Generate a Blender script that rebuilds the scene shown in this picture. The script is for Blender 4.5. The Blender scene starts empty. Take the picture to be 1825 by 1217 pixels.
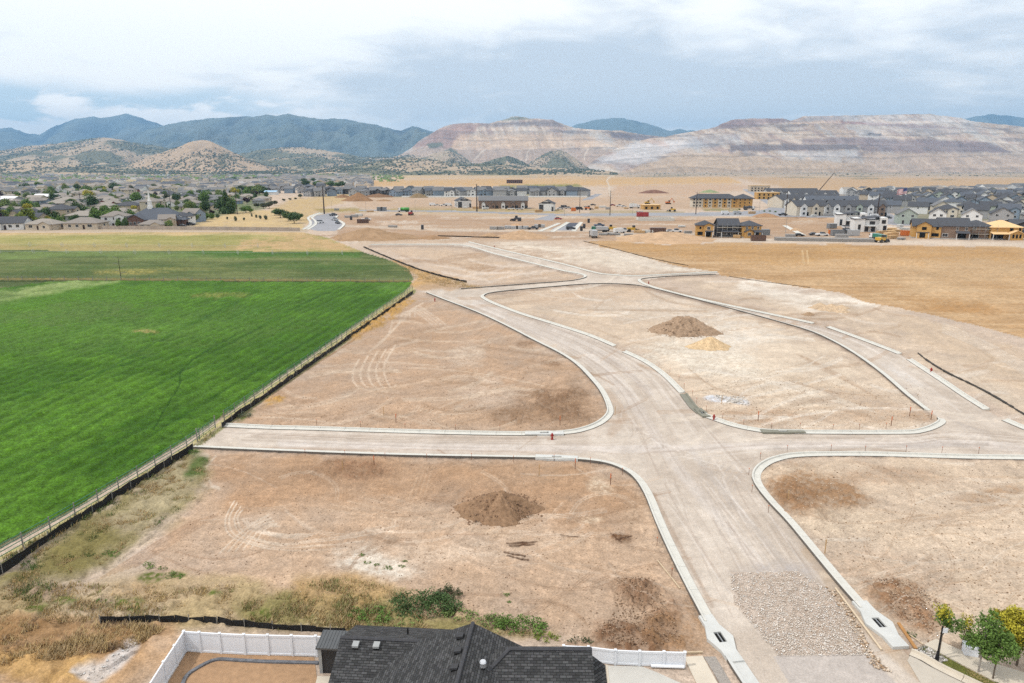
import bpy, bmesh, math, random
import numpy as np
from mathutils import Vector, Matrix
R = math.radians
scene = bpy.context.scene
col = scene.collection

# ---------------------------------------------------------------- camera
CAM_H, PITCH, FPX, CX, CY = 30.0, R(14.2), 24 / 36 * 1825, 912.5, 608.5
cam = bpy.data.cameras.new('camera')
cam.lens = 24
cam.sensor_width = 36
cam.clip_start = 0.5
cam.clip_end = 90000
cam_o = bpy.data.objects.new('camera', cam)
cam_o.location = (0, 0, CAM_H)
cam_o.rotation_euler = (math.pi / 2 - PITCH, 0, 0)
col.objects.link(cam_o)
scene.camera = cam_o

# ---------------------------------------------------------------- light and sky
SUN_EL, SUN_ROT = R(56), R(-105)      # sun high on the left, a little behind the camera
world = bpy.data.worlds.new('World')
scene.world = world
world.use_nodes = True


def build_sky():
    nt = world.node_tree
    nt.nodes.clear()
    N = nt.nodes.new
    L = nt.links.new
    out = N('ShaderNodeOutputWorld')
    bg = N('ShaderNodeBackground')
    bg.inputs['Strength'].default_value = 0.1
    sky = N('ShaderNodeTexSky')
    sky.sky_type = 'NISHITA'
    sky.sun_disc = False
    sky.sun_elevation = SUN_EL
    sky.sun_rotation = SUN_ROT
    sky.altitude = 1500
    tc = N('ShaderNodeTexCoord')
    sep = N('ShaderNodeSeparateXYZ')
    L(tc.outputs['Generated'], sep.inputs[0])

    def m(op, a, b=None, c=None, clamp=False):
        n = N('ShaderNodeMath')
        n.operation = op
        n.use_clamp = clamp
        for i, v in enumerate((a, b, c)):
            if v is None:
                continue
            if isinstance(v, (int, float)):
                n.inputs[i].default_value = v
            else:
                L(v, n.inputs[i])
        return n.outputs[0]

    def noise(vec, scale, detail, rough, dist=0.0, off=(0, 0, 0), sc=(1, 1, 1)):
        mp = N('ShaderNodeMapping')
        mp.inputs['Location'].default_value = off
        mp.inputs['Scale'].default_value = sc
        L(vec, mp.inputs[0])
        n = N('ShaderNodeTexNoise')
        n.inputs['Scale'].default_value = scale
        n.inputs['Detail'].default_value = detail
        n.inputs['Roughness'].default_value = rough
        n.inputs['Distortion'].default_value = dist
        L(mp.outputs[0], n.inputs['Vector'])
        return n.outputs['Fac']

    def ramp(v, a, b):
        n = N('ShaderNodeMapRange')
        n.interpolation_type = 'SMOOTHSTEP'
        L(v, n.inputs['Value'])
        n.inputs['From Min'].default_value = a
        n.inputs['From Max'].default_value = b
        return n.outputs['Result']

    def mix(f, a, b):
        n = N('ShaderNodeMix')
        n.data_type = 'RGBA'
        if isinstance(f, (int, float)):
            n.inputs[0].default_value = f
        else:
            L(f, n.inputs[0])
        for i, v in ((6, a), (7, b)):
            if isinstance(v, tuple):
                n.inputs[i].default_value = (*v, 1)
            else:
                L(v, n.inputs[i])
        return n.outputs[2]

    x, y, z = sep.outputs
    zc = m('MAXIMUM', z, 0.0)
    den = m('ADD', zc, 0.20)
    comb = N('ShaderNodeCombineXYZ')
    L(m('DIVIDE', x, den), comb.inputs[0])
    L(m('DIVIDE', y, den), comb.inputs[1])
    P = comb.outputs[0]
    side = m('DIVIDE', x, m('MAXIMUM', y, 0.2))          # tan of azimuth
    big = noise(P, 0.75, 4, 0.5, 0.5, (3.1, 1.7, 0), (0.9, 1.0, 1))
    mid = noise(P, 1.9, 9, 0.56, 0.4, (0.4, 8.2, 0), (0.85, 1.0, 1))
    fine = noise(P, 4.6, 8, 0.6, 0.6, (5.4, 2.2, 0), (0.8, 1.0, 1))
    t = m('ADD', m('MULTIPLY', big, 0.50), m('ADD', m('MULTIPLY', mid, 0.52), m('MULTIPLY', fine, 0.36)))
    # a duller belly of cloud over the middle and right, whiter cloud high up and by the left
    belly = m('MULTIPLY', m('MULTIPLY', ramp(z, 0.035, 0.07), m('SUBTRACT', 1.0, ramp(z, 0.105, 0.19))), ramp(side, -0.45, 0.05))
    t = m('SUBTRACT', t, m('MULTIPLY', belly, 0.17))
    t = m('ADD', t, m('MULTIPLY', ramp(z, 0.12, 0.22), 0.08))
    t = m('ADD', t, m('MULTIPLY', m('MULTIPLY', ramp(m('MULTIPLY', side, -1.0), 0.05, 0.6), ramp(z, 0.09, 0.17)), 0.07))
    leftlow = m('MULTIPLY', ramp(m('MULTIPLY', side, -1.0), 0.28, 0.62), m('SUBTRACT', 1.0, ramp(z, 0.085, 0.14)))
    t = m('ADD', t, m('MULTIPLY', leftlow, 0.14))
    f = ramp(t, 0.49, 0.80)
    cloud = mix(f, (7.4, 8.05, 8.75), (12.8, 12.7, 12.5))
    # blue gap low on the left with heaped white clouds in it
    cum = N('ShaderNodeCombineXYZ')
    L(m('MULTIPLY', side, 7.0), cum.inputs[0])
    L(m('MULTIPLY', z, 26.0), cum.inputs[1])
    heap = noise(cum.outputs[0], 0.9, 8, 0.55, 0.2, (2.3, 0.3, 0))
    gapn = m('ADD', heap, m('MULTIPLY', m('SUBTRACT', z, 0.07), 6.0))
    gap = m('MULTIPLY', ramp(gapn, 0.47, 0.56), m('SUBTRACT', 1.0, ramp(m('ADD', z, m('MULTIPLY', mid, 0.05)), 0.108, 0.132)))
    gap = m('MULTIPLY', gap, m('SUBTRACT', 1.0, ramp(side, -0.5, -0.12)))
    heapc = mix(ramp(heap, 0.3, 0.62), (15.0, 14.6, 14.0), (11.5, 11.6, 11.8))
    lowmask = m('MULTIPLY', m('SUBTRACT', 1.0, ramp(z, 0.075, 0.10)), m('SUBTRACT', 1.0, ramp(side, -0.45, -0.1)))
    cloud = mix(m('MULTIPLY', lowmask, 0.8), cloud, heapc)
    blue = mix(0.8, sky.outputs[0], (7.6, 9.2, 10.4))
    colr = mix(gap, cloud, blue)
    low = N('ShaderNodeMix')
    low.data_type = 'RGBA'
    low.blend_type = 'MULTIPLY'
    L(m('SUBTRACT', 1.0, ramp(z, 0.02, 0.17)), low.inputs[0])
    L(colr, low.inputs[6])
    low.inputs[7].default_value = (1.30, 1.20, 1.08, 1)       # brightness added towards the horizon to offset dimming by the haze
    L(low.outputs[2], bg.inputs['Color'])
    L(bg.outputs[0], out.inputs['Surface'])


build_sky()
sun = bpy.data.lights.new('sun', 'SUN')
sun.energy = 2.4
sun.angle = R(2.5)
sun.color = (1.0, 0.965, 0.91)
sun_o = bpy.data.objects.new('sun', sun)
# direction the light comes FROM
sd = Vector((math.sin(SUN_ROT) * math.cos(SUN_EL), math.cos(SUN_ROT) * math.cos(SUN_EL), math.sin(SUN_EL)))
sun_o.rotation_euler = sd.to_track_quat('Z', 'Y').to_euler()
sun_o.location = (-200, -50, 300)
col.objects.link(sun_o)
scene.view_settings.view_transform = 'Standard'
scene.view_settings.look = 'None'
scene.view_settings.exposure = 0.06
scene.view_settings.gamma = 1.0
scene.cycles.max_bounces = 5
scene.cycles.diffuse_bounces = 2
scene.cycles.glossy_bounces = 2
scene.cycles.transparent_max_bounces = 6
scene.cycles.volume_bounces = 0
scene.cycles.sample_clamp_indirect = 4
scene.cycles.use_denoising = False       # keep the fine grain of soil and leaves

# ---------------------------------------------------------------- geometry of the view
CT, ST = math.cos(PITCH), math.sin(PITCH)
LUM = 1.40        # daylight on level ground relative to a white card


def lin(c):
    c = np.asarray(c, float) / 255.0
    return np.where(c <= 0.04045, c / 12.92, ((c + 0.055) / 1.055) ** 2.4)


def C(r, g, b):
    """reflectance of a surface that looks (r, g, b) in this daylight"""
    return tuple(np.clip(lin((r, g, b)) / LUM, 0.003, 0.85))


def ray(px, py):
    u = (px - CX) / FPX
    v = -(py - CY) / FPX
    return u, CT + v * ST, -ST + v * CT


def at(px, py, z=0.0):
    dx, dy, dz = ray(px, py)
    t = (z - CAM_H) / dz
    return Vector((dx * t, dy * t, z))


def at_depth(px, py, Y):
    dx, dy, dz = ray(px, py)
    t = Y / dy
    return Vector((dx * t, Y, CAM_H + dz * t))


def to_px(p):
    x, y, z = p[0], p[1], p[2] - CAM_H
    d = y * CT - z * ST
    return CX + FPX * x / d, CY - FPX * (y * ST + z * CT) / d


# ---------------------------------------------------------------- numpy noise
def _hash(i, j, s):
    h = (i * 374761393 + j * 668265263 + s * 2147483647) & 0xFFFFFFFF
    h = ((h ^ (h >> 13)) * 1274126177) & 0xFFFFFFFF
    return ((h ^ (h >> 16)) & 0xFFFF) / 65535.0


def vnoise(x, y, s=0):
    x = np.asarray(x, float)
    y = np.asarray(y, float)
    i = np.floor(x).astype(np.int64)
    j = np.floor(y).astype(np.int64)
    fx, fy = x - i, y - j
    fx = fx * fx * fx * (fx * (fx * 6 - 15) + 10)
    fy = fy * fy * fy * (fy * (fy * 6 - 15) + 10)
    a = _hash(i, j, s)
    b = _hash(i + 1, j, s)
    c = _hash(i, j + 1, s)
    d = _hash(i + 1, j + 1, s)
    return (a + (b - a) * fx) * (1 - fy) + (c + (d - c) * fx) * fy


def fbm(x, y, s=0, o=4, g=0.5):
    r, a, n = 0.0, 1.0, 0.0
    for k in range(o):
        r = r + a * vnoise(x, y, s + 17 * k)
        n += a
        a *= g
        x, y = x * 2.03 + 11.3, y * 2.03 + 7.7
    return r / n


def sstep(a, b, x):
    t = np.clip((x - a) / (b - a), 0, 1)
    return t * t * (3 - 2 * t)


def inpoly(px, py, poly):
    poly = np.asarray(poly, float)
    r = np.zeros(px.shape, bool)
    n = len(poly)
    for k in range(n):
        x0, y0 = poly[k]
        x1, y1 = poly[(k + 1) % n]
        if y0 == y1:
            continue
        c = ((y0 > py) != (y1 > py)) & (px < (x1 - x0) * (py - y0) / (y1 - y0) + x0)
        r ^= c
    return r


def segdist(px, py, line, closed=False):
    line = np.asarray(line, float)
    d = np.full(px.shape, 1e18)
    n = len(line)
    for k in range(n if closed else n - 1):
        a, b = line[k], line[(k + 1) % n]
        e = b - a
        q = max((e ** 2).sum(), 1e-9)
        t = np.clip(((px - a[0]) * e[0] + (py - a[1]) * e[1]) / q, 0, 1)
        d = np.minimum(d, (px - a[0] - t * e[0]) ** 2 + (py - a[1] - t * e[1]) ** 2)
    return np.sqrt(d)


def smooth(line, n=3, closed=False):
    """Catmull-Rom through the points"""
    P = [Vector((*p, 0)) if len(p) == 2 else Vector(p) for p in line]
    out = []
    m = len(P)
    for k in range(m if closed else m - 1):
        p1, p2 = P[k], P[(k + 1) % m]
        p0 = P[k - 1] if (k > 0 or closed) else p1
        p3 = P[(k + 2) % m] if (k + 2 < m or closed) else p2
        for q in range(n):
            t = q / n
            out.append(0.5 * (2 * p1 + (p2 - p0) * t + (2 * p0 - 5 * p1 + 4 * p2 - p3) * t * t + (3 * p1 - p0 - 3 * p2 + p3) * t ** 3))
    if not closed:
        out.append(P[-1])
    return out


# ---------------------------------------------------------------- materials
MATS = {}


def mat(name, c=(0.5, 0.5, 0.5), rough=0.8, var=0.12, scale=3.0, bump=0.0, metal=0.0, spec=0.3, vcol=None, coord='Object', bscale=None, speck=None):
    """Principled material whose colour varies a little with noise; vcol names a colour attribute to use instead of c"""
    if name in MATS:
        return MATS[name]
    m = bpy.data.materials.new(name)
    m.use_nodes = True
    nt = m.node_tree
    b = nt.nodes['Principled BSDF']
    b.inputs['Roughness'].default_value = rough
    b.inputs['Metallic'].default_value = metal
    b.inputs['Specular IOR Level'].default_value = spec
    tc = nt.nodes.new('ShaderNodeTexCoord')
    nz = nt.nodes.new('ShaderNodeTexNoise')
    nz.inputs['Scale'].default_value = scale
    nz.inputs['Detail'].default_value = 6
    nz.inputs['Roughness'].default_value = 0.65
    nt.links.new(tc.outputs[coord], nz.inputs['Vector'])
    mr = nt.nodes.new('ShaderNodeMapRange')
    mr.inputs['From Min'].default_value = 0.25
    mr.inputs['From Max'].default_value = 0.75
    mr.inputs['To Min'].default_value = 1 - var
    mr.inputs['To Max'].default_value = 1 + var
    nt.links.new(nz.outputs['Fac'], mr.inputs['Value'])
    mx = nt.nodes.new('ShaderNodeVectorMath')
    mx.operation = 'SCALE'
    if vcol:
        at_ = nt.nodes.new('ShaderNodeAttribute')
        at_.attribute_name = vcol
        nt.links.new(at_.outputs['Color'], mx.inputs[0])
    else:
        mx.inputs[0].default_value = c
    nt.links.new(mr.outputs['Result'], mx.inputs['Scale'])
    outc = mx.outputs[0]
    for s_, a_ in (speck or ()):
        # small dark and light grains
        n2_ = nt.nodes.new('ShaderNodeTexNoise')
        n2_.inputs['Scale'].default_value = s_
        n2_.inputs['Detail'].default_value = 3
        n2_.inputs['Roughness'].default_value = 0.7
        nt.links.new(tc.outputs[coord], n2_.inputs['Vector'])
        r2 = nt.nodes.new('ShaderNodeMapRange')
        r2.inputs['From Min'].default_value = 0.36
        r2.inputs['From Max'].default_value = 0.64
        r2.inputs['To Min'].default_value = 1 - a_
        r2.inputs['To Max'].default_value = 1 + a_
        nt.links.new(n2_.outputs['Fac'], r2.inputs['Value'])
        sc_ = nt.nodes.new('ShaderNodeVectorMath')
        sc_.operation = 'SCALE'
        nt.links.new(outc, sc_.inputs[0])
        nt.links.new(r2.outputs['Result'], sc_.inputs['Scale'])
        outc = sc_.outputs[0]
    nt.links.new(outc, b.inputs['Base Color'])
    if bump > 0:
        nb = nt.nodes.new('ShaderNodeTexNoise')
        nb.inputs['Scale'].default_value = bscale or scale * 2.5
        nb.inputs['Detail'].default_value = 5
        nt.links.new(tc.outputs[coord], nb.inputs['Vector'])
        bp = nt.nodes.new('ShaderNodeBump')
        bp.inputs['Strength'].default_value = 1.0
        bp.inputs['Distance'].default_value = bump
        nt.links.new(nb.outputs['Fac'], bp.inputs['Height'])
        nt.links.new(bp.outputs['Normal'], b.inputs['Normal'])
    MATS[name] = m
    return m


def tag(o, label=None, cat=None, group=None, kind=None):
    if label:
        o['label'] = label
    if cat:
        o['category'] = cat
    if group:
        o['group'] = group
    if kind:
        o['kind'] = kind
    return o


def raw_mesh(name, V, F, mats, colr=None, mi=None, smooth_=False, cname='tint'):
    """V n x 3; F list of faces or m x 4 / m x 3 array"""
    me = bpy.data.meshes.new(name)
    V = np.asarray(V, np.float32)
    if isinstance(F, np.ndarray):
        k = F.shape[1]
        me.vertices.add(len(V))
        me.vertices.foreach_set('co', V.ravel())
        me.loops.add(F.size)
        me.loops.foreach_set('vertex_index', F.ravel().astype(np.int32))
        me.polygons.add(len(F))
        me.polygons.foreach_set('loop_start', np.arange(0, F.size, k, dtype=np.int32))
        me.update(calc_edges=True)
    else:
        me.from_pydata([tuple(map(float, v)) for v in V], [], F)
    for mm in (mats if isinstance(mats, (list, tuple)) else [mats]):
        me.materials.append(mm)
    if mi is not None:
        me.polygons.foreach_set('material_index', np.asarray(mi, np.int32))
    if colr is not None:
        ca = me.color_attributes.new(cname, 'FLOAT_COLOR', 'POINT')
        q = np.ones((len(V), 4), np.float32)
        q[:, :3] = colr
        ca.data.foreach_set('color', q.ravel())
    if smooth_:
        me.polygons.foreach_set('use_smooth', np.ones(len(me.polygons), bool))
    me.update()
    return me


def link(name, me, parent=None, loc=None, rotz=0.0):
    o = bpy.data.objects.new(name, me)
    if loc is not None:
        o.location = loc
    o.rotation_euler.z = rotz
    if parent is not None:
        o.parent = parent
    col.objects.link(o)
    return o

# ================================================================ ground
# one sheet whose vertices get denser towards the camera; the zones (roads, fields) are cut from the same sheet
PYS = np.concatenate([np.arange(1480, 430, -1.7), np.arange(430, 330, -1.05), np.arange(330, 304, -0.6), [303.6, 303.2]])
PXS = np.arange(-420, 2246, 1.75)
GPX, GPY = np.meshgrid(PXS, PYS)
u_ = (GPX - CX) / FPX
v_ = -(GPY - CY) / FPX
t_ = -CAM_H / (-ST + v_ * CT)
GX, GY = u_ * t_, (CT + v_ * ST) * t_
DIST = np.sqrt(GX ** 2 + GY ** 2)

K1 = [(398, 759), (480, 763), (560, 765), (750, 771), (900, 774), (985, 774), (1030, 769), (1065, 757), (1084, 742), (1087, 728), (1075, 700), (1055, 675), (1030, 650), (1000, 630), (960, 610), (900, 579), (850, 556), (800, 537), (762, 522)]
K2 = [(345, 797), (480, 803), (700, 811), (900, 815), (1000, 817), (1070, 823), (1110, 835), (1137, 854), (1157, 885), (1175, 930), (1200, 985), (1230, 1045), (1265, 1110), (1300, 1165), (1335, 1217), (1400, 1310), (1470, 1410)]
K3 = [(2200, 821), (1825, 817), (1700, 815), (1560, 811), (1450, 811), (1400, 815), (1365, 827), (1348, 845), (1352, 865), (1375, 895), (1410, 932), (1450, 980), (1500, 1040), (1540, 1085), (1580, 1130), (1615, 1166)]
K4a = [(1095, 617), (1050, 598), (985, 577), (930, 560), (885, 543), (864, 533), (860, 527), (880, 521), (950, 514), (1050, 506), (1120, 507), (1160, 513), (1220, 528), (1300, 549), (1380, 571), (1450, 592), (1500, 616), (1540, 641), (1580, 671), (1620, 706), (1657, 735)]
K4b = [(1112, 627), (1150, 645), (1185, 670), (1215, 700), (1235, 725), (1255, 741), (1300, 757), (1345, 767), (1400, 771), (1600, 772), (1640, 769), (1665, 761), (1679, 752), (1675, 746)]
K5a = [(1275, 489), (1200, 492), (1150, 496), (1139, 500), (1155, 509), (1200, 522), (1280, 541), (1370, 560), (1450, 577)]
K5b = [(1475, 583), (1530, 603), (1580, 622), (1605, 632)]
K5c = [(1620, 641), (1680, 680), (1720, 707), (1760, 732)]
K5d = [(1790, 749), (1825, 764), (1900, 795)]
K6a = [(820, 515), (940, 506), (1010, 501), (1038, 496), (1043, 492), (1034, 488), (1005, 483), (960, 472), (880, 452), (840, 440), (800, 436), (660, 436)]
K6b = [(835, 431), (846, 434), (900, 447), (1000, 470), (1060, 486), (1090, 490), (1130, 492), (1200, 489), (1280, 485)]
A1 = [(345, 797), (398, 760), (560, 765), (750, 771), (985, 775), (1030, 771), (1400, 770), (1600, 773), (1640, 771), (1685, 752), (1760, 732), (1790, 749), (1825, 764), (2300, 960), (2300, 824), (1825, 818), (1560, 812), (1450, 810), (1400, 814), (1365, 826), (1348, 845), (1135, 852), (1110, 835), (1070, 823), (1000, 817), (700, 811), (480, 803)]
A2 = [(762, 522), (850, 556), (960, 610), (1030, 650), (1075, 700), (1087, 728), (1085, 742), (1065, 757), (1030, 771), (1400, 770), (1340, 765), (1255, 742), (1235, 725), (1215, 700), (1185, 670), (1150, 645), (1112, 627), (1050, 598), (985, 577), (930, 560), (880, 540), (858, 528), (880, 521), (950, 514), (1050, 506), (1120, 506), (1040, 497), (1010, 501), (940, 507), (820, 515), (780, 514), (748, 520)]
A3 = [(1070, 823), (1110, 835), (1135, 852), (1155, 885), (1175, 930), (1230, 1045), (1265, 1110), (1300, 1165), (1365, 1260), (1500, 1480), (2000, 1480), (1790, 1290), (1690, 1217), (1660, 1190), (1615, 1165), (1540, 1085), (1450, 978), (1375, 893), (1348, 845), (1365, 826), (1450, 810)]
A4 = [(1120, 506), (1160, 512), (1220, 527), (1300, 548), (1380, 570), (1450, 590), (1500, 615), (1540, 640), (1580, 670), (1620, 705), (1657, 735), (1690, 755), (1760, 735), (1720, 707), (1680, 680), (1605, 632), (1530, 603), (1440, 575), (1370, 560), (1280, 541), (1200, 523), (1155, 510), (1139, 500), (1200, 492), (1275, 489), (1300, 487), (1275, 484), (1200, 489), (1130, 492), (1090, 490), (1060, 486), (1000, 470), (900, 447), (845, 435), (835, 431), (700, 430), (640, 433), (660, 437), (800, 437), (840, 441), (880, 453), (960, 473), (1010, 485), (1043, 492), (1040, 496), (1010, 502), (1040, 506)]
ROADMASK = inpoly(GPX, GPY, A1) | inpoly(GPX, GPY, A2) | inpoly(GPX, GPY, A3) | inpoly(GPX, GPY, A4)
F1 = [(-900, 530), (0, 515), (90, 503), (200, 501), (735, 505), (722, 520), (600, 603), (480, 686), (400, 741), (340, 780), (200, 865), (100, 927), (0, 977), (-200, 1070), (-900, 1400)]
F2 = [(-900, 446), (0, 446), (645, 449), (690, 462), (728, 480), (738, 498), (728, 505), (200, 503), (95, 505), (0, 518), (-900, 545)]
F3 = [(-900, 415), (540, 414), (585, 424), (652, 451), (0, 449), (-900, 449)]
FD = [(1040, 430), (1060, 436), (1130, 452), (1200, 471), (1240, 477), (1290, 490), (1400, 507), (1500, 522), (1545, 540), (1600, 548), (1660, 560), (1740, 580), (1825, 603), (2000, 650), (2400, 730), (2400, 452), (1825, 440), (1560, 436), (1300, 432), (1180, 436), (1100, 428)]
M1 = inpoly(GPX, GPY, F1)
M2 = inpoly(GPX, GPY, F2)
M2 &= ~M1
M3 = inpoly(GPX, GPY, F3)
M3 &= ~M2
MD = inpoly(GPX + 10 * (fbm(GX / 9, GY / 9, 5) - .5), GPY + 7 * (fbm(GX / 7, GY / 7, 6) - .5), FD)

n1 = fbm(GX / 14, GY / 14, 1, 5)
n2 = fbm(GX / 3.2, GY / 3.2, 2, 4)
n3 = fbm(GX / 0.9, GY / 0.9, 3, 3)
n4 = fbm(GX / 60, GY / 60, 4, 4)
n5 = fbm(GX / 2.0 + 40, GY / 9, 9, 4)          # streaks along the view
nx_ = fbm(GX / 16, GY / 1.6, 10, 4)            # streaks across
n6 = fbm(GX / .3, GY / .3, 12, 2)
near_ = sstep(160, 50, DIST)
_st = []
for k, an in enumerate((0, 32, -28, 75)):
    ca, sa = math.cos(R(an)), math.sin(R(an))
    _st.append(fbm((-GX * sa + GY * ca) / .55, (GX * ca + GY * sa) / 11, 20 + k, 3))
w1, w2 = sstep(.45, .55, fbm(GX / 22, GY / 22, 30, 2)), sstep(.45, .55, fbm(GX / 26, GY / 26, 31, 2))
n7 = (_st[0] * w1 + _st[1] * (1 - w1)) * w2 + (_st[2] * w1 + _st[3] * (1 - w1)) * (1 - w2)
COL = np.zeros(GPX.shape + (3,))
COL[:] = lin((212, 189, 166))
HGT = np.zeros(GPX.shape)


def mixc(mask, c):
    """lay colour c (sRGB as seen) over the ground where mask says"""
    k = np.clip(mask, 0, 1)[..., None]
    COL[:] = COL * (1 - k) + lin(c) * k


def bbox(pts, pad):
    p = np.asarray(pts, float)
    r = np.where((PYS > p[:, 1].min() - pad) & (PYS < p[:, 1].max() + pad))[0]
    c = np.where((PXS > p[:, 0].min() - pad) & (PXS < p[:, 0].max() + pad))[0]
    if len(r) == 0 or len(c) == 0:
        return None
    return slice(r[0], r[-1] + 1), slice(c[0], c[-1] + 1)


def poly(pts, c, a=1.0, feather=8, rough=0.8, tex=0.35):
    b = bbox(pts, feather * 2 + 10)
    if b is None:
        return
    x, y = GPX[b], GPY[b]
    d = segdist(x, y, pts, True)
    d = np.where(inpoly(x, y, pts), d, -d)
    d = d + feather * 2 * rough * (n2[b] - 0.5) + feather * 3 * rough * (n1[b] - 0.5)
    k = sstep(-feather, feather, d) * a * (1 - tex + tex * 2 * np.clip(n2[b] * 1.4 - 0.2, 0, 1))
    k = np.clip(k, 0, 1)[..., None]
    COL[b] = COL[b] * (1 - k) + lin(c) * k


def blob(cx, cy, rx, ry, c, a=1.0, rot=0.0, rough=0.8, tex=0.4, h=0.0, soft=0.5):
    m = max(rx, ry) * 1.6
    b = bbox([(cx - m, cy - m), (cx + m, cy + m)], 2)
    if b is None:
        return
    x, y = GPX[b] - cx, GPY[b] - cy
    cr, sr = math.cos(R(rot)), math.sin(R(rot))
    q = np.sqrt(((x * cr + y * sr) / rx) ** 2 + ((-x * sr + y * cr) / ry) ** 2)
    q = q + rough * 1.4 * (n2[b] - 0.5) + rough * 0.9 * (n1[b] - 0.5) + rough * 0.5 * (n3[b] - 0.5)
    k = (1 - sstep(1 - soft, 1 + soft * 0.5, q)) * a * (1 - tex * 1.3 + tex * 2.2 * sstep(.36, .64, .45 * n3[b] + .55 * n6[b]))
    k = np.clip(k, 0, 1)
    COL[b] = COL[b] * (1 - k[..., None]) + lin(c) * k[..., None]
    if h:
        HGT[b] += h * .7 * k * (0.2 + 1.0 * np.clip(n3[b] * 1.8 - 0.4, 0, 1) + .5 * n6[b])


def stroke(pts, w, c, a=0.7, n=4, wob=0.3, h=0.0):
    pts = [(p.x, p.y) for p in smooth(pts, n)]
    b = bbox(pts, w * 3 + 4)
    if b is None:
        return
    d = segdist(GPX[b], GPY[b], pts) * (1 + wob * 2 * (n2[b] - 0.5))
    k = (1 - sstep(w * 0.35, w, d)) * a * (0.55 + 0.9 * np.clip(n3[b], 0, 1))
    k = np.clip(k, 0, 1)
    COL[b] = COL[b] * (1 - k[..., None]) + lin(c) * k[..., None]
    if h:
        HGT[b] += h * k


PALE, BRIGHT, TAN, BROWN, DARK, WEED, STRAW = (228, 209, 186), (240, 226, 206), (212, 184, 155), (187, 154, 122), (150, 117, 88), (122, 116, 66), (190, 152, 92)
# broad tones of the building site
mixc(sstep(560, 420, GPY) * 0.4, (219, 193, 165))
LOT_NW = K1 + [(740, 520), (600, 620), (480, 705), (420, 750)]
LOT_SW = [(370, 803)] + K2[1:14] + [(1180, 1180), (760, 1110), (560, 1100), (240, 1060), (300, 960), (350, 880)]
LOT_SE = K3[:-1] + [(1700, 1160), (2200, 1250)]
LOT_NE = K4a + K4b
poly(LOT_NW, (196, 163, 132), 0.85, 14)
poly(LOT_SW, (203, 171, 140), 0.85, 20)
poly([(380, 815), (700, 818), (1000, 825), (1110, 850), (1150, 900), (1160, 960), (900, 900), (700, 880), (420, 900), (370, 860)], (186, 149, 115), 0.75, 24)
poly(LOT_SE, (218, 193, 164), 0.8, 14)
poly(LOT_NE, (222, 198, 170), 0.8, 12)
poly([(1170, 590), (1350, 570), (1480, 620), (1560, 690), (1430, 735), (1290, 700), (1190, 640)], (232, 211, 184), 0.7, 30)
blob(1262, 640, 115, 32, (242, 226, 202), 0.9, 8)
blob(1300, 600, 90, 30, BRIGHT, 0.6, 0)
blob(1150, 545, 130, 22, (230, 211, 188), 0.7)
poly([(900, 525), (1130, 512), (1210, 530), (1000, 560)], TAN, 0.5, 10)
poly([(1000, 440), (1080, 440), (1230, 476), (1290, 485), (1130, 489), (1000, 466), (870, 436), (920, 424)], (232, 214, 190), 0.85, 8)
poly([(1200, 495), (1320, 497), (1500, 528), (1640, 565), (1825, 640), (2200, 760), (2200, 900), (1825, 755), (1620, 635), (1480, 580), (1280, 536)], (222, 198, 170), 0.8, 10)
poly([(1330, 500), (1480, 522), (1560, 545), (1480, 560), (1300, 520)], BRIGHT, 0.7, 10)
poly([(1560, 575), (1825, 690), (1825, 630), (1640, 560)], (206, 180, 150), 0.5, 12)
poly([(680, 440), (800, 442), (960, 476), (1020, 492), (860, 505), (750, 470)], (214, 186, 156), 0.8, 8)
blob(870, 478, 50, 9, BROWN, 0.75, 8)
blob(850, 455, 22, 6, BROWN, 0.6)
blob(960, 450, 60, 7, (200, 168, 138), 0.5, 10)
# worked and heaped soil
blob(1000, 722, 62, 36, (150, 118, 90), 0.85, 15, h=.35)
blob(925, 745, 70, 16, (160, 127, 97), 0.7, h=.25)
blob(700, 738, 40, 12, BROWN, 0.7, h=.15)
blob(820, 745, 60, 14, (205, 172, 140), 0.6)
blob(985, 650, 20, 7, DARK, 0.7, 12, h=.1)
blob(940, 612, 18, 5, DARK, 0.7, h=.1)
blob(870, 690, 40, 30, (216, 190, 164), 0.6)
blob(835, 640, 34, 26, (218, 194, 168), 0.6, 30)
blob(760, 600, 60, 20, (182, 148, 116), 0.5)
blob(640, 838, 78, 26, (160, 122, 92), 0.75, 0, h=.3)
blob(560, 846, 60, 22, (172, 136, 104), 0.6, h=.15)
blob(780, 850, 50, 16, (178, 142, 110), 0.5)
blob(990, 845, 60, 20, (184, 148, 114), 0.5)
blob(1065, 868, 32, 17, (222, 198, 168), 0.8, 12)
blob(1050, 926, 24, 7, (228, 202, 170), 0.9)
blob(1150, 940, 30, 60, (214, 182, 150), 0.6, -20)
blob(1105, 958, 24, 9, (128, 94, 66), 0.85, 8, h=.15)
blob(932, 968, 32, 4, (110, 80, 58), 0.8, -4, h=.06)
blob(920, 988, 26, 4, (120, 88, 64), 0.6, 14, h=.05)
blob(1010, 956, 20, 3, (126, 94, 68), 0.6, 10)
blob(880, 880, 150, 26, (180, 144, 112), 0.4)
blob(610, 960, 120, 26, (176, 142, 110), 0.4)
blob(660, 1008, 90, 34, (232, 216, 194), 0.9, 10)
blob(800, 985, 140, 30, (222, 196, 168), 0.55)
blob(560, 1030, 90, 26, (214, 184, 152), 0.6)
blob(1140, 1056, 52, 34, (154, 120, 92), 0.9, 20, h=.55)
blob(1180, 1105, 34, 40, (168, 132, 102), 0.8, 40, h=.4)
blob(1120, 1140, 70, 28, (146, 110, 82), 0.85, 12, h=.3)
blob(1200, 1130, 60, 36, (170, 132, 96), 0.7, 30, h=.15)
blob(1250, 1100, 18, 50, (178, 142, 108), 0.7, -28)
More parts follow.
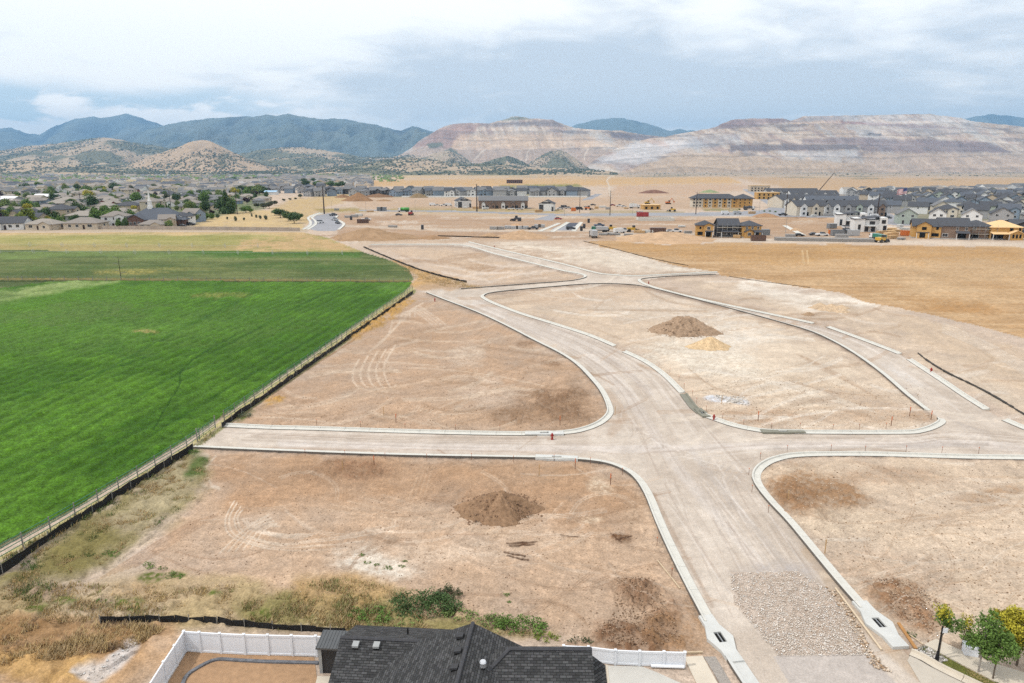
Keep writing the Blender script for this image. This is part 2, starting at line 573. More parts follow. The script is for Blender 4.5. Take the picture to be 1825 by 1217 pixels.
blob(1560, 1030, 120, 40, (218, 188, 158), 0.5)
blob(1605, 1062, 60, 34, (162, 124, 92), 0.9, 25, h=.3)
blob(1640, 1105, 46, 24, (176, 136, 102), 0.8, 25, h=.2)
blob(1445, 868, 90, 34, (176, 138, 102), 0.85, 10, h=.2)
blob(1420, 895, 50, 26, (168, 128, 92), 0.7, 35, h=.2)
blob(1590, 850, 110, 18, (194, 160, 128), 0.5)
blob(1500, 930, 90, 20, (226, 202, 172), 0.6)
blob(1770, 880, 70, 12, (188, 154, 120), 0.6, -10)
blob(1700, 960, 120, 26, (224, 200, 172), 0.5)
blob(1480, 545, 40, 8, (206, 182, 154), 0.7, 6)
blob(1760, 690, 70, 20, (226, 206, 180), 0.5, 28)
blob(1300, 600 - 55, 60, 8, (192, 162, 132), 0.45, 12)
blob(1290, 712, 22, 6, (236, 232, 228), 0.95)
blob(1318, 716, 18, 5, (232, 230, 228), 0.95, 10)
blob(1268, 707, 14, 4, (226, 224, 222), 0.9)
blob(1350, 740, 90, 16, (200, 166, 134), 0.6)
blob(1560, 740, 90, 18, (206, 174, 142), 0.55)
blob(1500, 700, 110, 14, (212, 184, 152), 0.5, 14)
blob(1650, 735, 30, 14, BROWN, 0.5)
# earth beside the concrete, outside the kerbs
for kk in (K1, K2, K3, K4a, K4b, K5a, K5b, K5c, K6a, K6b):
    stroke(kk, 7, (176, 144, 114), 0.45, 2)
    stroke([(x, y + 2) for x, y in kk], 4, (166, 150, 136), 0.4, 2)
# roads of rolled gravel
nr = 0.35 * n1 + 0.35 * n5 + 0.3 * n2
roadc = lin((206, 191, 174)) * (1 - sstep(.35, .65, nr)[..., None]) + lin((223, 210, 194)) * sstep(.35, .65, nr)[..., None]
COL[ROADMASK] = roadc[ROADMASK]
SAVED = COL.copy()
stroke([(1140, 900), (1170, 960), (1230, 1080), (1300, 1190), (1390, 1320)], 26, (192, 163, 134), 0.8, 3)
stroke([(1075, 832), (1130, 862), (1160, 905)], 16, (190, 164, 138), 0.7, 3)
stroke([(1165, 880), (1205, 960), (1270, 1080)], 5, (176, 152, 130), 0.5, 3)
stroke([(1080, 700), (1110, 740), (1090, 770)], 12, (196, 174, 152), 0.6, 3)
stroke([(1440, 985), (1500, 1060), (1580, 1150), (1640, 1200)], 16, (202, 178, 150), 0.6, 3)
stroke([(420, 800), (700, 800), (1000, 806)], 5, (190, 166, 144), 0.5, 3)
stroke([(450, 775), (700, 782), (960, 786)], 6, (192, 174, 156), 0.5, 3)
stroke([(500, 790), (800, 796), (1100, 800), (1340, 795), (1700, 790), (1825, 800)], 9, (226, 216, 206), 0.6, 3)
stroke([(850, 540), (960, 590), (1060, 640), (1130, 720), (1220, 850), (1350, 1000)], 14, (224, 214, 204), 0.45, 3)
stroke([(900, 540), (1000, 590), (1090, 640), (1160, 700)], 8, (196, 184, 174), 0.4, 3)
stroke([(1230, 800), (1310, 900), (1420, 1030)], 9, (194, 186, 178), 0.35, 3)
for k in range(7):
    stroke([(1350 - 14 * k, 830 - 2 * k), (1310 - 10 * k, 870), (1330 - 6 * k, 930 + 6 * k)], 2.5, (196, 184, 172), 0.4, 4)
for k in range(6):
    stroke([(1690 + 9 * k, 744 + 4 * k), (1720 + 8 * k, 770), (1660 + 20 * k, 792)], 2.5, (196, 184, 172), 0.4, 4)
def lanes(LA, LB, n, cs, w=1.3, a=.4):
    A_, B_ = smooth(LA, 6), smooth(LB, 6)
    m_ = 10
    rs_ = random.Random(len(LA) * n)
    for k in range(n):
        t0 = rs_.uniform(.12, .88)
        pts = []
        for i in range(m_):
            u = i / (m_ - 1)
            p = A_[int(u * (len(A_) - 1))].lerp(B_[int(u * (len(B_) - 1))], t0 + .08 * math.sin(u * 3 + k))
            pts.append((p.x, p.y))
        i0 = rs_.randint(0, 4)
        stroke(pts[i0:i0 + rs_.randint(4, 9)], w * rs_.uniform(.8, 1.6), cs[k % len(cs)], a, 3)


RC = [(188, 172, 156), (236, 226, 214), (178, 160, 144), (232, 220, 206)]
lanes([(770, 524), (850, 553), (960, 606), (1030, 646), (1080, 700), (1100, 740), (1140, 852)], [(866, 533), (930, 558), (985, 575), (1095, 617), (1185, 668), (1240, 730), (1350, 845)], 34, RC)
lanes([(1140, 855), (1160, 886), (1178, 930), (1232, 1043), (1290, 1140)], [(1350, 847), (1378, 893), (1450, 978), (1538, 1083), (1590, 1150)], 36, RC, 1.7)
lanes([(410, 762), (560, 768), (750, 774), (985, 778), (1100, 770)], [(370, 794), (560, 802), (750, 809), (1000, 813), (1100, 825)], 16, RC, 1.2)
lanes([(1160, 780), (1400, 775), (1600, 777), (1690, 765), (1825, 775)], [(1160, 850), (1400, 812), (1600, 808), (1700, 806), (1825, 812)], 22, RC, 1.2)
lanes([(1160, 514), (1300, 551), (1450, 593), (1540, 643), (1657, 737)], [(1200, 521), (1370, 559), (1530, 601), (1605, 631), (1750, 731)], 18, RC, 1.2)
lanes([(1085, 770), (1090, 730), (1110, 700)], [(1350, 850), (1240, 830), (1160, 860)], 14, RC, 1.5)
stroke([(1380, 800), (1600, 796), (1760, 792)], 4, (184, 172, 160), 0.5, 4)
blob(1640, 795, 70, 9, (198, 188, 178), 0.7)
stroke([(1450, 806), (1540, 800), (1620, 806)], 3, (170, 150, 130), 0.6)
blob(1380, 1020, 70, 22, (188, 180, 174), 0.5)
blob(1610, 668, 40, 8, (228, 220, 210), 0.6, 30)
stroke([(1440, 590), (1560, 655), (1650, 720)], 5, (196, 184, 172), 0.4)
stroke([(870, 536), (900, 548), (960, 572)], 5, (188, 172, 156), 0.5)
COL[~ROADMASK] = SAVED[~ROADMASK]
# coarse white rock at the mouth of the south street, then paving
MROCK = inpoly(GPX + 9 * (n2 - .5), GPY + 9 * (n1 - .5), [(1300, 1022), (1420, 1018), (1470, 1048), (1500, 1085), (1545, 1165), (1385, 1168), (1350, 1120), (1310, 1075)]) & (n3 > .25)
COL[MROCK] = (lin((186, 166, 146)) * (1 - n6[..., None]) + lin((222, 206, 190)) * n6[..., None])[MROCK]
HGT += MROCK * (0.02 + 0.05 * n6)
MPAVE = inpoly(GPX, GPY, [(1378, 1169), (1546, 1166), (1640, 1260), (1900, 1480), (1560, 1480)])
pv = (0.5 * n5 + 0.5 * n1)[..., None]
COL[MPAVE] = (lin((196, 186, 176)) * (1 - pv) + lin((212, 202, 192)) * pv)[MPAVE]
HGT[MPAVE] *= 0
# tyre marks
for r_ in (0, 9, 22, 30):
    stroke([(418 + r_ * .5, 893 + r_ * .5), (402 + r_ * .7, 925), (408 + r_, 952), (440 + r_ * 1.2, 968 - r_ * .1), (480 + r_, 978 - r_ * .3)], 2.0, (226, 204, 178), 0.8, 5)
    stroke([(480 + r_, 978 - r_ * .3), (540 + 2 * r_, 981 - r_ * .8), (620 + 3 * r_, 976 - r_ * 1.3)], 1.8, (228, 207, 182), 0.5, 4)
for k in range(5):
    stroke([(392 + 14 * k, 985 - 2 * k), (440 + 9 * k, 940), (478 + 5 * k, 918 + 5 * k)], 2.0, (226, 204, 178), 0.75, 4)
for k in range(4):
    stroke([(432 + 8 * k, 925 + 3 * k), (460 + 8 * k, 950), (540 + 8 * k, 960 - 3 * k)], 1.8, (226, 206, 182), 0.6, 4)
stroke([(370, 812), (350, 835), (358, 860), (390, 870)], 4, (220, 200, 176), 0.7)
stroke([(385, 812), (366, 838), (376, 862)], 2.5, (222, 202, 178), 0.6)
for k in range(5):
    stroke([(640 + 16 * k, 640 - 6 * k), (628 + 14 * k, 668 - 3 * k), (640 + 14 * k, 690), (690 + 4 * k, 698 - 3 * k)], 2.4, (222, 196, 168), 0.95, 5)
for k in range(4):
    stroke([(660 + 15 * k, 625 - 14 * k), (690 + 15 * k, 600 - 16 * k), (700 + 18 * k, 570 - 10 * k)], 2.6, (216, 190, 162), 0.8, 5)
for k in range(4):
    stroke([(712 + 9 * k, 575 - 4 * k), (716 + 9 * k, 560 - 5 * k), (738 + 8 * k, 555), (770 + 8 * k, 578)], 2.0, (220, 196, 170), 0.7, 4)
for k in range(6):
    stroke([(470 + 14 * k, 748), (560 + 20 * k, 722 - k * 3), (700 + 22 * k, 690 - 4 * k), (800 + 18 * k, 670 + 5 * k)], 2.0, (206, 176, 146), 0.5, 5)
for k in range(5):
    stroke([(500 + 26 * k, 690 - 17 * k), (560 + 26 * k, 652 - 17 * k), (610 + 24 * k, 620 - 16 * k)], 1.6, (174, 138, 106), 0.5, 3)
for k in range(6):
    stroke([(180 + 12 * k, 1030 - 4 * k), (260 + 10 * k, 978 - 2 * k), (340 + 10 * k, 930 - 3 * k)], 2.2, (176 + 10 * (k % 2), 142 + 9 * (k % 2), 112 + 8 * (k % 2)), 0.6, 4)
for k in range(5):
    stroke([(560 + 30 * k, 905 - 6 * k), (700 + 30 * k, 925), (860 + 20 * k, 945 + 5 * k), (1040, 948 + 6 * k)], 1.8, (216, 188, 158), 0.45, 4)
for k in range(4):
    stroke([(770 - 6 * k, 830), (760 - 8 * k, 870), (750 - 9 * k, 900)], 2.2, (206, 174, 142), 0.5, 4)
for k in range(7):
    stroke([(1240 + 25 * k, 655 + 4 * k), (1330 + 24 * k, 672 + 5 * k), (1430 + 22 * k, 700 + 6 * k)], 1.8, (238, 220, 196), 0.5, 4)
for k in range(4):
    stroke([(1420 + 9 * k, 630 + 4 * k), (1470 + 12 * k, 660 + 4 * k), (1530 + 10 * k, 690 + 6 * k)], 2.0, (198, 168, 138), 0.45, 4)
for k in range(5):
    stroke([(1680, 575 + 4 * k), (1760, 610 + 4 * k), (1825, 645 + 5 * k), (1950, 690 + 8 * k)], 1.6, (228, 210, 188), 0.6, 3)
for k in range(9):
    y0 = 850 + 28 * k
    stroke([(1500 + 26 * k, y0), (1620 + 20 * k, y0 + 14 * math.sin(k)), (1780, y0 + 20 * math.sin(k * 1.7)), (1950, y0 + 10)], 2.4, (200 + 26 * (k % 2), 170 + 32 * (k % 2), 138 + 36 * (k % 2)), 0.45, 4)
for k in range(6):
    stroke([(905 + 40 * k, 560 - 5 * k), (1010 + 40 * k, 575 - 3 * k), (1100 + 30 * k, 600 - 4 * k)], 1.8, (208, 182, 152), 0.4, 4)
for k in range(6):
    stroke([(1020 + 30 * k, 437 + 3 * k), (1100 + 25 * k, 460 + 3 * k), (1180 + 16 * k, 480 + k)], 1.4, (240, 226, 206), 0.5, 3)
# fine graded lines left by blades and tracks
def swirls(zone_poly, n, seed, dark, light, L_=110):
    rs_ = random.Random(seed)
    zp = np.asarray(zone_poly, float)
    k = 0
    while k < n:
        x, y = rs_.uniform(max(-100, zp[:, 0].min()), min(1900, zp[:, 0].max())), rs_.uniform(zp[:, 1].min(), min(1200, zp[:, 1].max()))
        if not inpoly(np.array([x]), np.array([y]), zone_poly)[0]:
            continue
        k += 1
        a = rs_.choice([0, .1, -.15, .35, -.4, 2.6]) + rs_.uniform(-.15, .15)
        fl = .35 + .5 * (y - 480) / 700
        bend = rs_.uniform(-.5, .5)
        L2 = L_ * rs_.uniform(.4, 1.3)
        pts = [(x + L2 * t * math.cos(a + bend * t), y + L2 * t * math.sin(a + bend * t) * fl) for t in (-1, -.4, .2, .8)]
        d_ = rs_.random() < .5
        for j in range(rs_.choice([1, 2, 2, 3])):
            stroke([(px_ + 1.5 * j, py_ + 4.5 * j * fl) for px_, py_ in pts], rs_.uniform(1.0, 1.9), dark if d_ else light, rs_.uniform(.25, .55), 3)


def loops(spots, seed):
    rs_ = random.Random(seed)
    for (x, y, r) in spots:
        a0, da = rs_.uniform(0, 6.28), rs_.uniform(1.2, 2.8)
        fl = .35 + .45 * (y - 480) / 700
        for j in (0, 1, 3, 4):
            rr_ = r + 4.2 * j * (.6 + fl)
            stroke([(x + rr_ * math.cos(a0 + da * t), y + rr_ * fl * math.sin(a0 + da * t)) for t in (0, .25, .5, .75, 1)], 1.5, (226, 203, 176) if j < 3 else (166, 134, 104), .38, 5)


loops([(560, 680, 60), (760, 640, 70), (830, 700, 60), (700, 720, 45), (900, 660, 50), (620, 930, 80), (800, 900, 110), (980, 980, 90), (540, 880, 60), (1080, 920, 60), (720, 590, 40), (1500, 900, 110), (1680, 960, 120), (1600, 1010, 80)], 3)
swirls(LOT_NW, 46, 1, (168, 136, 106), (224, 200, 172))
swirls(LOT_SW, 50, 2, (164, 130, 100), (222, 198, 172))
swirls(LOT_SE, 40, 3, (186, 154, 122), (238, 220, 196))
swirls(LOT_NE, 46, 4, (190, 160, 130), (244, 230, 210))
swirls([(1200, 495), (1320, 497), (1500, 528), (1640, 565), (1825, 640), (1900, 760), (1825, 755), (1620, 635), (1480, 580), (1280, 536)], 26, 5, (190, 160, 130), (240, 224, 204), 70)
swirls([(680, 440), (800, 442), (960, 476), (1020, 492), (860, 505), (750, 470)], 16, 6, (184, 152, 122), (232, 212, 190), 60)
for a_, b_ in (((903, 968), (957, 965)), ((908, 972), (952, 970)), ((898, 984), (936, 991)), ((904, 990), (942, 998)), ((1000, 953), (1030, 957)), ((1088, 950), (1108, 966)), ((1098, 962), (1126, 955))):
    stroke([a_, ((a_[0] + b_[0]) / 2, (a_[1] + b_[1]) / 2 + 1), b_], 1.8, (92, 66, 48), 0.95, 3, .5, h=-.03)
# weedy ground along the field fence and the dry grass at the bottom left
poly([(330, 805), (368, 822), (372, 870), (330, 905), (250, 950), (160, 1020), (60, 1075), (-300, 1200), (-300, 1130), (0, 1020), (160, 920)], (154, 140, 98), 0.9, 16, 1.0, 0.5)
poly([(300, 830), (360, 830), (330, 890), (260, 935), (200, 940)], (176, 160, 124), 0.8, 12, 1.0, 0.5)
poly([(350, 806), (372, 815), (362, 845), (330, 850)], (84, 106, 48), 0.8, 8, 1.0)
poly([(0, 1030), (160, 930), (215, 945), (150, 1010), (40, 1065)], (136, 124, 76), 0.8, 14, 1.0, 0.5)
poly([(-300, 1060), (140, 1040), (260, 1020), (420, 1040), (560, 1080), (700, 1060), (800, 1100), (990, 1130), (720, 1140), (560, 1115), (340, 1110), (180, 1108), (-300, 1130)], (186, 162, 120), 0.8, 16, 1.0, 0.5)
poly([(420, 1085), (560, 1060), (650, 1075), (760, 1100), (990, 1130), (700, 1140), (560, 1115), (440, 1105)], (156, 142, 92), 0.85, 12, 1.0, 0.5)
poly([(530, 1040), (620, 1030), (690, 1050), (640, 1080), (540, 1085)], (184, 150, 100), 0.7, 12, 1.0)
poly([(-300, 1100), (180, 1110), (300, 1125), (320, 1150), (255, 1217), (200, 1480), (-300, 1480)], (196, 158, 118), 0.9, 14, 1.0, 0.4)
poly([(-300, 1120), (120, 1105), (260, 1122), (240, 1150), (80, 1165), (-300, 1170)], (160, 124, 84), 0.85, 14, 1.0, 0.5)
poly([(-50, 1180), (120, 1165), (180, 1200), (80, 1217)], (206, 164, 104), 0.8, 14, 1.0)
poly([(130, 1195), (190, 1185), (240, 1150), (200, 1195), (170, 1217)], (218, 208, 198), 0.7, 7, 1.2)
blob(250, 1052, 60, 22, (190, 160, 120), 0.6)
blob(75, 1060, 50, 16, (172, 146, 120), 0.7)
for cx_, cy_, rr in ((270, 1030, 26), (320, 1025, 18), (230, 1075, 40), (120, 1070, 30), (380, 1060, 30), (60, 1085, 40), (470, 1095, 40)):
    blob(cx_, cy_, rr, rr * .4, (104, 112, 52), 0.7, 0, 1.2, 0.6)
stroke([(-300, 1146), (0, 995), (170, 896), (335, 797), (400, 748), (600, 610), (735, 514)], 5, (206, 192, 132), 0.9, 2)
stroke([(-300, 1158), (0, 1007), (170, 908), (340, 802), (402, 757), (600, 619), (738, 519)], 5, (152, 148, 92), 0.8, 2)
for cx_, cy_, rx_, ry_ in ((690, 560, 40, 11), (650, 585, 30, 10), (715, 545, 22, 8), (485, 713, 22, 9), (500, 712, 14, 7)):
    blob(cx_, cy_, rx_, ry_, (206, 160, 92), 0.85, -34, 1.0, 0.5, h=.3)
blob(436, 742, 20, 8, (104, 112, 60), 0.8, -30)
poly([(660, 448), (745, 478), (835, 506), (860, 514), (760, 516), (735, 508), (745, 496), (700, 465)], (206, 164, 108), 0.85, 5, 1.0)
poly([(745, 512), (790, 500), (870, 510), (820, 517), (770, 517)], (196, 164, 130), 0.8, 4)
# fields
fg = np.clip(0.4 * n1 + 0.3 * n2 + 0.3 * n4, 0, 1)
k_ = sstep(.36, .62, fg)[..., None]
green = lin((63, 101, 22)) * (1 - k_) + lin((80, 119, 32)) * k_
rows_ = 0.5 + 0.5 * np.sin((GX * 0.992 - GY * 0.124) * 2.9 + 2 * n1)
green *= (0.80 + 0.26 * rows_ + .14 * n3)[..., None]
COL[M1] = green[M1]


def inM(M, fn):
    keep = COL.copy()
    fn()
    COL[~M] = keep[~M]


def _f1():
    blob(250, 590, 300, 40, (92, 124, 52), 0.45, -4, 1.0)
    blob(110, 560, 170, 22, (98, 122, 60), 0.5, -4, 1.0)
    blob(255, 592, 26, 4, (168, 156, 96), 0.7)
    blob(400, 528, 60, 6, (142, 142, 74), 0.55)
    poly([(-400, 560), (0, 522), (100, 505), (210, 503), (120, 514), (0, 540), (-400, 600)], (140, 156, 96), 0.8, 6)
    blob(560, 700, 60, 16, (84, 116, 44), 0.5, -40)
    blob(700, 515, 30, 8, (96, 128, 60), 0.6)
    for k in range(9):
        x0 = 120 * k - 100
        stroke([(x0 + 560, 520 + 3 * k), (x0 + 330, 640 + 8 * k), (x0 + 60, 800 + 12 * k)], 3, (34, 74, 16), 0.35, 3)
    stroke([(420, 600), (330, 655), (320, 690), (290, 740), (275, 770)], 2.4, (30, 66, 14), 0.6, 5, h=-.1)
    stroke([(0, 720), (150, 676), (260, 640)], 2.4, (36, 76, 18), 0.5, 4)
    for k in range(50):
        rn = random.Random(k)
        blob(rn.uniform(-100, 700), rn.uniform(520, 960), rn.uniform(20, 70), rn.uniform(4, 12), rn.choice([(76, 122, 36), (52, 96, 24), (60, 106, 30), (88, 124, 50)]), .25, -20, 1.2)


inM(M1, _f1)
kk2 = sstep(.35, .65, 0.5 * nx_ + 0.5 * n1)[..., None]
COL[M2] = (lin((82, 98, 54)) * (1 - kk2) + lin((112, 120, 74)) * kk2)[M2]


def _f2():
    poly([(-400, 446), (640, 450), (640, 458), (-400, 462)], (112, 132, 72), 0.7, 4)
    poly([(300, 446), (650, 450), (640, 456), (400, 458)], (66, 104, 36), 0.8, 4)
    blob(230, 485, 60, 5, (166, 154, 88), 0.8)
    blob(300, 480, 120, 3, (150, 146, 84), 0.5)
    blob(100, 478, 160, 5, (92, 116, 62), 0.5)
    blob(560, 475, 140, 8, (74, 106, 44), 0.6)
    blob(330, 463, 260, 3, (134, 142, 86), 0.6)
    stroke([(-400, 499), (0, 498), (200, 499), (730, 502)], 3.0, (132, 118, 70), 0.9, 2)
    stroke([(-400, 503), (0, 502), (200, 502), (730, 504)], 2.0, (54, 66, 30), 0.9, 2)
    for k in range(8):
        stroke([(-300, 464 + 4 * k), (200, 463 + 4 * k), (690, 466 + 4 * k)], 1.2, (84, 102, 50), 0.5, 2)


inM(M2, _f2)
COL[M3] = (lin((164, 158, 92)) * (1 - kk2) + lin((186, 172, 110)) * kk2)[M3]


def _f3():
    poly([(480, 414), (540, 414), (650, 446), (420, 444), (430, 430), (520, 424)], (204, 170, 122), 0.9, 6)
    poly([(-400, 414), (540, 413), (540, 417), (-400, 418)], (212, 178, 126), 0.9, 3)
    poly([(-400, 436), (420, 436), (420, 445), (-400, 445)], (178, 156, 104), 0.7, 3)
    blob(300, 424, 200, 4, (158, 154, 84), 0.6)
    stroke([(-300, 419), (200, 418), (500, 417)], 2, (212, 190, 140), 0.5)


inM(M3, _f3)
kd = sstep(.32, .68, 0.45 * nx_ + 0.3 * n1 + 0.25 * n4)[..., None]
COL[MD] = (lin((194, 153, 107)) * (1 - kd) + lin((213, 178, 135)) * kd)[MD]


def _fd():
    poly([(1040, 430), (1300, 434), (1825, 444), (1825, 470), (1400, 470), (1130, 450)], (196, 152, 98), 0.6, 8)
    blob(1700, 545, 100, 14, (194, 146, 92), 0.6, 6)
    blob(1560, 470, 180, 10, (222, 184, 138), 0.6)
    blob(1740, 480, 120, 20, (208, 174, 132), 0.6)
    stroke([(1430, 446), (1433, 470)], 1.5, (228, 196, 148), 0.8)
    stroke([(1438, 446), (1441, 470)], 1.5, (228, 196, 148), 0.8)


inM(MD, _fd)
# the ground farther out
far = GPY < 440
def _far():
    poly([(-600, 398), (540, 398), (548, 412), (-600, 413)], (196, 176, 148), 0.9, 2)
    poly([(-600, 330), (340, 325), (480, 345), (470, 372), (400, 385), (350, 400), (-600, 404)], (112, 124, 84), 0.9, 6)
    poly([(1560, 342), (2100, 342), (2100, 400), (1640, 392), (1580, 376)], (140, 138, 112), 0.85, 3)
    poly([(1380, 340), (1560, 342), (1570, 384), (1400, 384)], (150, 146, 138), 0.8, 3)
    poly([(560, 338), (1050, 338), (1050, 352), (560, 352)], (150, 150, 110), 0.7, 2)
    poly([(350, 400), (400, 383), (480, 375), (540, 398), (540, 406), (340, 408)], (216, 186, 134), 0.95, 4)
    poly([(480, 372), (520, 355), (640, 340), (640, 352), (590, 366), (560, 380), (545, 398)], (206, 176, 126), 0.9, 4)
    poly([(560, 376), (650, 372), (1000, 376), (1190, 385), (1060, 392), (700, 380)], (200, 170, 128), 0.6, 3)
    poly([(560, 372), (640, 370), (660, 377), (570, 380)], (166, 146, 86), 0.8, 3)
    poly([(740, 368), (1000, 372), (1010, 378), (760, 376), (660, 374)], (164, 148, 88), 0.85, 3)
    poly([(1050, 374), (1220, 376), (1220, 381), (1050, 381)], (168, 152, 110), 0.7, 3)
    poly([(1000, 380), (1220, 380), (1500, 382), (1500, 386), (1200, 386), (1000, 386)], (176, 168, 158), 0.8, 2)
    poly([(1350, 386), (1480, 386), (1520, 400), (1600, 418), (1350, 410), (1200, 396), (1200, 388)], (204, 168, 128), 0.8, 3)
    poly([(1250, 370), (1320, 370), (1315, 376), (1255, 376)], (128, 128, 70), 0.9, 2)
    poly([(1100, 330), (1300, 326), (1350, 335), (1230, 350), (1080, 352)], (206, 172, 140), 0.8, 4)
    poly([(600, 322), (900, 317), (1300, 314), (1320, 326), (1000, 332), (640, 332)], (214, 174, 122), 0.95, 3)
    poly([(890, 330), (1030, 328), (1040, 334), (900, 335)], (136, 138, 76), 0.8, 2)
    poly([(1300, 314), (1900, 316), (2200, 330), (1800, 350), (1400, 336)], (200, 166, 126), 0.9, 4)
    poly([(-600, 322), (330, 318), (330, 326), (-600, 328)], (196, 174, 126), 0.9, 2)
    poly([(-600, 296), (600, 300), (640, 318), (480, 330), (340, 318), (-600, 318)], (132, 136, 120), 0.85, 4)
    poly([(640, 300), (1100, 300), (1100, 314), (700, 318)], (212, 180, 132), 0.85, 3)
    poly([(1100, 300), (2300, 300), (2300, 318), (1100, 313)], (186, 164, 136), 0.85, 3)
    stroke([(1093, 312), (1082, 320), (1085, 330), (1088, 350)], 2, (228, 212, 190), 0.7)
    for k in range(30):
        rn = random.Random(100 + k)
        blob(rn.uniform(900, 2000), rn.uniform(304, 322), rn.uniform(20, 60), rn.uniform(.8, 1.8), rn.choice([(150, 140, 112), (198, 160, 116), (214, 186, 148), (130, 126, 100)]), .6)
    for k in range(34):
        rn = random.Random(700 + k)
        x0, y0 = rn.uniform(620, 1560), rn.uniform(384, 428)
        stroke([(x0, y0), (x0 + rn.uniform(20, 60), y0 + rn.uniform(-1, 1)), (x0 + rn.uniform(70, 140), y0 + rn.uniform(-1.6, 1.6))], rn.uniform(.8, 1.5), rn.choice([(150, 116, 88), (164, 128, 98), (236, 220, 200), (140, 108, 82)]), .75, 3)
    poly([(600, 380), (1000, 388), (1500, 392), (1640, 430), (1300, 424), (1040, 428), (700, 432), (600, 424)], (188, 154, 122), 0.8, 3)
    poly([(620, 352), (1300, 352), (1340, 372), (1000, 374), (640, 372)], (200, 168, 136), 0.7, 3)
    # work ground in the middle distance
    for k in range(46):
        rn = random.Random(300 + k)
        blob(rn.uniform(600, 1620), rn.uniform(382, 432), rn.uniform(20, 70), rn.uniform(1.2, 3.4), rn.choice([(190, 154, 120), (224, 204, 180), (172, 136, 104), (206, 174, 140), (230, 212, 190)]), .6, 0, 1.0, .4, h=.15)
    stroke([(780, 411), (1000, 412), (1100, 410)], 2, (210, 192, 172), 0.7)
    stroke([(1100, 418), (1300, 428), (1560, 430), (1825, 436), (2200, 442)], 5, (224, 204, 180), 0.85)
    stroke([(600, 402), (800, 409), (1050, 411), (1300, 420)], 3, (218, 198, 174), 0.7)
    stroke([(640, 433), (780, 430), (900, 428)], 4, (206, 180, 152), 0.7)


_far()
MROAD2 = np.zeros_like(ROADMASK)
for pl in ([(556, 398), (554, 392), (564, 384), (586, 380), (602, 381), (600, 388), (606, 394), (612, 402), (600, 411), (570, 412), (548, 408)],
           [(985, 407), (1012, 397), (1033, 397), (1020, 411), (985, 411)],
           [(950, 391), (985, 382), (992, 384), (985, 393)],
           [(1060, 346), (1075, 345), (1052, 356), (1035, 357)],
           [(1322, 337), (1345, 336), (1400, 362), (1440, 378), (1520, 383), (1580, 378), (1640, 402), (1600, 402), (1500, 388), (1380, 386), (1300, 384), (1000, 384), (800, 378), (640, 376), (640, 374), (800, 375), (1000, 381), (1300, 378), (1360, 374), (1375, 368), (1345, 350)]):
    MROAD2 |= inpoly(GPX, GPY, pl)
MROAD2 &= ~ROADMASK
COL[MROAD2] = lin((172, 170, 170)) * (0.9 + 0.2 * n1[MROAD2][:, None])
MNEW = inpoly(GPX, GPY, [(1008, 403), (1014, 397), (1033, 397), (1028, 403)])
COL[MNEW] = lin((98, 100, 108))
# grain: every tone gets finer variation
gr = (0.87 + 0.26 * n2) * (0.90 + 0.20 * n3) * (0.92 + 0.16 * n1) * (1 + (.34 * (n6 - .5)) * near_) * (1 + .26 * (n7 - .5) * sstep(420, 150, DIST))
gr = np.where(ROADMASK | MROAD2 | MPAVE, 0.55 + 0.45 * gr, gr)
COL *= gr[..., None]
COL *= np.where((M1 | M2)[..., None], np.array([1.0, 1.0, 1.0]), np.where((ROADMASK | MPAVE)[..., None], np.array([.90, .895, .915]), np.array([.86, .885, .945])))
COL = np.clip(COL / LUM, 0.003, 0.85)
# relief: rough soil, rolled roads, a leafy crop standing 0.4 m
soil = ~(ROADMASK | MROAD2 | MPAVE)
HGT += np.where(soil, 0.10 * (n2 - 0.5) + 0.11 * (n3 - 0.5) + .07 * (n6 - .5) * near_ + .03 * (n7 - .5), 0.03 * (n2 - 0.5))
HGT += np.where(M1, 0.30 + 0.30 * (n3 - 0.5) + 0.35 * (n2 - 0.5) + 0.12 * (rows_ - .5), 0)
HGT += np.where(M2, 0.15 + 0.3 * (n3 - 0.5), 0)
WEEDY = inpoly(GPX, GPY, [(330, 800), (370, 815), (375, 880), (160, 1040), (700, 1060), (990, 1130), (560, 1120), (180, 1108), (300, 1130), (-300, 1480), (-400, 1200), (0, 1030)])
HGT += np.where(WEEDY, 0.5 * (n3 - 0.5) + 0.4 * (n2 - 0.5), 0)
HGT *= np.clip(1.3 - DIST / 700, 0.1, 1)
YARD = inpoly(GPX, GPY, [(330, 1128), (600, 1135), (1060, 1150), (1225, 1165), (1290, 1230), (1500, 1480), (100, 1480), (262, 1217)])
HGT = np.where(YARD, np.minimum(HGT * .3, 0.02), HGT)

GV = np.stack([GX, GY, HGT], -1).reshape(-1, 3)
GC = COL.reshape(-1, 3)
nrow, ncol = GPX.shape
idx = np.arange(nrow * ncol).reshape(nrow, ncol)
GF = np.stack([idx[:-1, :-1], idx[:-1, 1:], idx[1:, 1:], idx[1:, :-1]], -1).reshape(-1, 4)
zone = np.zeros(GPX.shape, int)
zone[M2 | M3] = 3
zone[MD] = 4
zone[M1] = 2
zone[ROADMASK] = 1
zone[MROAD2] = 5
zone = zone[:-1, :-1].reshape(-1)
m_soil = mat('soil', vcol='tint', rough=0.95, var=0.12, scale=1.6, bump=0.06, bscale=5.0, spec=0.1, speck=((6.5, .20), (1.1, .06)))
m_road = mat('rolled_gravel', vcol='tint', rough=0.9, var=0.08, scale=2.2, bump=0.02, bscale=9.0, spec=0.12, speck=((8.0, .12), (.9, .06)))
m_crop = mat('crop_leaves', vcol='tint', rough=0.8, var=0.30, scale=2.4, bump=0.10, bscale=6.0, spec=0.1, speck=((5.0, .35), (.8, .12)))
m_past = mat('pasture_grass', vcol='tint', rough=0.9, var=0.3, scale=1.2, bump=0.1, bscale=3.0, spec=0.1)
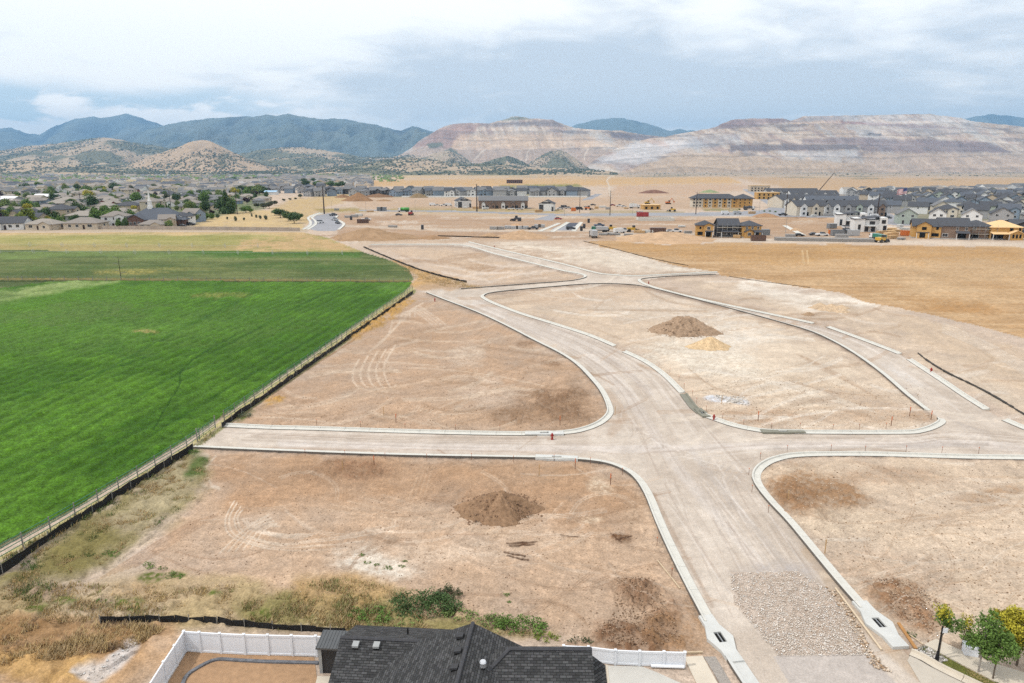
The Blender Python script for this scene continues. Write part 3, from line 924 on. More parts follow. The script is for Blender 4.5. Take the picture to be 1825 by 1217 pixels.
m_dry = mat('dry_grass', vcol='tint', rough=0.95, var=0.28, scale=1.0, bump=0.12, bscale=2.4, spec=0.1)


def gz(px, py):
    """height of the relief at a point of the sheet"""
    i = np.clip(np.interp(-np.asarray(py, float), -PYS, np.arange(len(PYS))), 0, nrow - 1.001)
    j = np.clip((np.asarray(px, float) - PXS[0]) / 1.75, 0, ncol - 1.001)
    return HGT[np.round(i).astype(int), np.round(j).astype(int)]


def zone_mesh(name, zi, m_, kind):
    f = GF[zone == zi]
    used, inv = np.unique(f, return_inverse=True)
    me = raw_mesh(name, GV[used], inv.reshape(-1, 4), m_, GC[used], smooth_=True)
    tag(link(name, me), kind=kind)


zone_mesh('ground', 0, m_soil, 'structure')
zone_mesh('gravel_road', 1, m_road, 'structure')
zone_mesh('alfalfa_crop', 2, m_crop, 'stuff')
zone_mesh('pasture', 3, m_past, 'structure')
zone_mesh('dry_field', 4, m_dry, 'structure')
zone_mesh('asphalt_street', 5, m_road, 'structure')
# coarse plain below the fine sheet: carries on to the sides and to the mountains
S = 24000
me = raw_mesh('plain', [(-S, -2500, -.7), (S, -2500, -.7), (S, 23000, -.7), (-S, 23000, -.7)], [(0, 1, 2, 3)], mat('plain_soil', C(196, 172, 142), var=0.3, scale=0.02))
tag(link('plain', me), kind='structure')


# ---------------------------------------------------------------- hills and mountains
def sil_at(sil, px):
    s = np.asarray(sil, float)
    return np.interp(px, s[:, 0], s[:, 1])


def ridge(name, sil, Y, front, back, nx, ny, colour, px0, px1, rough=0.2, fx=900.0, prof=1.0, seed=0, m_=None, foot=0.0, terrace=None, jag=0.0):
    px = np.linspace(px0, px1, nx)
    py = sil_at(sil, px) + jag * (fbm(px / 9.0, px * 0, seed + 3, 3) - 0.5)
    dx, dy, dz = ray(px, py)
    t = Y / dy
    Xc, Zc = dx * t, np.maximum(CAM_H + dz * t, 1.0)
    s = np.concatenate([np.linspace(-1, 0, ny), np.linspace(0, 1, max(6, ny // 4))[1:]])
    Sg, Xg = np.meshgrid(s, Xc, indexing='ij')
    Zg = np.broadcast_to(Zc, Sg.shape)
    Yg = Y + np.where(Sg < 0, Sg * front, Sg * back)
    Xg = Xg * (Yg / Y)
    a = np.abs(Sg)
    w = fbm(Xg / fx, Yg / (fx * 2.2), seed, 5) - 0.5
    rid = 1 - np.abs(2 * fbm(Xg / (fx * .7), Yg / (fx * 1.6), seed + 7, 5) - 1)
    aa = np.clip(a + rough * 1.6 * w * np.sin(np.pi * np.clip(a, 0, 1)), 0, 1)
    h = (1 - aa) ** prof
    if terrace:
        h = terrace(h, Xg, Yg, Sg)
    Z = foot + (Zg - foot) * h - (Zg - foot) * rough * 0.9 * (1 - rid) * np.sin(np.pi * a) * (1 if not terrace else .15)
    Z = np.where(a > 0.995, -6.0, np.minimum(np.maximum(Z, -5.0), Zg))
    ppx, ppy = to_px((Xg, Yg, Z))
    rid_s = np.clip((rid - .4) * 2, 0, 1)
    cc = colour(ppx, ppy, Xg, Yg, Z, Zg, rid_s)
    n0, n1_ = Sg.shape
    ix = np.arange(n0 * n1_).reshape(n0, n1_)
    F = np.stack([ix[:-1, :-1], ix[:-1, 1:], ix[1:, 1:], ix[1:, :-1]], -1).reshape(-1, 4)
    me = raw_mesh(name, np.stack([Xg, Yg, Z], -1).reshape(-1, 3), F, m_, np.clip(cc, .003, .8).reshape(-1, 3), smooth_=True)
    tag(link(name, me), kind='structure')
    return Xg, Yg, Z, cc


m_mtn = mat('mountain_slopes', vcol='tint', rough=1.0, var=0.2, scale=0.01, spec=0.05)
m_hill = mat('hill_slopes', vcol='tint', rough=1.0, var=0.25, scale=0.04, spec=0.05)


def L3(c1, c2, k):
    return np.asarray(c1) * (1 - k[..., None]) + np.asarray(c2) * k[..., None]


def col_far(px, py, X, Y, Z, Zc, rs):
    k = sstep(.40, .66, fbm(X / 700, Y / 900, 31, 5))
    base = L3((0.010, 0.020, 0.040), (0.115, 0.14, 0.13), rs)  # sunlit ridges, shaded hollows and blue of the air put into the colour
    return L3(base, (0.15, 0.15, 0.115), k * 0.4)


SIL_A = [(-500, 240), (-60, 232), (0, 229), (20, 228), (45, 236), (70, 240), (95, 226), (130, 213), (150, 209), (165, 207), (175, 209), (185, 210), (200, 208), (225, 202), (245, 208), (270, 216), (292, 224), (330, 236), (420, 250), (900, 262), (1010, 230), (1030, 221), (1050, 216), (1075, 212), (1090, 210), (1105, 210), (1140, 217), (1170, 224), (1190, 233), (1210, 230), (1235, 233), (1290, 240), (1400, 262), (1690, 224), (1710, 214), (1740, 207), (1770, 203), (1800, 207), (1825, 210), (1900, 218), (2300, 238)]
ridge('far_mountains', SIL_A, 17000, 4200, 2500, 1000, 90, col_far, -420, 2250, .50, 1100, .9, 40, m_mtn, jag=3)
SIL_B = [(-500, 262), (0, 262), (120, 254), (200, 246), (270, 230), (300, 222), (325, 217), (340, 214), (380, 211), (430, 208), (460, 207), (475, 204), (490, 206), (505, 204), (515, 203), (525, 205), (540, 208), (580, 212), (600, 211), (620, 212), (640, 218), (670, 222), (690, 228), (715, 232), (735, 225), (760, 231), (790, 240), (850, 255), (1000, 270), (2300, 300)]
ridge('blue_mountain', SIL_B, 12500, 4000, 1800, 900, 120, col_far, -420, 1200, .52, 800, .85, 51, m_mtn, jag=3)


def col_scrub(th, tanc=(0.40, 0.31, 0.205)):
    def f(px, py, X, Y, Z, Zc, rs):
        k = sstep(th - .07, th + .07, fbm(X / 260, Y / 420, 61, 5) - .18 * (rs - .5))
        base = L3(tanc, (0.33, 0.25, 0.18), fbm(X / 60, Y / 60, 62, 3))
        return L3(base, (0.085, 0.10, 0.062), k * .8)
    return f


SIL_C = [(-500, 290), (-100, 272), (0, 268), (40, 262), (80, 258), (110, 254), (130, 252), (160, 246), (190, 245), (220, 250), (250, 256), (290, 262), (330, 266), (420, 276), (470, 265), (510, 263), (540, 262), (580, 268), (620, 275), (650, 280), (690, 280), (730, 276), (770, 282), (840, 292), (900, 300), (2300, 310)]
HILL1 = ridge('tan_foothills', SIL_C, 7000, 2300, 900, 900, 70, col_scrub(.47), -420, 900, .34, 420, .9, 70, m_hill, jag=3)
SIL_D = [(150, 308), (200, 300), (240, 288), (265, 279), (285, 273), (300, 268), (318, 262), (333, 255), (345, 251), (358, 249), (370, 250), (385, 256), (400, 263), (415, 271), (430, 278), (445, 285), (460, 290), (480, 296), (520, 302), (560, 308)]
HILL2 = ridge('cone_hill', SIL_D, 4800, 900, 700, 400, 60, col_scrub(.62, (0.43, 0.31, 0.20)), 150, 560, .34, 170, .8, 81, m_hill, jag=2)
SIL_E = [(-500, 292), (-200, 290), (0, 288), (60, 286), (120, 292), (180, 296), (230, 298), (300, 302), (560, 304), (600, 298), (640, 292), (690, 285), (730, 281), (770, 284), (800, 290), (830, 293), (870, 290), (910, 295), (960, 298), (1050, 302), (1100, 306)]
HILL3 = ridge('low_foothills', SIL_E, 4300, 1000, 800, 800, 40, col_scrub(.5), -420, 1100, .3, 220, .9, 91, m_hill, jag=2)

# the terraced mine heaps
SIL_M1 = [(640, 310), (690, 285), (715, 275), (735, 262), (747, 251), (760, 243), (775, 234), (790, 226), (800, 222), (812, 220), (840, 219), (870, 220), (885, 216), (900, 213), (912, 208), (920, 207), (935, 209), (945, 211), (965, 212), (985, 213), (995, 218), (1005, 222), (1020, 227), (1040, 230), (1060, 231), (1085, 232), (1110, 233), (1130, 237), (1150, 240), (1180, 243), (1210, 246), (1300, 262), (1400, 290), (1440, 310)]
SIL_M2 = [(1000, 312), (1045, 296), (1060, 285), (1090, 268), (1120, 256), (1160, 246), (1185, 244), (1200, 240), (1235, 234), (1260, 230), (1275, 226), (1285, 221), (1305, 213), (1320, 212), (1340, 211), (1395, 211), (1408, 215), (1420, 212), (1432, 207), (1470, 206.5), (1500, 206), (1530, 205), (1560, 205), (1600, 203.5), (1660, 203), (1675, 206), (1690, 207), (1715, 210), (1730, 216), (1760, 219), (1790, 222), (1825, 226), (1900, 232), (2100, 246), (2300, 260)]


def steps(levels, k=.86):
    lv = np.asarray(levels, float)

    def f(h, X, Y, S_):
        hh = np.clip(h, 0, 1)
        out = np.zeros_like(hh)
        for a, b in zip(lv[:-1], lv[1:]):
            m_ = (hh >= a) & (hh <= b)
            t = (hh - a) / (b - a)
            out = np.where(m_, a + (b - a) * sstep(0.28, 1.0, t), out)
        return out * k + hh * (1 - k)
    return f


BN = 0.0


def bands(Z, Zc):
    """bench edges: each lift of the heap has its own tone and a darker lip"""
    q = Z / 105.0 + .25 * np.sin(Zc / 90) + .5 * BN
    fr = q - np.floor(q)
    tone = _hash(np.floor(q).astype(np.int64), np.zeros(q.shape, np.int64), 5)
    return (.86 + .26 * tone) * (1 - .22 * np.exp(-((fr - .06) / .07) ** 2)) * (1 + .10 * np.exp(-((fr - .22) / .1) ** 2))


def col_mine(shift):
    def f(px, py, X, Y, Z, Zc, rs):
        st = fbm((X + (Y - 7000) * .12) / 30, Z / 420, 101 + shift, 4)
        st2 = fbm(X / 75 + Z * .01, Z / 900, 111 + shift, 3)
        global BN
        BN = fbm(X / 420, Y / 700, 171, 4) - .5
        base = L3((0.44, 0.35, 0.27), (0.52, 0.45, 0.38), sstep(.3, .7, st))
        base = L3(base, (0.38, 0.28, 0.245), sstep(.50, .72, st2) * .7)
        base = L3(base, (0.44, 0.45, 0.46), sstep(.55, .7, fbm(X / 150, Z / 300, 121 + shift, 3)) * .7)

        base = L3(base, (0.20, 0.165, 0.155), sstep(.52, .68, fbm(X / 260, Z / 48, 181 + shift, 4)) * .65)
        base = L3(base, (0.56, 0.52, 0.46), sstep(.56, .70, fbm(X / 190 + 9, Z / 70, 191 + shift, 4)) * .6)

        def pt(pts, c, a=.9, fe=2.5):
            nonlocal base
            wx = px + 8 * (fbm(X / 60, Z / 60, 7, 3) - .5)
            wy = py + 5 * (fbm(X / 50, Z / 50, 8, 3) - .5)
            d = segdist(wx, wy, pts, True)
            d = np.where(inpoly(wx, wy, pts), d, -d)
            kk = sstep(-fe, fe, d) * a
            base = L3(base, c, kk)
        grey, white, purp, red, tan_ = (0.28, 0.30, 0.34), (0.56, 0.56, 0.58), (0.20, 0.14, 0.145), (0.36, 0.23, 0.19), (0.44, 0.35, 0.255)
        if shift == 0:
            pt([(735, 262), (760, 243), (790, 226), (812, 220), (860, 220), (830, 250), (800, 266), (740, 262)], (0.31, 0.20, 0.165), .85, 5)
            pt([(855, 220), (985, 213), (1010, 226), (930, 224), (860, 226)], (0.19, 0.155, 0.15), .8)
            pt([(885, 216), (920, 206), (950, 211), (920, 214)], (0.10, 0.13, 0.09), .8)
            pt([(820, 240), (1040, 240), (1110, 262), (940, 265), (800, 266)], (0.66, 0.50, 0.34), .6, 5)
            pt([(1090, 235), (1180, 243), (1160, 250), (1090, 246)], (0.15, 0.115, 0.12), .8)
            pt([(760, 258), (785, 252), (792, 262), (765, 264)], (0.11, 0.13, 0.085), .9, 2)
            pt([(740, 264), (1100, 266), (1160, 270), (1100, 300), (680, 300), (700, 280)], (0.44, 0.35, 0.28), .8, 2)
            for a_, b_ in (((862, 266), (842, 286)), ((942, 266), (932, 290)), ((1047, 264), (1038, 286)), ((985, 262), (1020, 275))):
                pt([a_, (a_[0] + 3, a_[1]), (b_[0] + 3, b_[1]), b_], (0.62, 0.55, 0.47), .9, 1)
            pt([(765, 282), (800, 264), (815, 268), (835, 286)], (0.10, 0.12, 0.08), .9, 2)
        else:
            pt([(1270, 226), (1305, 213), (1340, 210), (1400, 210), (1420, 216), (1300, 228)], purp, .75, 3)
            pt([(1060, 290), (1130, 256), (1200, 248), (1260, 258), (1180, 274), (1140, 292)], white, .85, 5)
            pt([(1150, 250), (1180, 250), (1190, 262), (1165, 258)], (0.50, 0.34, 0.25), .5, 4)
            pt([(1210, 262), (1250, 240), (1320, 238), (1320, 254), (1260, 266)], grey, .5, 5)
            pt([(1420, 216), (1440, 207), (1560, 206), (1530, 214)], grey, .6, 3)
            pt([(1495, 216), (1640, 222), (1740, 230), (1640, 228), (1500, 220)], (0.24, 0.14, 0.125), .92, 1.5)
            pt([(1530, 206), (1680, 206), (1760, 228), (1700, 240), (1560, 238)], white, .35, 6)
            pt([(1300, 258), (1525, 257), (1530, 266), (1300, 270)], (0.16, 0.125, 0.125), .85, 2.5)
            pt([(1430, 247), (1540, 246), (1760, 252), (1800, 272), (1540, 270), (1530, 258), (1432, 256)], (0.22, 0.165, 0.165), .78, 3)
            pt([(1380, 270), (1525, 268), (1530, 280), (1400, 280)], (0.50, 0.51, 0.53), .6, 2)
            pt([(1445, 281), (1500, 280), (1500, 292), (1450, 293)], (0.46, 0.46, 0.46), .8, 2)
            pt([(1545, 237), (1570, 238), (1572, 241), (1550, 240)], (0.13, 0.12, 0.13), .9, 1)
            pt([(1150, 292), (1200, 276), (1300, 272), (1400, 284), (1560, 292), (1560, 310), (1100, 310)], tan_, .9, 3)
            pt([(1540, 272), (1825, 274), (2300, 290), (2300, 312), (1540, 312)], (0.44, 0.355, 0.28), .85, 4)
            for a_, b_ in (((1590, 286), (1612, 304)), ((1640, 284), (1668, 302)), ((1735, 278), (1780, 300)), ((1690, 282), (1740, 280))):
                pt([a_, (a_[0] + 4, a_[1]), (b_[0] + 3, b_[1]), b_], (0.58, 0.49, 0.40), .8, 1)
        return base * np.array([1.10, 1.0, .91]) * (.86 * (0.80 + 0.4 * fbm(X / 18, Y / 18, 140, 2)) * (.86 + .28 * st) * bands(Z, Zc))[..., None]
    return f


ridge('mine_terraces', SIL_M1, 8200, 1500, 1500, 1100, 120, col_mine(0), 640, 1440, .10, 500, .85, 130, m_mtn, terrace=steps([0, .16, .36, .62, .8, 1.0], .7), jag=1.5)
ridge('mine_waste_heap', SIL_M2, 7000, 1500, 1500, 1500, 130, col_mine(9), 1000, 2260, .08, 450, .85, 150, m_mtn, terrace=steps([0, .12, .24, .40, .56, .70, .85, 1.0], .75), jag=1.5)


def knoll(name, sil, Y, th=.35):
    return ridge(name, sil, Y, 700, 420, 160, 50, col_scrub(th + .08, (0.38, 0.31, 0.22)), sil[0][0], sil[-1][0], .45, 130, 1.05, 160 + int(sil[0][0]), m_hill, jag=1.5)


KN = [knoll('scrub_knoll', [(930, 306), (945, 290), (965, 277), (985, 268), (1000, 268), (1015, 275), (1030, 285), (1050, 300), (1060, 306)], 5600, .42),
      knoll('scrub_knoll', [(830, 306), (860, 290), (885, 282), (905, 278), (925, 284), (945, 296), (960, 306)], 5200, .42),
      knoll('scrub_knoll', [(690, 306), (740, 290), (775, 272), (800, 268), (825, 280), (850, 296), (860, 306)], 5900, .4)]

# ---------------------------------------------------------------- haze over the valley
vm = bpy.data.materials.new('haze_air')
vm.use_nodes = True
nt = vm.node_tree
nt.nodes.clear()
vo = nt.nodes.new('ShaderNodeOutputMaterial')
pvn = nt.nodes.new('ShaderNodeVolumePrincipled')
pvn.inputs['Color'].default_value = (0.36, 0.65, 1.0, 1)
pvn.inputs['Density'].default_value = 6.0e-5
pvn.inputs['Anisotropy'].default_value = 0.1
nt.links.new(pvn.outputs[0], vo.inputs['Volume'])
bx0 = [(-24500, -2600, -8), (24500, -2600, -8), (24500, 23500, -8), (-24500, 23500, -8)]
bv = bx0 + [(x, y, 1450) for x, y, z in bx0]
me = raw_mesh('haze', bv, [(3, 2, 1, 0), (4, 5, 6, 7), (0, 1, 5, 4), (1, 2, 6, 5), (2, 3, 7, 6), (3, 0, 4, 7)], vm)
tag(link('haze', me), kind='stuff')


# ================================================================ building helpers
class MB:
    """collects boxes, tubes and faces for one mesh"""

    def __init__(s):
        s.v, s.f, s.m = [], [], []

    def face(s, pts, m=0):
        n = len(s.v)
        s.v += [tuple(p) for p in pts]
        s.f.append(tuple(range(n, n + len(pts))))
        s.m.append(m)

    def box(s, x0, x1, y0, y1, z0, z1, m=0, rot=None, org=None):
        P = [(x0, y0, z0), (x1, y0, z0), (x1, y1, z0), (x0, y1, z0), (x0, y0, z1), (x1, y0, z1), (x1, y1, z1), (x0, y1, z1)]
        if rot is not None:
            M_ = Matrix.Rotation(rot, 3, 'Z')
            o = Vector(org or (0, 0, 0))
            P = [tuple(M_ @ (Vector(p) - o) + o) for p in P]
        n = len(s.v)
        s.v += P
        for q in ((0, 3, 2, 1), (4, 5, 6, 7), (0, 1, 5, 4), (1, 2, 6, 5), (2, 3, 7, 6), (3, 0, 4, 7)):
            s.f.append(tuple(n + k for k in q))
            s.m.append(m)

    def solid(s, top, dz, m=0):
        """a slab: polygon top face and its copy dz below"""
        b = [(p[0], p[1], p[2] - dz) for p in top]
        s.face(top, m)
        s.face(b[::-1], m)
        k = len(top)
        for i in range(k):
            s.face([top[i], b[i], b[(i + 1) % k], top[(i + 1) % k]], m)

    def tube(s, p0, p1, r0, r1=None, n=6, m=0, cap=True):
        r1 = r0 if r1 is None else r1
        p0, p1 = Vector(p0), Vector(p1)
        d = (p1 - p0).normalized()
        a = d.orthogonal().normalized()
        b = d.cross(a)
        k = len(s.v)
        for p, r in ((p0, r0), (p1, r1)):
            for i in range(n):
                t = 2 * math.pi * i / n
                s.v.append(tuple(p + (a * math.cos(t) + b * math.sin(t)) * r))
        for i in range(n):
            j = (i + 1) % n
            s.f.append((k + i, k + j, k + n + j, k + n + i))
            s.m.append(m)
        if cap:
            s.f.append(tuple(k + i for i in range(n))[::-1])
            s.f.append(tuple(k + n + i for i in range(n)))
            s.m += [m, m]

    def wheel(s, c, r, w, m=0, n=14):
        s.tube((c[0], c[1] - w / 2, c[2]), (c[0], c[1] + w / 2, c[2]), r, r, n, m)

    def mesh(s, name, mats, smooth_=False):
        return raw_mesh(name, s.v, s.f, mats, mi=s.m, smooth_=smooth_)


def empty(name, loc, rotz, label, cat, group=None):
    o = bpy.data.objects.new(name, None)
    o.location = loc
    o.rotation_euler.z = rotz
    o.empty_display_size = 0.5
    col.objects.link(o)
    return tag(o, label, cat, group)


def part(name, mb, mats, parent, smooth_=False):
    return link(name, mb.mesh(name, mats, smooth_), parent)


def paint(o, m):
    """give one copy its own material without copying its mesh"""
    o.material_slots[0].link = 'OBJECT'
    o.material_slots[0].material = m


ORD = 'first second third fourth fifth sixth seventh eighth ninth tenth eleventh twelfth thirteenth fourteenth fifteenth sixteenth seventeenth eighteenth nineteenth twentieth'.split()
ORD += ['twenty-' + w for w in ORD[:9]] + ['thirtieth'] + ['thirty-' + w for w in ORD[:9]] + ['fortieth']


def ordw(k):
    return ORD[k] if k < len(ORD) else 'far'


m_conc = mat('new_concrete', C(222, 219, 210), rough=0.75, var=0.10, scale=1.5, bump=0.004)
m_conc_b = mat('fresh_concrete', C(216, 216, 212), rough=0.7, var=0.10, scale=1.2)
m_conc_d = mat('damp_concrete', C(140, 138, 124), rough=0.7, var=0.15, scale=1.2)
m_conc_e = mat('shaded_concrete', (.13, .115, .10), rough=.9, var=.25, scale=2)  # shade on the kerbs' upright faces, put into the colour
m_walk = mat('old_concrete', C(222, 210, 192), rough=0.8, var=0.10, scale=1.0)
m_black = mat('black_fabric', (0.012, 0.012, 0.013), rough=0.7, var=0.3, scale=2)
m_dark = mat('dark_hole', (0.006, 0.006, 0.006), rough=0.9)
m_steel = mat('weathered_steel', (0.045, 0.03, 0.026), rough=0.7, var=0.2)
m_galv = mat('galvanised_steel', (0.35, 0.36, 0.37), rough=0.45, metal=0.6)
m_vinyl = mat('white_vinyl', (0.74, 0.76, 0.80), rough=0.45, var=0.04, spec=0.4)
m_wood = mat('raw_lumber', (0.46, 0.30, 0.15), rough=0.8, var=0.2, scale=2)
m_red = mat('red_paint', (0.28, 0.02, 0.015), rough=0.5)
m_orange = mat('orange_paint', (0.55, 0.12, 0.03), rough=0.6)
m_rust = mat('rusty_rebar', (0.16, 0.07, 0.04), rough=0.9)
m_green_f = mat('green_pipe', (0.045, 0.15, 0.09), rough=0.6, var=0.25, scale=0.8)
m_post = mat('grey_post', (0.22, 0.21, 0.19), rough=0.8)


# ---------------------------------------------------------------- kerbs
def world_line(px_pts, n=3):
    q = smooth(px_pts, n)
    return [at(p.x, p.y) for p in q]


def resample(P, step):
    out = [P[0].copy()]
    acc = 0.0
    for a, b in zip(P[:-1], P[1:]):
        L_ = (b - a).length
        t = step - acc
        while t < L_:
            out.append(a.lerp(b, t / L_))
            t += step
        acc = (acc + L_) % step if step > 0 else 0
        acc = L_ - (t - step)
    return out


def kerb(px_pts, side, w=0.84, m_=None, z=0.0):
    """concrete kerb and gutter; side +1: the road lies to the right of the line's direction"""
    P = resample(world_line(px_pts), 0.75)
    prof = [(-.5, -.05), (-.5, .26), (-.30, .26), (-.25, .12), (.5, .09), (.5, -.05)]
    mb = MB()
    N = len(P)
    seg = 4
    for s0 in range(0, N - 1, seg):
        s1 = min(s0 + seg, N - 1)
        rows = []
        for k in range(s0, s1 + 1):
            p = P[k].copy()
            d = (P[min(k + 1, N - 1)] - P[max(k - 1, 0)]).normalized()
            if k == s0:
                p += d * .012
            if k == s1:
                p -= d * .012
            nrm = Vector((d.y, -d.x, 0)) * side
            rows.append([p + nrm * (a * w) + Vector((0, 0, h + z)) for a, h in prof])
        for r0, r1 in zip(rows[:-1], rows[1:]):
            for i in range(len(prof) - 1):
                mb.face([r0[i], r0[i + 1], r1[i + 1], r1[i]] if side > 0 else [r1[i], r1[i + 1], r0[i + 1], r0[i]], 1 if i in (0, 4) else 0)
        mb.face(rows[0])
        mb.face(rows[-1][::-1])
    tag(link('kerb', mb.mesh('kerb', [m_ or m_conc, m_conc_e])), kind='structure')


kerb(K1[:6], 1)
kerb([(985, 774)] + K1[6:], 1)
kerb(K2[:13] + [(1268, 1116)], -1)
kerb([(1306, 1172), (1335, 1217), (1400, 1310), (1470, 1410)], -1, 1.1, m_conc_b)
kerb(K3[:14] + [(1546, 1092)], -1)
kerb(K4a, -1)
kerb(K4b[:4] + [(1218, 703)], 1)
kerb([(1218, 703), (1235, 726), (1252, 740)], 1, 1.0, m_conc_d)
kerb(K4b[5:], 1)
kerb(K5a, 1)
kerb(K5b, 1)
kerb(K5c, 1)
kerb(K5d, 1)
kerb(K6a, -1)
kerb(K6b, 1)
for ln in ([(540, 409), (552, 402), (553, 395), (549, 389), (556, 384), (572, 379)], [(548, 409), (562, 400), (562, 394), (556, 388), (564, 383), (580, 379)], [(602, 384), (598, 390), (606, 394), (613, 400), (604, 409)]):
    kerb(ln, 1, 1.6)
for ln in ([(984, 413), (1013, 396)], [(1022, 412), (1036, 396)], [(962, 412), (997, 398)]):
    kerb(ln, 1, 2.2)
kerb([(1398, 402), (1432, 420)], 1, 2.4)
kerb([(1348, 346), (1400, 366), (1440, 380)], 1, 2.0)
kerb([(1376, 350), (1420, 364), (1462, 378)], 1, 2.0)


def inlet(px, py, dirpx, label, length=4.2, w=1.1, bulge=.35, m_=None, roadside=1):
    """box gutter inlet: apron slab with a dark grated opening"""
    p, q = at(*px_py(px, py)), at(px + dirpx[0], py + dirpx[1])
    ang = math.atan2((q - p).y, (q - p).x)
    o = empty('storm_inlet', p, ang, label, 'storm inlet', 'storm inlets in the gutters')
    mb = MB()
    h, hx, hy = length / 2, .5, .26
    z0, z1 = -.1, .22
    for x0, x1, y0, y1 in ((-h, -hx, -w / 2, w / 2), (hx, h, -w / 2, w / 2), (-hx, hx, -w / 2, -hy), (-hx, hx, hy, w / 2)):
        mb.box(x0, x1, y0, y1, z0, z1)
    for sy in (-1, 1):
        mb.solid([(-h * .55, sy * w / 2, z1 - .003), (0, sy * (w / 2 + bulge), z1 - .003), (h * .55, sy * w / 2, z1 - .003)][::sy], .3)
    part('apron', mb, m_ or m_conc_b, o)
    g = MB()
    g.box(-hx - .02, hx + .02, -hy - .02, hy + .02, -.5, .10)
    part('opening', g, m_dark, o)
    b = MB()
    b.box(-hx, hx, -.03, .03, .12, .19)
    part('crossbar', b, m_galv, o)
    return o


def px_py(a, b):
    return a, b


inlet(1283, 1140, (20, 30), 'storm inlet in fresh concrete beside the wide sidewalk next to the white fence', 4.6, 1.0, .4)
inlet(1566, 1114, (20, 22), 'storm inlet in fresh concrete next to the long pale pole', 4.8, 1.1, .4)
inlet(970, 773.5, (30, 0), 'storm inlet beside the red hydrant standing in the gravel crossing street', 4.5, 1.0, .1)
inlet(992, 817.5, (30, 1), 'storm inlet in the gutter behind the dark conical dirt pile', 4.5, 1.0, .1)
inlet(1395, 770.5, (30, 0), 'storm inlet with dark damp concrete along the pale central lot', 5, 1.0, .1, m_conc_d)
inlet(1251, 737, (10, 9), 'storm inlet at the end of the damp grey kerb beside a red hydrant', 3, 1.0, .1, m_conc_d)


# ---------------------------------------------------------------- dirt piles
def pile(px, pxw, py_base, py_top, c, label, sharp=1.0, depth=None, rough=.18, seed=1, py_mid=None, rocks=False):
    base = at(px, (py_base if py_mid is None else py_mid))
    sc = FPX / (base.y * CT + CAM_H * ST)
    rx = pxw / 2 / sc
    hz = 1.0
    # height so that the top reaches py_top
    for _ in range(30):
        if to_px((base.x, base.y, hz))[1] > py_top:
            hz *= 1.08
        else:
            hz *= .97
    ry = depth or min(rx * .8, (at(px, py_mid or py_base) - at(px, py_base)).length * 1.1 if py_mid else rx * .55)
    n, k = (90, 40) if pxw > 60 and py_base > 500 else (48, 18)
    V, F = [], []
    sx, sy = seed * 13.7, seed * 7.1
    aa, rr = np.meshgrid(np.linspace(0, 2 * np.pi, n, endpoint=False), np.linspace(0, 1, k), indexing='ij')
    x, y = np.cos(aa) * rr, np.sin(aa) * rr
    edge = 1 + .5 * (fbm(np.cos(aa) * 1.6 + sx, np.sin(aa) * 1.6 + sy, seed, 5, .65) - .5) * 2
    X, Y = x * rx * edge, y * ry * edge
    Hh = np.maximum(1 - np.sqrt(rr ** 2 + .012), 0) ** sharp if sharp >= 1 else (1 - rr ** (1 / sharp))
    Hh = np.maximum(Hh, 0)
    Hh = Hh * (1 + rough * 2.4 * (fbm(X / (rx * .35) + sx, Y / (rx * .35) + sy, seed + 1, 4) - .5)) + (rough * .55 * (fbm(X / (rx * .13) + sx, Y / (rx * .13) + sy, seed + 2, 3) - .5) + rough * .4 * (fbm(X / (rx * .045) + sx, Y / (rx * .045) + sy, seed + 3, 2) - .5)) * (1 - rr ** 4)
    Z = hz * Hh / max(Hh.max(), .1) - np.where(rr > .99, .25, 0)
    V = np.stack([X, Y, Z], -1).reshape(-1, 3)
    ix = np.arange(n * k).reshape(n, k)
    nxt = np.roll(ix, -1, 0)
    F = np.stack([ix[:, :-1], ix[:, 1:], nxt[:, 1:], nxt[:, :-1]], -1).reshape(-1, 4)
    cc = np.asarray(C(*c)) * (0.68 + .64 * fbm(X / (rx * .09) + 3, Y / (rx * .09), seed + 5, 4, .65)).reshape(-1, 1)
    me = raw_mesh('dirt_pile', V, F, mat('pile_soil', vcol='tint', rough=1.0, var=0.3, scale=3.0, bump=0.08, bscale=6, spec=.05), cc, smooth_=True)
    o = link('dirt_pile', me, None, base, 0)
    tag(o, label, 'dirt pile', 'dirt piles on the building site')
    return base, rx, ry, hz


NEARPILE = pile(890, 146, 934, 876, (156, 126, 100), 'dark brown conical dirt pile on the nearest bare lot beside the green field', 1.0, seed=1, py_mid=907, rough=.26)
PALEPILE = pile(1218, 116, 604, 563, (176, 150, 126), 'largest grey brown dirt pile on the pale central lot', 1.0, seed=2, py_mid=590, rough=.3)
pile(1264, 76, 629, 600, (222, 193, 154), 'small pale sand cone next to the grey brown pile', 1.15, seed=3, py_mid=618, rough=.08)
pile(662, 150, 434, 405, (176, 146, 116), 'long brown dirt pile at the corner of the pasture', .75, seed=4, py_mid=424, rough=.3)
pile(928, 96, 431, 410, (196, 164, 132), 'broad sandy dirt pile behind the pale far lot', .8, seed=5, py_mid=423, rough=.25)
pile(873, 34, 424, 415, (190, 158, 126), 'low sandy dirt heap near the broad sandy pile', .9, seed=6, py_mid=421)
pile(1182, 180, 435, 413, (204, 172, 140), 'very wide sandy dirt pile beside the unfinished orange houses', .7, seed=7, py_mid=427, rough=.22)
pile(640, 54, 360, 343, (160, 126, 96), 'tall brown dirt pile by the tan hillside', 1.0, seed=8, py_mid=358)
pile(612, 28, 354, 346, (150, 118, 92), 'short dark dirt pile just west of the tall brown pile', 1.0, seed=9, py_mid=352)
pile(676, 56, 353, 345, (140, 110, 86), 'low dark dirt ridge behind the tall brown pile', .8, seed=10, py_mid=351)
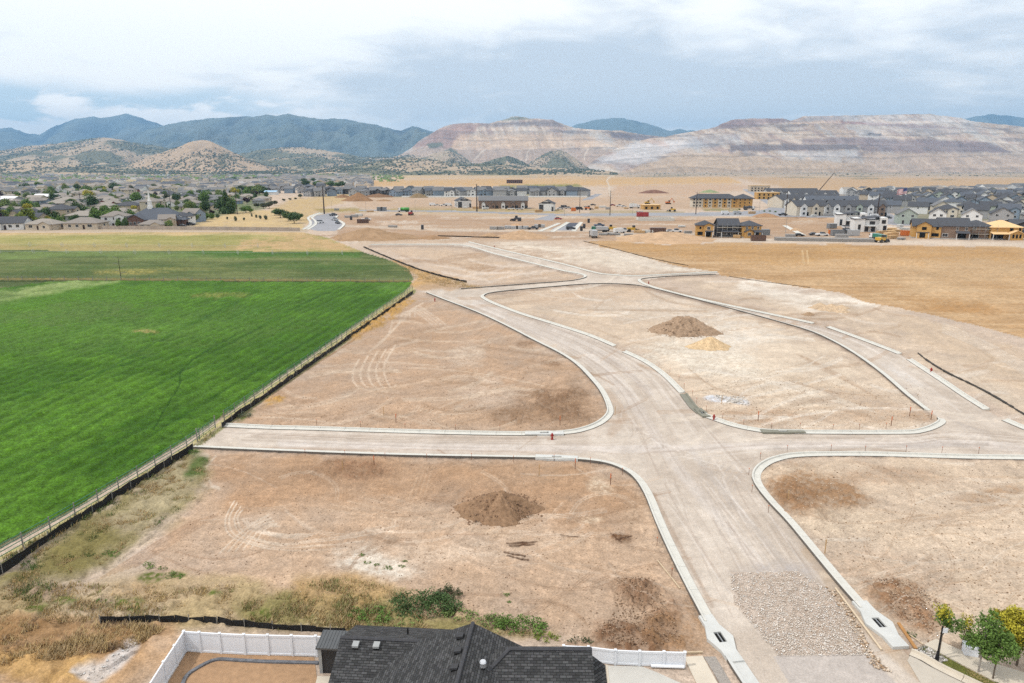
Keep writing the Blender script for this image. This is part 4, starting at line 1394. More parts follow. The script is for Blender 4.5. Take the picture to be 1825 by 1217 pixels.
pile(745, 34, 354, 344, (146, 126, 98), 'olive brown dirt cone in front of the grey house row', 1.0, seed=11, py_mid=352)
pile(684, 30, 359, 355, (166, 136, 106), 'flat scraped soil heap below the low dark ridge', .8, seed=12, py_mid=358)
pile(1164, 50, 345, 338, (136, 104, 92), 'reddish brown soil heap beyond the framed orange shed', .8, seed=13, py_mid=344)
pile(1264, 36, 344, 338, (150, 160, 122), 'greenish hydroseeded soil mound behind the apartment block', .8, seed=14, py_mid=343)
pile(1351, 20, 437, 433, (190, 164, 138), 'tiny soil heap at the edge of the orange dry field', 1.0, seed=15, py_mid=436)
pile(1364, 46, 388, 380, (178, 142, 110), 'brown soil bank beside the street below the townhouses', .8, seed=16, py_mid=386)
pile(1441, 22, 563, 556, (176, 148, 120), 'little brown heap beside the curved kerb', 1.0, seed=17, py_mid=561)
for i, (x, y) in enumerate(((1455, 547), (1470, 550), (1486, 552), (1502, 554), (1462, 543), (1482, 545), (1500, 547))):
    pile(x, 26, y + 4, y - 4, (212, 186, 156), ('nearer' if i < 4 else 'farther') + ' row sand heap, ' + ordw(i if i < 4 else i - 4) + ' along the cluster edging the orange dry field', .9, seed=18 + i, py_mid=y + 2)
pile(690, 24, 402, 395, (204, 182, 162), 'pinkish gravel heap behind the rust red dumpster', 1.0, seed=30, py_mid=400)
pile(920, 22, 403, 398, (204, 168, 134), 'small sandy cone in the middle of the graded site', 1.0, seed=31, py_mid=402)
pile(1060, 40, 396, 388, (178, 148, 120), 'low flat soil bank beside the site road', .7, seed=32, py_mid=394)
pile(770, 60, 427, 419, (170, 138, 108), 'long soil windrow joining the pasture corner pile', .7, seed=33, py_mid=425)
pile(1418, 26, 412, 406, (200, 168, 136), 'sandy heap beside the pale house pad', .8, seed=34, py_mid=411)


# ---------------------------------------------------------------- fences of the near ground
def line_fence(name, px_line, label, cat, h, step, mk, group=None):
    P = resample(world_line(px_line, 2), step)
    o = empty(name, P[0], 0, label, cat, group)
    loc = [p - P[0] for p in P]
    mk(o, loc, h)
    return o


FL = [(735, 517), (690, 549), (600, 611), (480, 695), (400, 750), (388, 759)]
FL2 = [(356, 783), (335, 798), (170, 900), (0, 1000), (-120, 1068), (-260, 1150)]


def mk_rail(o, loc, h):
    st = max(1, len(loc) // 60)
    for i in range(0, len(loc), st):
        mb = MB()
        mb.tube(loc[i], loc[i] + Vector((0, 0, h + .1)), .06, .05, 6)
        part('post', mb, m_post, o)
    for z in (.35, .7, 1.0, h):
        mb = MB()
        for a, b in zip(loc[:-1], loc[1:]):
            mb.tube(a + Vector((0, 0, z)), b + Vector((0, 0, z + .02)), .035, .035, 4, cap=False)
        part('rail', mb, m_green_f, o)


def mk_silt(o, loc, h):
    mb = MB()
    rn = random.Random(5)
    tops = [h * rn.uniform(.75, 1.08) for _ in loc]
    for i, (a, b) in enumerate(zip(loc[:-1], loc[1:])):
        d = (b - a).normalized()
        n = Vector((d.y, -d.x, 0)) * .012
        lean = Vector((d.y, -d.x, 0)) * .1
        A, B = a + Vector((0, 0, tops[i])) + lean * rn.uniform(-1, 1), b + Vector((0, 0, tops[i + 1]))
        mb.face([a - n, b - n, B - n, A - n])
        mb.face([b + n, a + n, A + n, B + n])
        mb.face([A - n, B - n, B + n, A + n])
    part('fabric', mb, m_black, o)
    st = max(2, len(loc) // 50)
    for i in range(0, len(loc), st):
        p = MB()
        p.box(loc[i].x - .025, loc[i].x + .025, loc[i].y - .06, loc[i].y - .02, 0, h + .15)
        part('stake', p, m_post, o)


line_fence('farm_fence', FL, 'green pipe rail fence along the alfalfa between the two street ends', 'fence', 1.3, 2.6, mk_rail)
line_fence('farm_fence', FL2, 'green pipe rail fence running past the weedy ground from the gate', 'fence', 1.3, 2.6, mk_rail)
line_fence('silt_fence', [(736, 523), (690, 556), (600, 619), (480, 704), (404, 757), (392, 766)], 'black silt fence at the foot of the rail fence beside the churned triangular lot', 'silt fence', .75, 1.2, mk_silt)
line_fence('silt_fence', [(345, 802), (330, 812), (240, 868), (160, 918), (90, 962), (55, 985), (20, 1014), (-40, 1046), (-200, 1130)], 'black silt fence sagging between the weeds and the rail fence', 'silt fence', .8, 1.2, mk_silt)
line_fence('silt_fence', [(180, 1110), (250, 1109), (360, 1109), (400, 1114), (450, 1118), (500, 1122), (560, 1126), (640, 1130)], 'black silt fence crossing the dry grass behind the white vinyl fence', 'silt fence', .5, 1.0, mk_silt)
line_fence('silt_fence', [(648, 441), (690, 459), (740, 479), (790, 494), (836, 505)], 'black silt fence on stakes along the straw strip beyond the alfalfa', 'silt fence', .6, 1.6, mk_silt)
line_fence('silt_fence', [(1040, 430), (1100, 445), (1150, 458), (1200, 469), (1236, 475)], 'low black silt fence edging the near side of the orange dry field', 'silt fence', .22, 2.5, mk_silt)
line_fence('silt_fence', [(1300, 493), (1345, 500), (1400, 507), (1450, 513)], 'short dark silt fence beyond the stub street end', 'silt fence', .14, 2.0, mk_silt)
line_fence('silt_fence', [(780, 421), (850, 423), (930, 425)], 'long dark silt fence between the sandy dirt piles', 'silt fence', .5, 3.0, mk_silt)

# gate of green panels across the street end
g = empty('field_gate', at(352, 787), 0, 'short green pipe gate closing the street end at the field', 'gate', None)
a_, b_ = Vector((0, 0, 0)), at(384, 763) - at(352, 787)
for e_ in (a_, b_):
    mb = MB()
    mb.tube(e_, e_ + Vector((0, 0, 1.6)), .07, .07, 8)
    part('post', mb, m_post, g)
mb = MB()
for z in (.25, .5, .75, 1.0, 1.25):
    mb.tube(a_ + Vector((0, 0, z)), b_ + Vector((0, 0, z)), .03, .03, 5)
for t in (.33, .66):
    mb.tube(a_.lerp(b_, t) + Vector((0, 0, .25)), a_.lerp(b_, t) + Vector((0, 0, 1.25)), .025, .025, 5)
part('panel', mb, m_green_f, g)

# straw wattle roll lying along the east lots
P = resample(world_line([(1636, 630), (1655, 645), (1690, 666), (1740, 690), (1780, 712), (1830, 742), (1900, 775)], 3), .8)
mb = MB()
rn = random.Random(3)
for a, b in zip(P[:-1], P[1:]):
    r = rn.uniform(.08, .17)
    mb.tube(a + Vector((0, 0, .12)), b + Vector((0, 0, .12)), r, r * rn.uniform(.8, 1.1), 6)
tag(link('erosion_roll', mb.mesh('erosion_roll', mat('dark_wattle', (0.05, 0.045, 0.04), var=.4, scale=2))), 'long dark erosion control roll lying beside the eastern street', 'erosion roll')

# white vinyl fences
def vinyl(name, skip, bottoms, label, h):
    P = [at(*p) for p in bottoms]
    o = empty(name, P[0], 0, label, 'fence', 'white vinyl fences')
    for i, p in enumerate(P):
        q = p - P[0]
        if i == 0 and skip:
            continue
        mb = MB()
        mb.box(q.x - .065, q.x + .065, q.y - .065, q.y + .065, 0, h + .02)
        po = part('post', mb, m_vinyl, o)
        cp = MB()
        cp.box(q.x - .085, q.x + .085, q.y - .085, q.y + .085, h + .02, h + .05)
        n = len(cp.v)
        cp.face([(q.x - .08, q.y - .08, h + .05), (q.x + .08, q.y - .08, h + .05), (q.x, q.y, h + .09)])
        cp.face([(q.x + .08, q.y - .08, h + .05), (q.x + .08, q.y + .08, h + .05), (q.x, q.y, h + .09)])
        cp.face([(q.x + .08, q.y + .08, h + .05), (q.x - .08, q.y + .08, h + .05), (q.x, q.y, h + .09)])
        cp.face([(q.x - .08, q.y + .08, h + .05), (q.x - .08, q.y - .08, h + .05), (q.x, q.y, h + .09)])
        part('cap', cp, m_vinyl, po)
    for a, b in zip(P[:-1], P[1:]):
        a, b = a - P[0], b - P[0]
        d = (b - a).normalized()
        n = Vector((d.y, -d.x, 0))
        L_ = (b - a).length
        mb = MB()

        def slab(z0, z1, t, s0=.07, s1=None):
            s1 = L_ - .07 if s1 is None else s1
            A, B = a + d * s0, a + d * s1
            V4 = [A - n * t, B - n * t, B + n * t, A + n * t]
            mb.solid([(v.x, v.y, z1) for v in V4], z1 - z0)
        slab(.05, .19, .04)
        slab(h - .14, h, .04)
        slab(.19, h - .14, .018)
        part('panel', mb, m_vinyl, o)
    return o


FH = 1.5
vinyl('vinyl_fence', None, [(332, 1161), (316, 1187), (297, 1217), (268, 1265), (228, 1330)], 'white vinyl fence slanting along the open west side of the bare yard', FH)
vinyl('vinyl_fence', True, [(332, 1161), (359, 1163), (395, 1165), (438, 1167), (480, 1168), (522, 1169), (565, 1170), (610, 1172)], 'white vinyl fence along the back of the bare yard, meeting the dark shed', FH)
vinyl('vinyl_fence', None, [(1004, 1177), (1048, 1179), (1096, 1185), (1139, 1187), (1182, 1188), (1219, 1189)], 'short white vinyl fence between the shingled roof and the sidewalk', 1.08)


# ---------------------------------------------------------------- near house
m_sh = bpy.data.materials.new('asphalt_shingles')
m_sh.use_nodes = True
nt = m_sh.node_tree
bs = nt.nodes['Principled BSDF']
bs.inputs['Roughness'].default_value = .85
bs.inputs['Specular IOR Level'].default_value = .25
uvn = nt.nodes.new('ShaderNodeUVMap')
br = nt.nodes.new('ShaderNodeTexBrick')
br.inputs['Color1'].default_value = (.030, .030, .034, 1)
br.inputs['Color2'].default_value = (.080, .080, .088, 1)
br.inputs['Mortar'].default_value = (.012, .012, .014, 1)
br.inputs['Scale'].default_value = 1.0
br.inputs['Brick Width'].default_value = .32
br.inputs['Row Height'].default_value = .145
br.inputs['Mortar Size'].default_value = .012
br.inputs['Bias'].default_value = -.1
nt.links.new(uvn.outputs[0], br.inputs['Vector'])
nz = nt.nodes.new('ShaderNodeTexNoise')
nz.inputs['Scale'].default_value = 9
nz.inputs['Detail'].default_value = 5
nt.links.new(uvn.outputs[0], nz.inputs['Vector'])
mx = nt.nodes.new('ShaderNodeMix')
mx.data_type = 'RGBA'
mx.blend_type = 'MULTIPLY'
mx.inputs[0].default_value = .6
nt.links.new(br.outputs[0], mx.inputs[6])
nt.links.new(nz.outputs['Color'], mx.inputs[7])
hs = nt.nodes.new('ShaderNodeHueSaturation')
hs.inputs['Saturation'].default_value = .25
hs.inputs['Value'].default_value = 1.35
nt.links.new(mx.outputs[2], hs.inputs['Color'])
nt.links.new(hs.outputs[0], bs.inputs['Base Color'])
bp = nt.nodes.new('ShaderNodeBump')
bp.inputs['Distance'].default_value = .02
nt.links.new(br.outputs['Fac'], bp.inputs['Height'])
bp.invert = True
nt.links.new(bp.outputs[0], bs.inputs['Normal'])


def add_uv(me):
    """planar UVs in metres: along the eave and up the slope"""
    uv = me.uv_layers.new(name='UVMap')
    for p in me.polygons:
        n = p.normal
        e = Vector((-n.y, n.x, 0))
        e = e.normalized() if e.length > 1e-4 else Vector((1, 0, 0))
        u = n.cross(e)
        for li in p.loop_indices:
            v = me.vertices[me.loops[li].vertex_index].co
            uv.data[li].uv = (v.dot(e), v.dot(u))


house = empty('brick_house', (0, 0, 0), 0, 'near house with black shingle roof, vents and a chrome flue', 'house')
house.name = 'suburban_house'
ZR, ZE = 6.4, 3.0
pk = at(843, 1110, ZR)
ra = at(822, 1194, ZR - .2)
rdir = (ra - pk).normalized()
sdir = Vector((-rdir.y, rdir.x, 0))            # to the right of the picture
if sdir.x < 0:
    sdir = -sdir
rdir.z = 0
rdir.normalize()
pit = .45


def roof_solid(mb, pts, dz=.22):
    mb.solid(pts, dz)


mb = MB()
run = (ZR - ZE) / pit
f0, f1 = pk, pk + rdir * 16
for sgn in (-1, 1):
    e = sdir * sgn * run
    pts = [f0, f1, f1 + e - Vector((0, 0, ZR - ZE)), f0 + e - Vector((0, 0, ZR - ZE))]
    roof_solid(mb, [tuple(p) for p in (pts if sgn < 0 else pts[::-1])])
# west wing: ridge across
wl, wr = at(607, 1136, 5.0), at(775, 1144, 5.0)
wd = (wr - wl).normalized()
wn = Vector((wd.y, -wd.x, 0))                 # towards the camera
wr = wr + wd * 2.5
run2 = (5.0 - 2.8) / pit
for sgn, rr_ in ((1, 7.0), (-1, run2 * .55)):
    e = wn * sgn * rr_ - Vector((0, 0, rr_ * pit * (1 if sgn > 0 else 1)))
    if sgn > 0:
        e = wn * 4.9 - Vector((0, 0, 4.9 * pit))
    pts = [wl, wr, wr + e, wl + e]
    roof_solid(mb, [tuple(p) for p in (pts[::-1] if sgn > 0 else pts)])
# east wing: taller, its ridge hipped towards the main roof
el, er = at(908, 1156.5, 6.2), at(1055, 1157.5, 6.2)
ed = (er - el).normalized()
en = Vector((ed.y, -ed.x, 0))
er2 = er
fr = 7.0
bk = .5
A = [el, er2, er2 + en * fr - Vector((0, 0, fr * pit)), el + en * fr - ed * fr - Vector((0, 0, fr * pit))]
roof_solid(mb, [tuple(p) for p in A[::-1]])
Bk = [el, er2, er2 - en * bk - Vector((0, 0, bk * pit)), el - en * bk - ed * bk - Vector((0, 0, bk * pit))]
roof_solid(mb, [tuple(p) for p in Bk])
Hp = [el, el + en * fr - ed * fr - Vector((0, 0, fr * pit)), el - en * bk - ed * bk - Vector((0, 0, bk * pit))]
roof_solid(mb, [tuple(p) for p in Hp][::-1])
# lower strip of roof beyond the east gable
lo = er2 + Vector((0, 0, -.75))
q = [lo - en * .6, lo + ed * .75 - en * .2 - Vector((0, 0, .35)), lo + ed * .75 + en * 8 - Vector((0, 0, 3.6)), lo + en * 8 - Vector((0, 0, 3.3))]
roof_solid(mb, [tuple(p) for p in q][::-1], .12)
me = mb.mesh('roof', m_sh)
add_uv(me)
roof_o = link('roof', me, house)
hipe = el + en * 4.2 - ed * 4.2 - Vector((0, 0, 4.2 * pit))
for a_, b_ in ((f0, f1), (wl, wr), (el, er2), (el, hipe)):
    b = MB()
    b.tube(a_ + Vector((0, 0, .0)), b_ + Vector((0, 0, .0)), .11, .11, 6)
    link('ridge_cap', b.mesh('ridge_cap', mat('ridge_shingles', (.05, .05, .055), var=.35, scale=5)), roof_o)
wb = MB()
m_wallh = mat('grey_siding', C(150, 150, 150), var=.05)
for c0, c1, dep, z in ((wl + wd * .5 + wn * .6, wr + wn * .6, 4.0, 2.75), (el + ed * .6, er2 - ed * .5, 6.0, 3.6)):
    d_ = (c1 - c0).normalized()
    n_ = Vector((d_.y, -d_.x, 0))
    wb.solid([(p.x, p.y, z) for p in (c0, c0 + n_ * dep, c1 + n_ * dep, c1)], z + .02)
mm = f0 + rdir * .5
wb.solid([(p.x, p.y, 3.0) for p in (mm - sdir * 6.6, mm + rdir * 14 - sdir * 6.6, mm + rdir * 14 + sdir * 6.6, mm + sdir * 6.6)], 3.0)
# gable triangle at the back and on the east wing
gb = MB()
part('wall', wb, m_wallh, house)
mg_ = [er2 - ed * .45 - Vector((0, 0, .35)), er2 - ed * .45 + en * 6.4 - Vector((0, 0, 3.2)), er2 - ed * .45 - en * .4 - Vector((0, 0, 2.7))]
gb.face([tuple(p) for p in mg_])
gb.face([tuple(p - ed * .1) for p in mg_][::-1])
part('gable_wall', gb, m_wallh, house)


def on_plane(px, py, P0, N):
    d = Vector(ray(px, py))
    o_ = Vector((0, 0, CAM_H))
    t = (Vector(P0) - o_).dot(N) / d.dot(N)
    return o_ + d * t


N_w = Vector((wn.x * pit, wn.y * pit, 1)).normalized()
N_m = Vector((-sdir.x * pit, -sdir.y * pit, 1)).normalized()
N_e = Vector((en.x * pit, en.y * pit, 1)).normalized()
m_vent = mat('vent_metal', (.30, .31, .31), rough=.5)
for px, py, P0, N_, m_ in ((634, 1153, wl, N_w, m_vent), (671, 1154, wl, N_w, m_vent), (819, 1137, pk, N_m, m_sh), (815, 1163, pk, N_m, m_sh), (809, 1193, pk, N_m, m_sh)):
    c = on_plane(px, py, P0, N_)
    v = MB()
    dn = Vector((N_.x, N_.y, 0)).normalized()
    sd_ = Vector((-dn.y, dn.x, 0))
    b4 = [c + dn * .16 + sd_ * .17, c + dn * .16 - sd_ * .17, c - dn * .2 - sd_ * .17, c - dn * .2 + sd_ * .17]
    zt = c.z + .24
    v.solid([(p.x, p.y, zt - (.06 if i < 2 else 0)) for i, p in enumerate(b4)], .12)
    b5 = [c + dn * .12 + sd_ * .15, c + dn * .12 - sd_ * .15, c - dn * .18 - sd_ * .15, c - dn * .18 + sd_ * .15]
    v.solid([(p.x, p.y, zt - .1) for p in b5], .4, 1)
    me = v.mesh('roof_vent', [m_vent if m_ is m_vent else mat('dark_vent', (.04, .04, .043)), m_dark])
    link('roof_vent', me, roof_o)
c = on_plane(861, 1200, el, N_e)
v = MB()
v.tube(c - Vector((0, 0, .2)), c + Vector((0, 0, .42)), .1, .09, 12, 1)
v.tube(c + Vector((0, 0, .42)), c + Vector((0, 0, .62)), .16, .16, 14, 0)
v.tube(c + Vector((0, 0, .66)), c + Vector((0, 0, .72)), .18, .14, 14, 0)
v.tube(c - Vector((0, 0, .1)), c + Vector((0, 0, .08)), .26, .14, 14, 1)
link('flue', v.mesh('flue', [mat('chrome_cap', (.62, .63, .65), rough=.3, metal=.7), m_black]), roof_o)
c = on_plane(727, 1130, wl, Vector((-wn.x * pit, -wn.y * pit, 1)).normalized())
v = MB()
v.tube(c - Vector((0, 0, .1)), c + Vector((0, 0, .4)), .05, .05, 8)
link('pipe_boot', v.mesh('pipe_boot', m_black), roof_o)
# pale gutter along the east edge
v = MB()
g0, g1 = Vector(q[1]), Vector(q[2])
v.tube(g0 + ed * .06, g1 + ed * .06, .07, .07, 6)
link('gutter', v.mesh('gutter', m_walk), house)

# shed
so = at(588, 1200)
shed = empty('garden_shed', so, R(-4), 'dark grey garden shed with metal lean-to roof against the house', 'shed')
sb = MB()
sb.box(-.55, .75, 0, 1.2, 0, 1.85)
part('wall', sb, mat('shed_siding', (.03, .03, .032), rough=.6), shed)
tb = MB()
tb.box(-.62, -.42, -.05, -.005, 0, 1.85)
tb.box(-.62, -.56, -.005, 1.2, 0, 1.85)
part('corner_trim', tb, m_vent, shed)
rb = MB()
rb.solid([(-.72, -.16, 1.9), (.95, -.16, 1.9), (.95, 1.3, 2.08), (-.72, 1.3, 2.08)], .12)
for k in range(9):
    x = -.70 + k * .2
    rb.solid([(x, -.16, 1.925), (x + .04, -.16, 1.925), (x + .04, 1.3, 2.105), (x, 1.3, 2.105)], .03)
part('roof', rb, mat('metal_roof', (.10, .105, .11), rough=.4, metal=.3), shed)

# yard paving, lawn edging, pipe, boards
def flat(name, pts, m_, z, dz=.12, kind='structure', label=None, cat=None):
    b = MB()
    P_ = [at(*p) for p in pts]
    n = sum((P_[i].x * P_[(i + 1) % len(P_)].y - P_[(i + 1) % len(P_)].x * P_[i].y) for i in range(len(P_)))
    if n < 0:
        P_ = P_[::-1]
    b.solid([(p.x, p.y, z) for p in P_], dz)
    o = link(name, b.mesh(name, m_))
    return tag(o, label, cat, None, kind)


flat('patio', [(566, 1206), (600, 1207), (600, 1300), (540, 1300)], m_walk, .06)
flat('driveway', [(1060, 1187), (1144, 1189), (1172, 1200), (1225, 1224), (1330, 1280), (1060, 1290)], mat('driveway_concrete', C(214, 210, 202), var=.08, scale=.6), .06)
flat('sidewalk', [(1219, 1172), (1252, 1170), (1268, 1200), (1320, 1290), (1272, 1290), (1240, 1216)], m_walk, .07)
flat('gravel_strip', [(1254, 1171), (1275, 1171), (1300, 1213), (1345, 1290), (1324, 1290), (1272, 1200)], mat('grey_gravel', C(166, 158, 150), var=.5, scale=14), .05)
flat('bare_yard', [(334, 1162), (560, 1172), (576, 1300), (250, 1300), (299, 1218)], mat('yard_soil', C(182, 146, 112), var=.22, scale=2.5, bump=.03), .03, .1)
P = resample(world_line([(318, 1250), (330, 1210), (352, 1192), (385, 1177), (420, 1178), (480, 1181), (575, 1183)], 3), .3)
mb = MB()
for a, b in zip(P[:-1], P[1:]):
    d = (b - a).normalized()
    n = Vector((d.y, -d.x, 0)) * .11
    mb.solid([(v.x, v.y, .13) for v in (a - n, a + n, b + n, b - n)], .12)
tag(link('lawn_edging', mb.mesh('lawn_edging', mat('edging_block', C(120, 122, 128), var=.5, scale=3))), 'grey lawn edging curving across the bare fenced yard', 'edging')


def tube_thing(name, a, b, r, m_, label, cat, z=.1, n=10):
    A, B = at(*a), at(*b)
    t = MB()
    t.tube(A + Vector((0, 0, z)), B + Vector((0, 0, z)), r, r, n)
    return tag(link(name, t.mesh(name, m_)), label, cat)


tube_thing('plastic_pipe', (1160, 1190), (1219, 1192), .1, m_vinyl, 'white plastic pipe lying at the foot of the short vinyl fence', 'pipe', .15)
tube_thing('long_pole', (1489, 1050), (1571, 1160), .07, mat('pale_pole', C(226, 206, 178)), 'long pale pole lying beside the coarse rock street entrance', 'pole', .1, 6)


def plank(a, b, w, h, m_, label):
    A, B = at(*a), at(*b)
    d = (B - A).normalized()
    n = Vector((d.y, -d.x, 0)) * w
    t = MB()
    t.solid([(v.x, v.y, .05 + h) for v in (A - n, A + n, B + n, B - n)], h)
    return tag(link('timber_plank', t.mesh('timber_plank', m_)), label, 'plank')


plank((1601, 1112), (1632, 1158), .1, .08, mat('orange_timber', C(190, 140, 86), var=.15), 'orange brown timber plank by the fresh concrete inlet')
plank((1622, 1133), (1645, 1150), .04, .04, mat('pale_timber', C(212, 190, 160)), 'thin pale batten beside the orange brown plank')
plank((1172, 1000), (1212, 1050), .05, .04, mat('pale_timber', C(212, 190, 160)), 'thin weathered board edging the south street')
plank((1212, 1166), (1252, 1165), .05, .12, mat('pale_timber', C(212, 190, 160)), 'short form board across the end of the wide sidewalk')

# corner at the bottom right: walk, kerb, verge
flat('sidewalk', [(1647, 1150), (1668, 1140), (1713, 1161), (1760, 1180), (1825, 1200), (2000, 1262), (2000, 1310), (1840, 1245), (1760, 1210), (1700, 1178)], m_walk, .08)
flat('planted_verge', [(1640, 1156), (1650, 1153), (1700, 1180), (1760, 1212), (1840, 1248), (1900, 1300), (1760, 1235), (1680, 1185)], mat('verge_grass', C(110, 112, 44), var=.5, scale=4, bump=.06), .07)
flat('asphalt_street', [(1617, 1178), (1622, 1168), (1660, 1190), (1732, 1224), (1900, 1320), (1800, 1480), (1690, 1300)], mat('street_concrete', C(206, 196, 182), var=.1, scale=1.5), .045)
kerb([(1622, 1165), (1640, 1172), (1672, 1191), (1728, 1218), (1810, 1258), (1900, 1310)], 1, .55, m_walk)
bx = empty('utility_box', at(1728, 1166), R(-18), 'white utility box half hidden by the street trees', 'utility box')
mb = MB()
mb.box(-.38, .38, -.3, .3, 0, .62)
part('body', mb, m_vinyl, bx)
mb = MB()
mb.box(-.42, .42, -.34, .34, .62, .7)
part('lid', mb, m_vinyl, bx)
sp = at(1669, 1178)
sg = empty('sign_post', sp, 0, 'dark sign post with a small white notice near the sidewalk end', 'sign')
mb = MB()
mb.tube((0, 0, 0), (0, 0, .7), .13, .075, 10)
mb.tube((0, 0, .7), (0, 0, 2.5), .05, .045, 8)
part('post', mb, m_black, sg)
mb = MB()
mb.box(.02, .36, -.03, .0, 2.05, 2.4)
part('notice', mb, m_vinyl, sg)
mb = MB()
mb.tube((0, -.02, 2.23), (.05, -.02, 2.23), .02, .02, 6)
part('bracket', mb, m_black, sg)


# ---------------------------------------------------------------- stakes, hydrants and pins
def stake_me(h, c):
    b = MB()
    b.box(-.035, .035, -.02, .02, -.1, h * .6, 0)
    b.box(-.04, .04, -.025, .025, h * .6, h, 1)
    return b.mesh('survey_stake', [m_wood if c == 'w' else m_rust, m_orange if c == 'o' else m_wood])


SM = {('o', 1): stake_me(1.2, 'o'), ('w', 1): stake_me(1.2, 'w'), ('r', 1): stake_me(1.0, 'r')}
for k, x, y in [('o', 706, 754), ('w', 684, 741), ('o', 667, 831), ('w', 611, 840), ('o', 1025, 836), ('w', 961, 847), ('o', 1088, 864), ('o', 998, 758), ('o', 1351, 749), ('o', 1588, 759), ('o', 1621, 741), ('w', 1286, 720), ('w', 1470, 985), ('w', 1404, 895), ('w', 1096, 740), ('o', 1659, 748)]:
    o = link('survey_stake', SM[(k, 1)], None, at(x, y), 0)
    tag(o, {'o': 'survey stake with a bright orange painted top standing in a bare lot', 'w': 'plain pale wooden survey stake standing in a bare lot'}[k], 'stake', 'survey stakes on the lots')
rn = random.Random(8)
pin = MB()
pin.tube((0, 0, -.1), (0, 0, .75), .022, .02, 5)
pin.box(-.03, .03, -.03, .03, .68, .76, 1)
pin_me = pin.mesh('marker_pin', [m_rust, m_orange])


def pins(line, off, step, lab):
    P = resample(world_line(line, 2), step)
    for i in range(1, len(P) - 1):
        d = (P[i + 1] - P[i]).normalized()
        n = Vector((d.y, -d.x, 0)) * off
        o = link('marker_pin', pin_me, None, P[i] + n + Vector((rn.uniform(-.3, .3), rn.uniform(-.3, .3), 0)), 0)
        tag(o, lab, 'marker pin', lab)


pins(K1[1:6], -1.0, 5.5, 'rusty marker pins along the kerb of the churned triangular lot')
pins(K2[1:9], 1.0, 4.5, 'rusty marker pins along the kerb of the nearest bare lot')
pins(K3[1:12], 1.0, 4.0, 'rusty marker pins along the kerb of the eastern corner lot')
pins(K4b[1:12], -1.1, 3.4, 'rusty marker pins along the kerb of the pale central lot')
pins(K2[9:13], .9, 4.0, 'rusty marker pins beside the south street kerb next to the near house')


def hydrant_me():
    b = MB()
    b.tube((0, 0, 0), (0, 0, .08), .2, .2, 12)
    b.tube((0, 0, .08), (0, 0, .62), .13, .12, 12)
    b.tube((0, 0, .62), (0, 0, .68), .17, .16, 12)
    b.tube((0, 0, .68), (0, 0, .84), .14, .05, 12)
    b.tube((-.24, 0, .48), (.24, 0, .48), .065, .065, 8)
    b.tube((0, -.24, .42), (0, 0, .42), .085, .085, 8)
    return b.mesh('fire_hydrant', m_red)


hm = hydrant_me()
for x, y, l in [(1659, 664, 'red fire hydrant beside the eastern street near the dark erosion roll'), (1272, 749, 'red fire hydrant behind the central lot corner kerb'), (984, 783, 'red fire hydrant standing in the gravel crossing street'), (775, 537, 'dark red fire hydrant at the field end of the diagonal street'), (1156, 506, 'red fire hydrant behind the far northern kerb corner'), (881, 441, 'distant red fire hydrant beside the northern street')]:
    o = link('fire_hydrant', hm, None, at(x, y), 0)
    o.scale = (.85, .85, .95)
    tag(o, l, 'hydrant', 'fire hydrants on the new streets')


# ================================================================ buildings
ROOFS = {'charcoal': (.065, .068, .078), 'grey': (.15, .15, .155), 'brown': (.22, .195, .175), 'slate': (.085, .095, .115), 'taupe': (.27, .24, .21)}
WALLS = {'white': (.62, .62, .61), 'cream': (.55, .49, .40), 'tan': (.44, .36, .27), 'grey': (.30, .30, .30), 'blue-grey': (.20, .25, .31), 'dark': (.055, .055, .058), 'sage': (.33, .37, .32), 'brown': (.20, .14, .105), 'orange': (.46, .27, .09), 'brick': (.13, .075, .06), 'beige': (.50, .43, .34), 'red': (.17, .035, .035)}
RM = {k: mat('roof_' + k, v, rough=.9, var=.14, scale=1.2) for k, v in ROOFS.items()}
WM = {k: mat('wall_' + k, v, rough=.8, var=.06, scale=1.0) for k, v in WALLS.items()}
m_glass = mat('window_glass', (.018, .022, .028), rough=.15, spec=.6)
m_trim = mat('white_trim', (.66, .66, .65), rough=.5)
m_gar = mat('garage_panel', (.55, .54, .52), rough=.6)
m_ply = mat('new_plywood', (.66, .45, .23), rough=.8, var=.1)
m_fnd = mat('foundation_concrete', (.36, .35, .33), rough=.9)


def win_me(w, h, frame=.10, dark=False):
    b = MB()
    b.box(-w / 2, w / 2, -.05, .02, 0, h, 0)
    b.box(-w / 2 + frame, -.03, -.07, -.05, frame, h - frame, 1)
    b.box(.03, w / 2 - frame, -.07, -.05, frame, h - frame, 1)
    return b.mesh('window', [mat('dark_frame', (.04, .04, .045)) if dark else m_trim, m_glass])


WIN = {k: win_me(*k) for k in ((1.5, 1.4), (1.0, 1.4), (2.2, 1.5))}
WIND = {k: win_me(*k, .06, True) for k in ((1.5, 1.4), (1.0, 1.4), (2.2, 1.5))}
gd = MB()
gd.box(-2.4, 2.4, -.04, .02, 0, 2.2)
for k_ in range(4):
    gd.box(-2.3, 2.3, -.06, -.04, .06 + .53 * k_, .52 + .53 * k_)
GARAGE = gd.mesh('garage_door', m_gar)
dr = MB()
dr.box(-.5, .5, -.05, .02, 0, 2.1)
DOOR = dr.mesh('door', mat('dark_door', (.05, .035, .03)))
op = MB()
op.box(-.5, .5, -.03, .03, 0, 1.0)
OPENING = op.mesh('opening', m_dark)


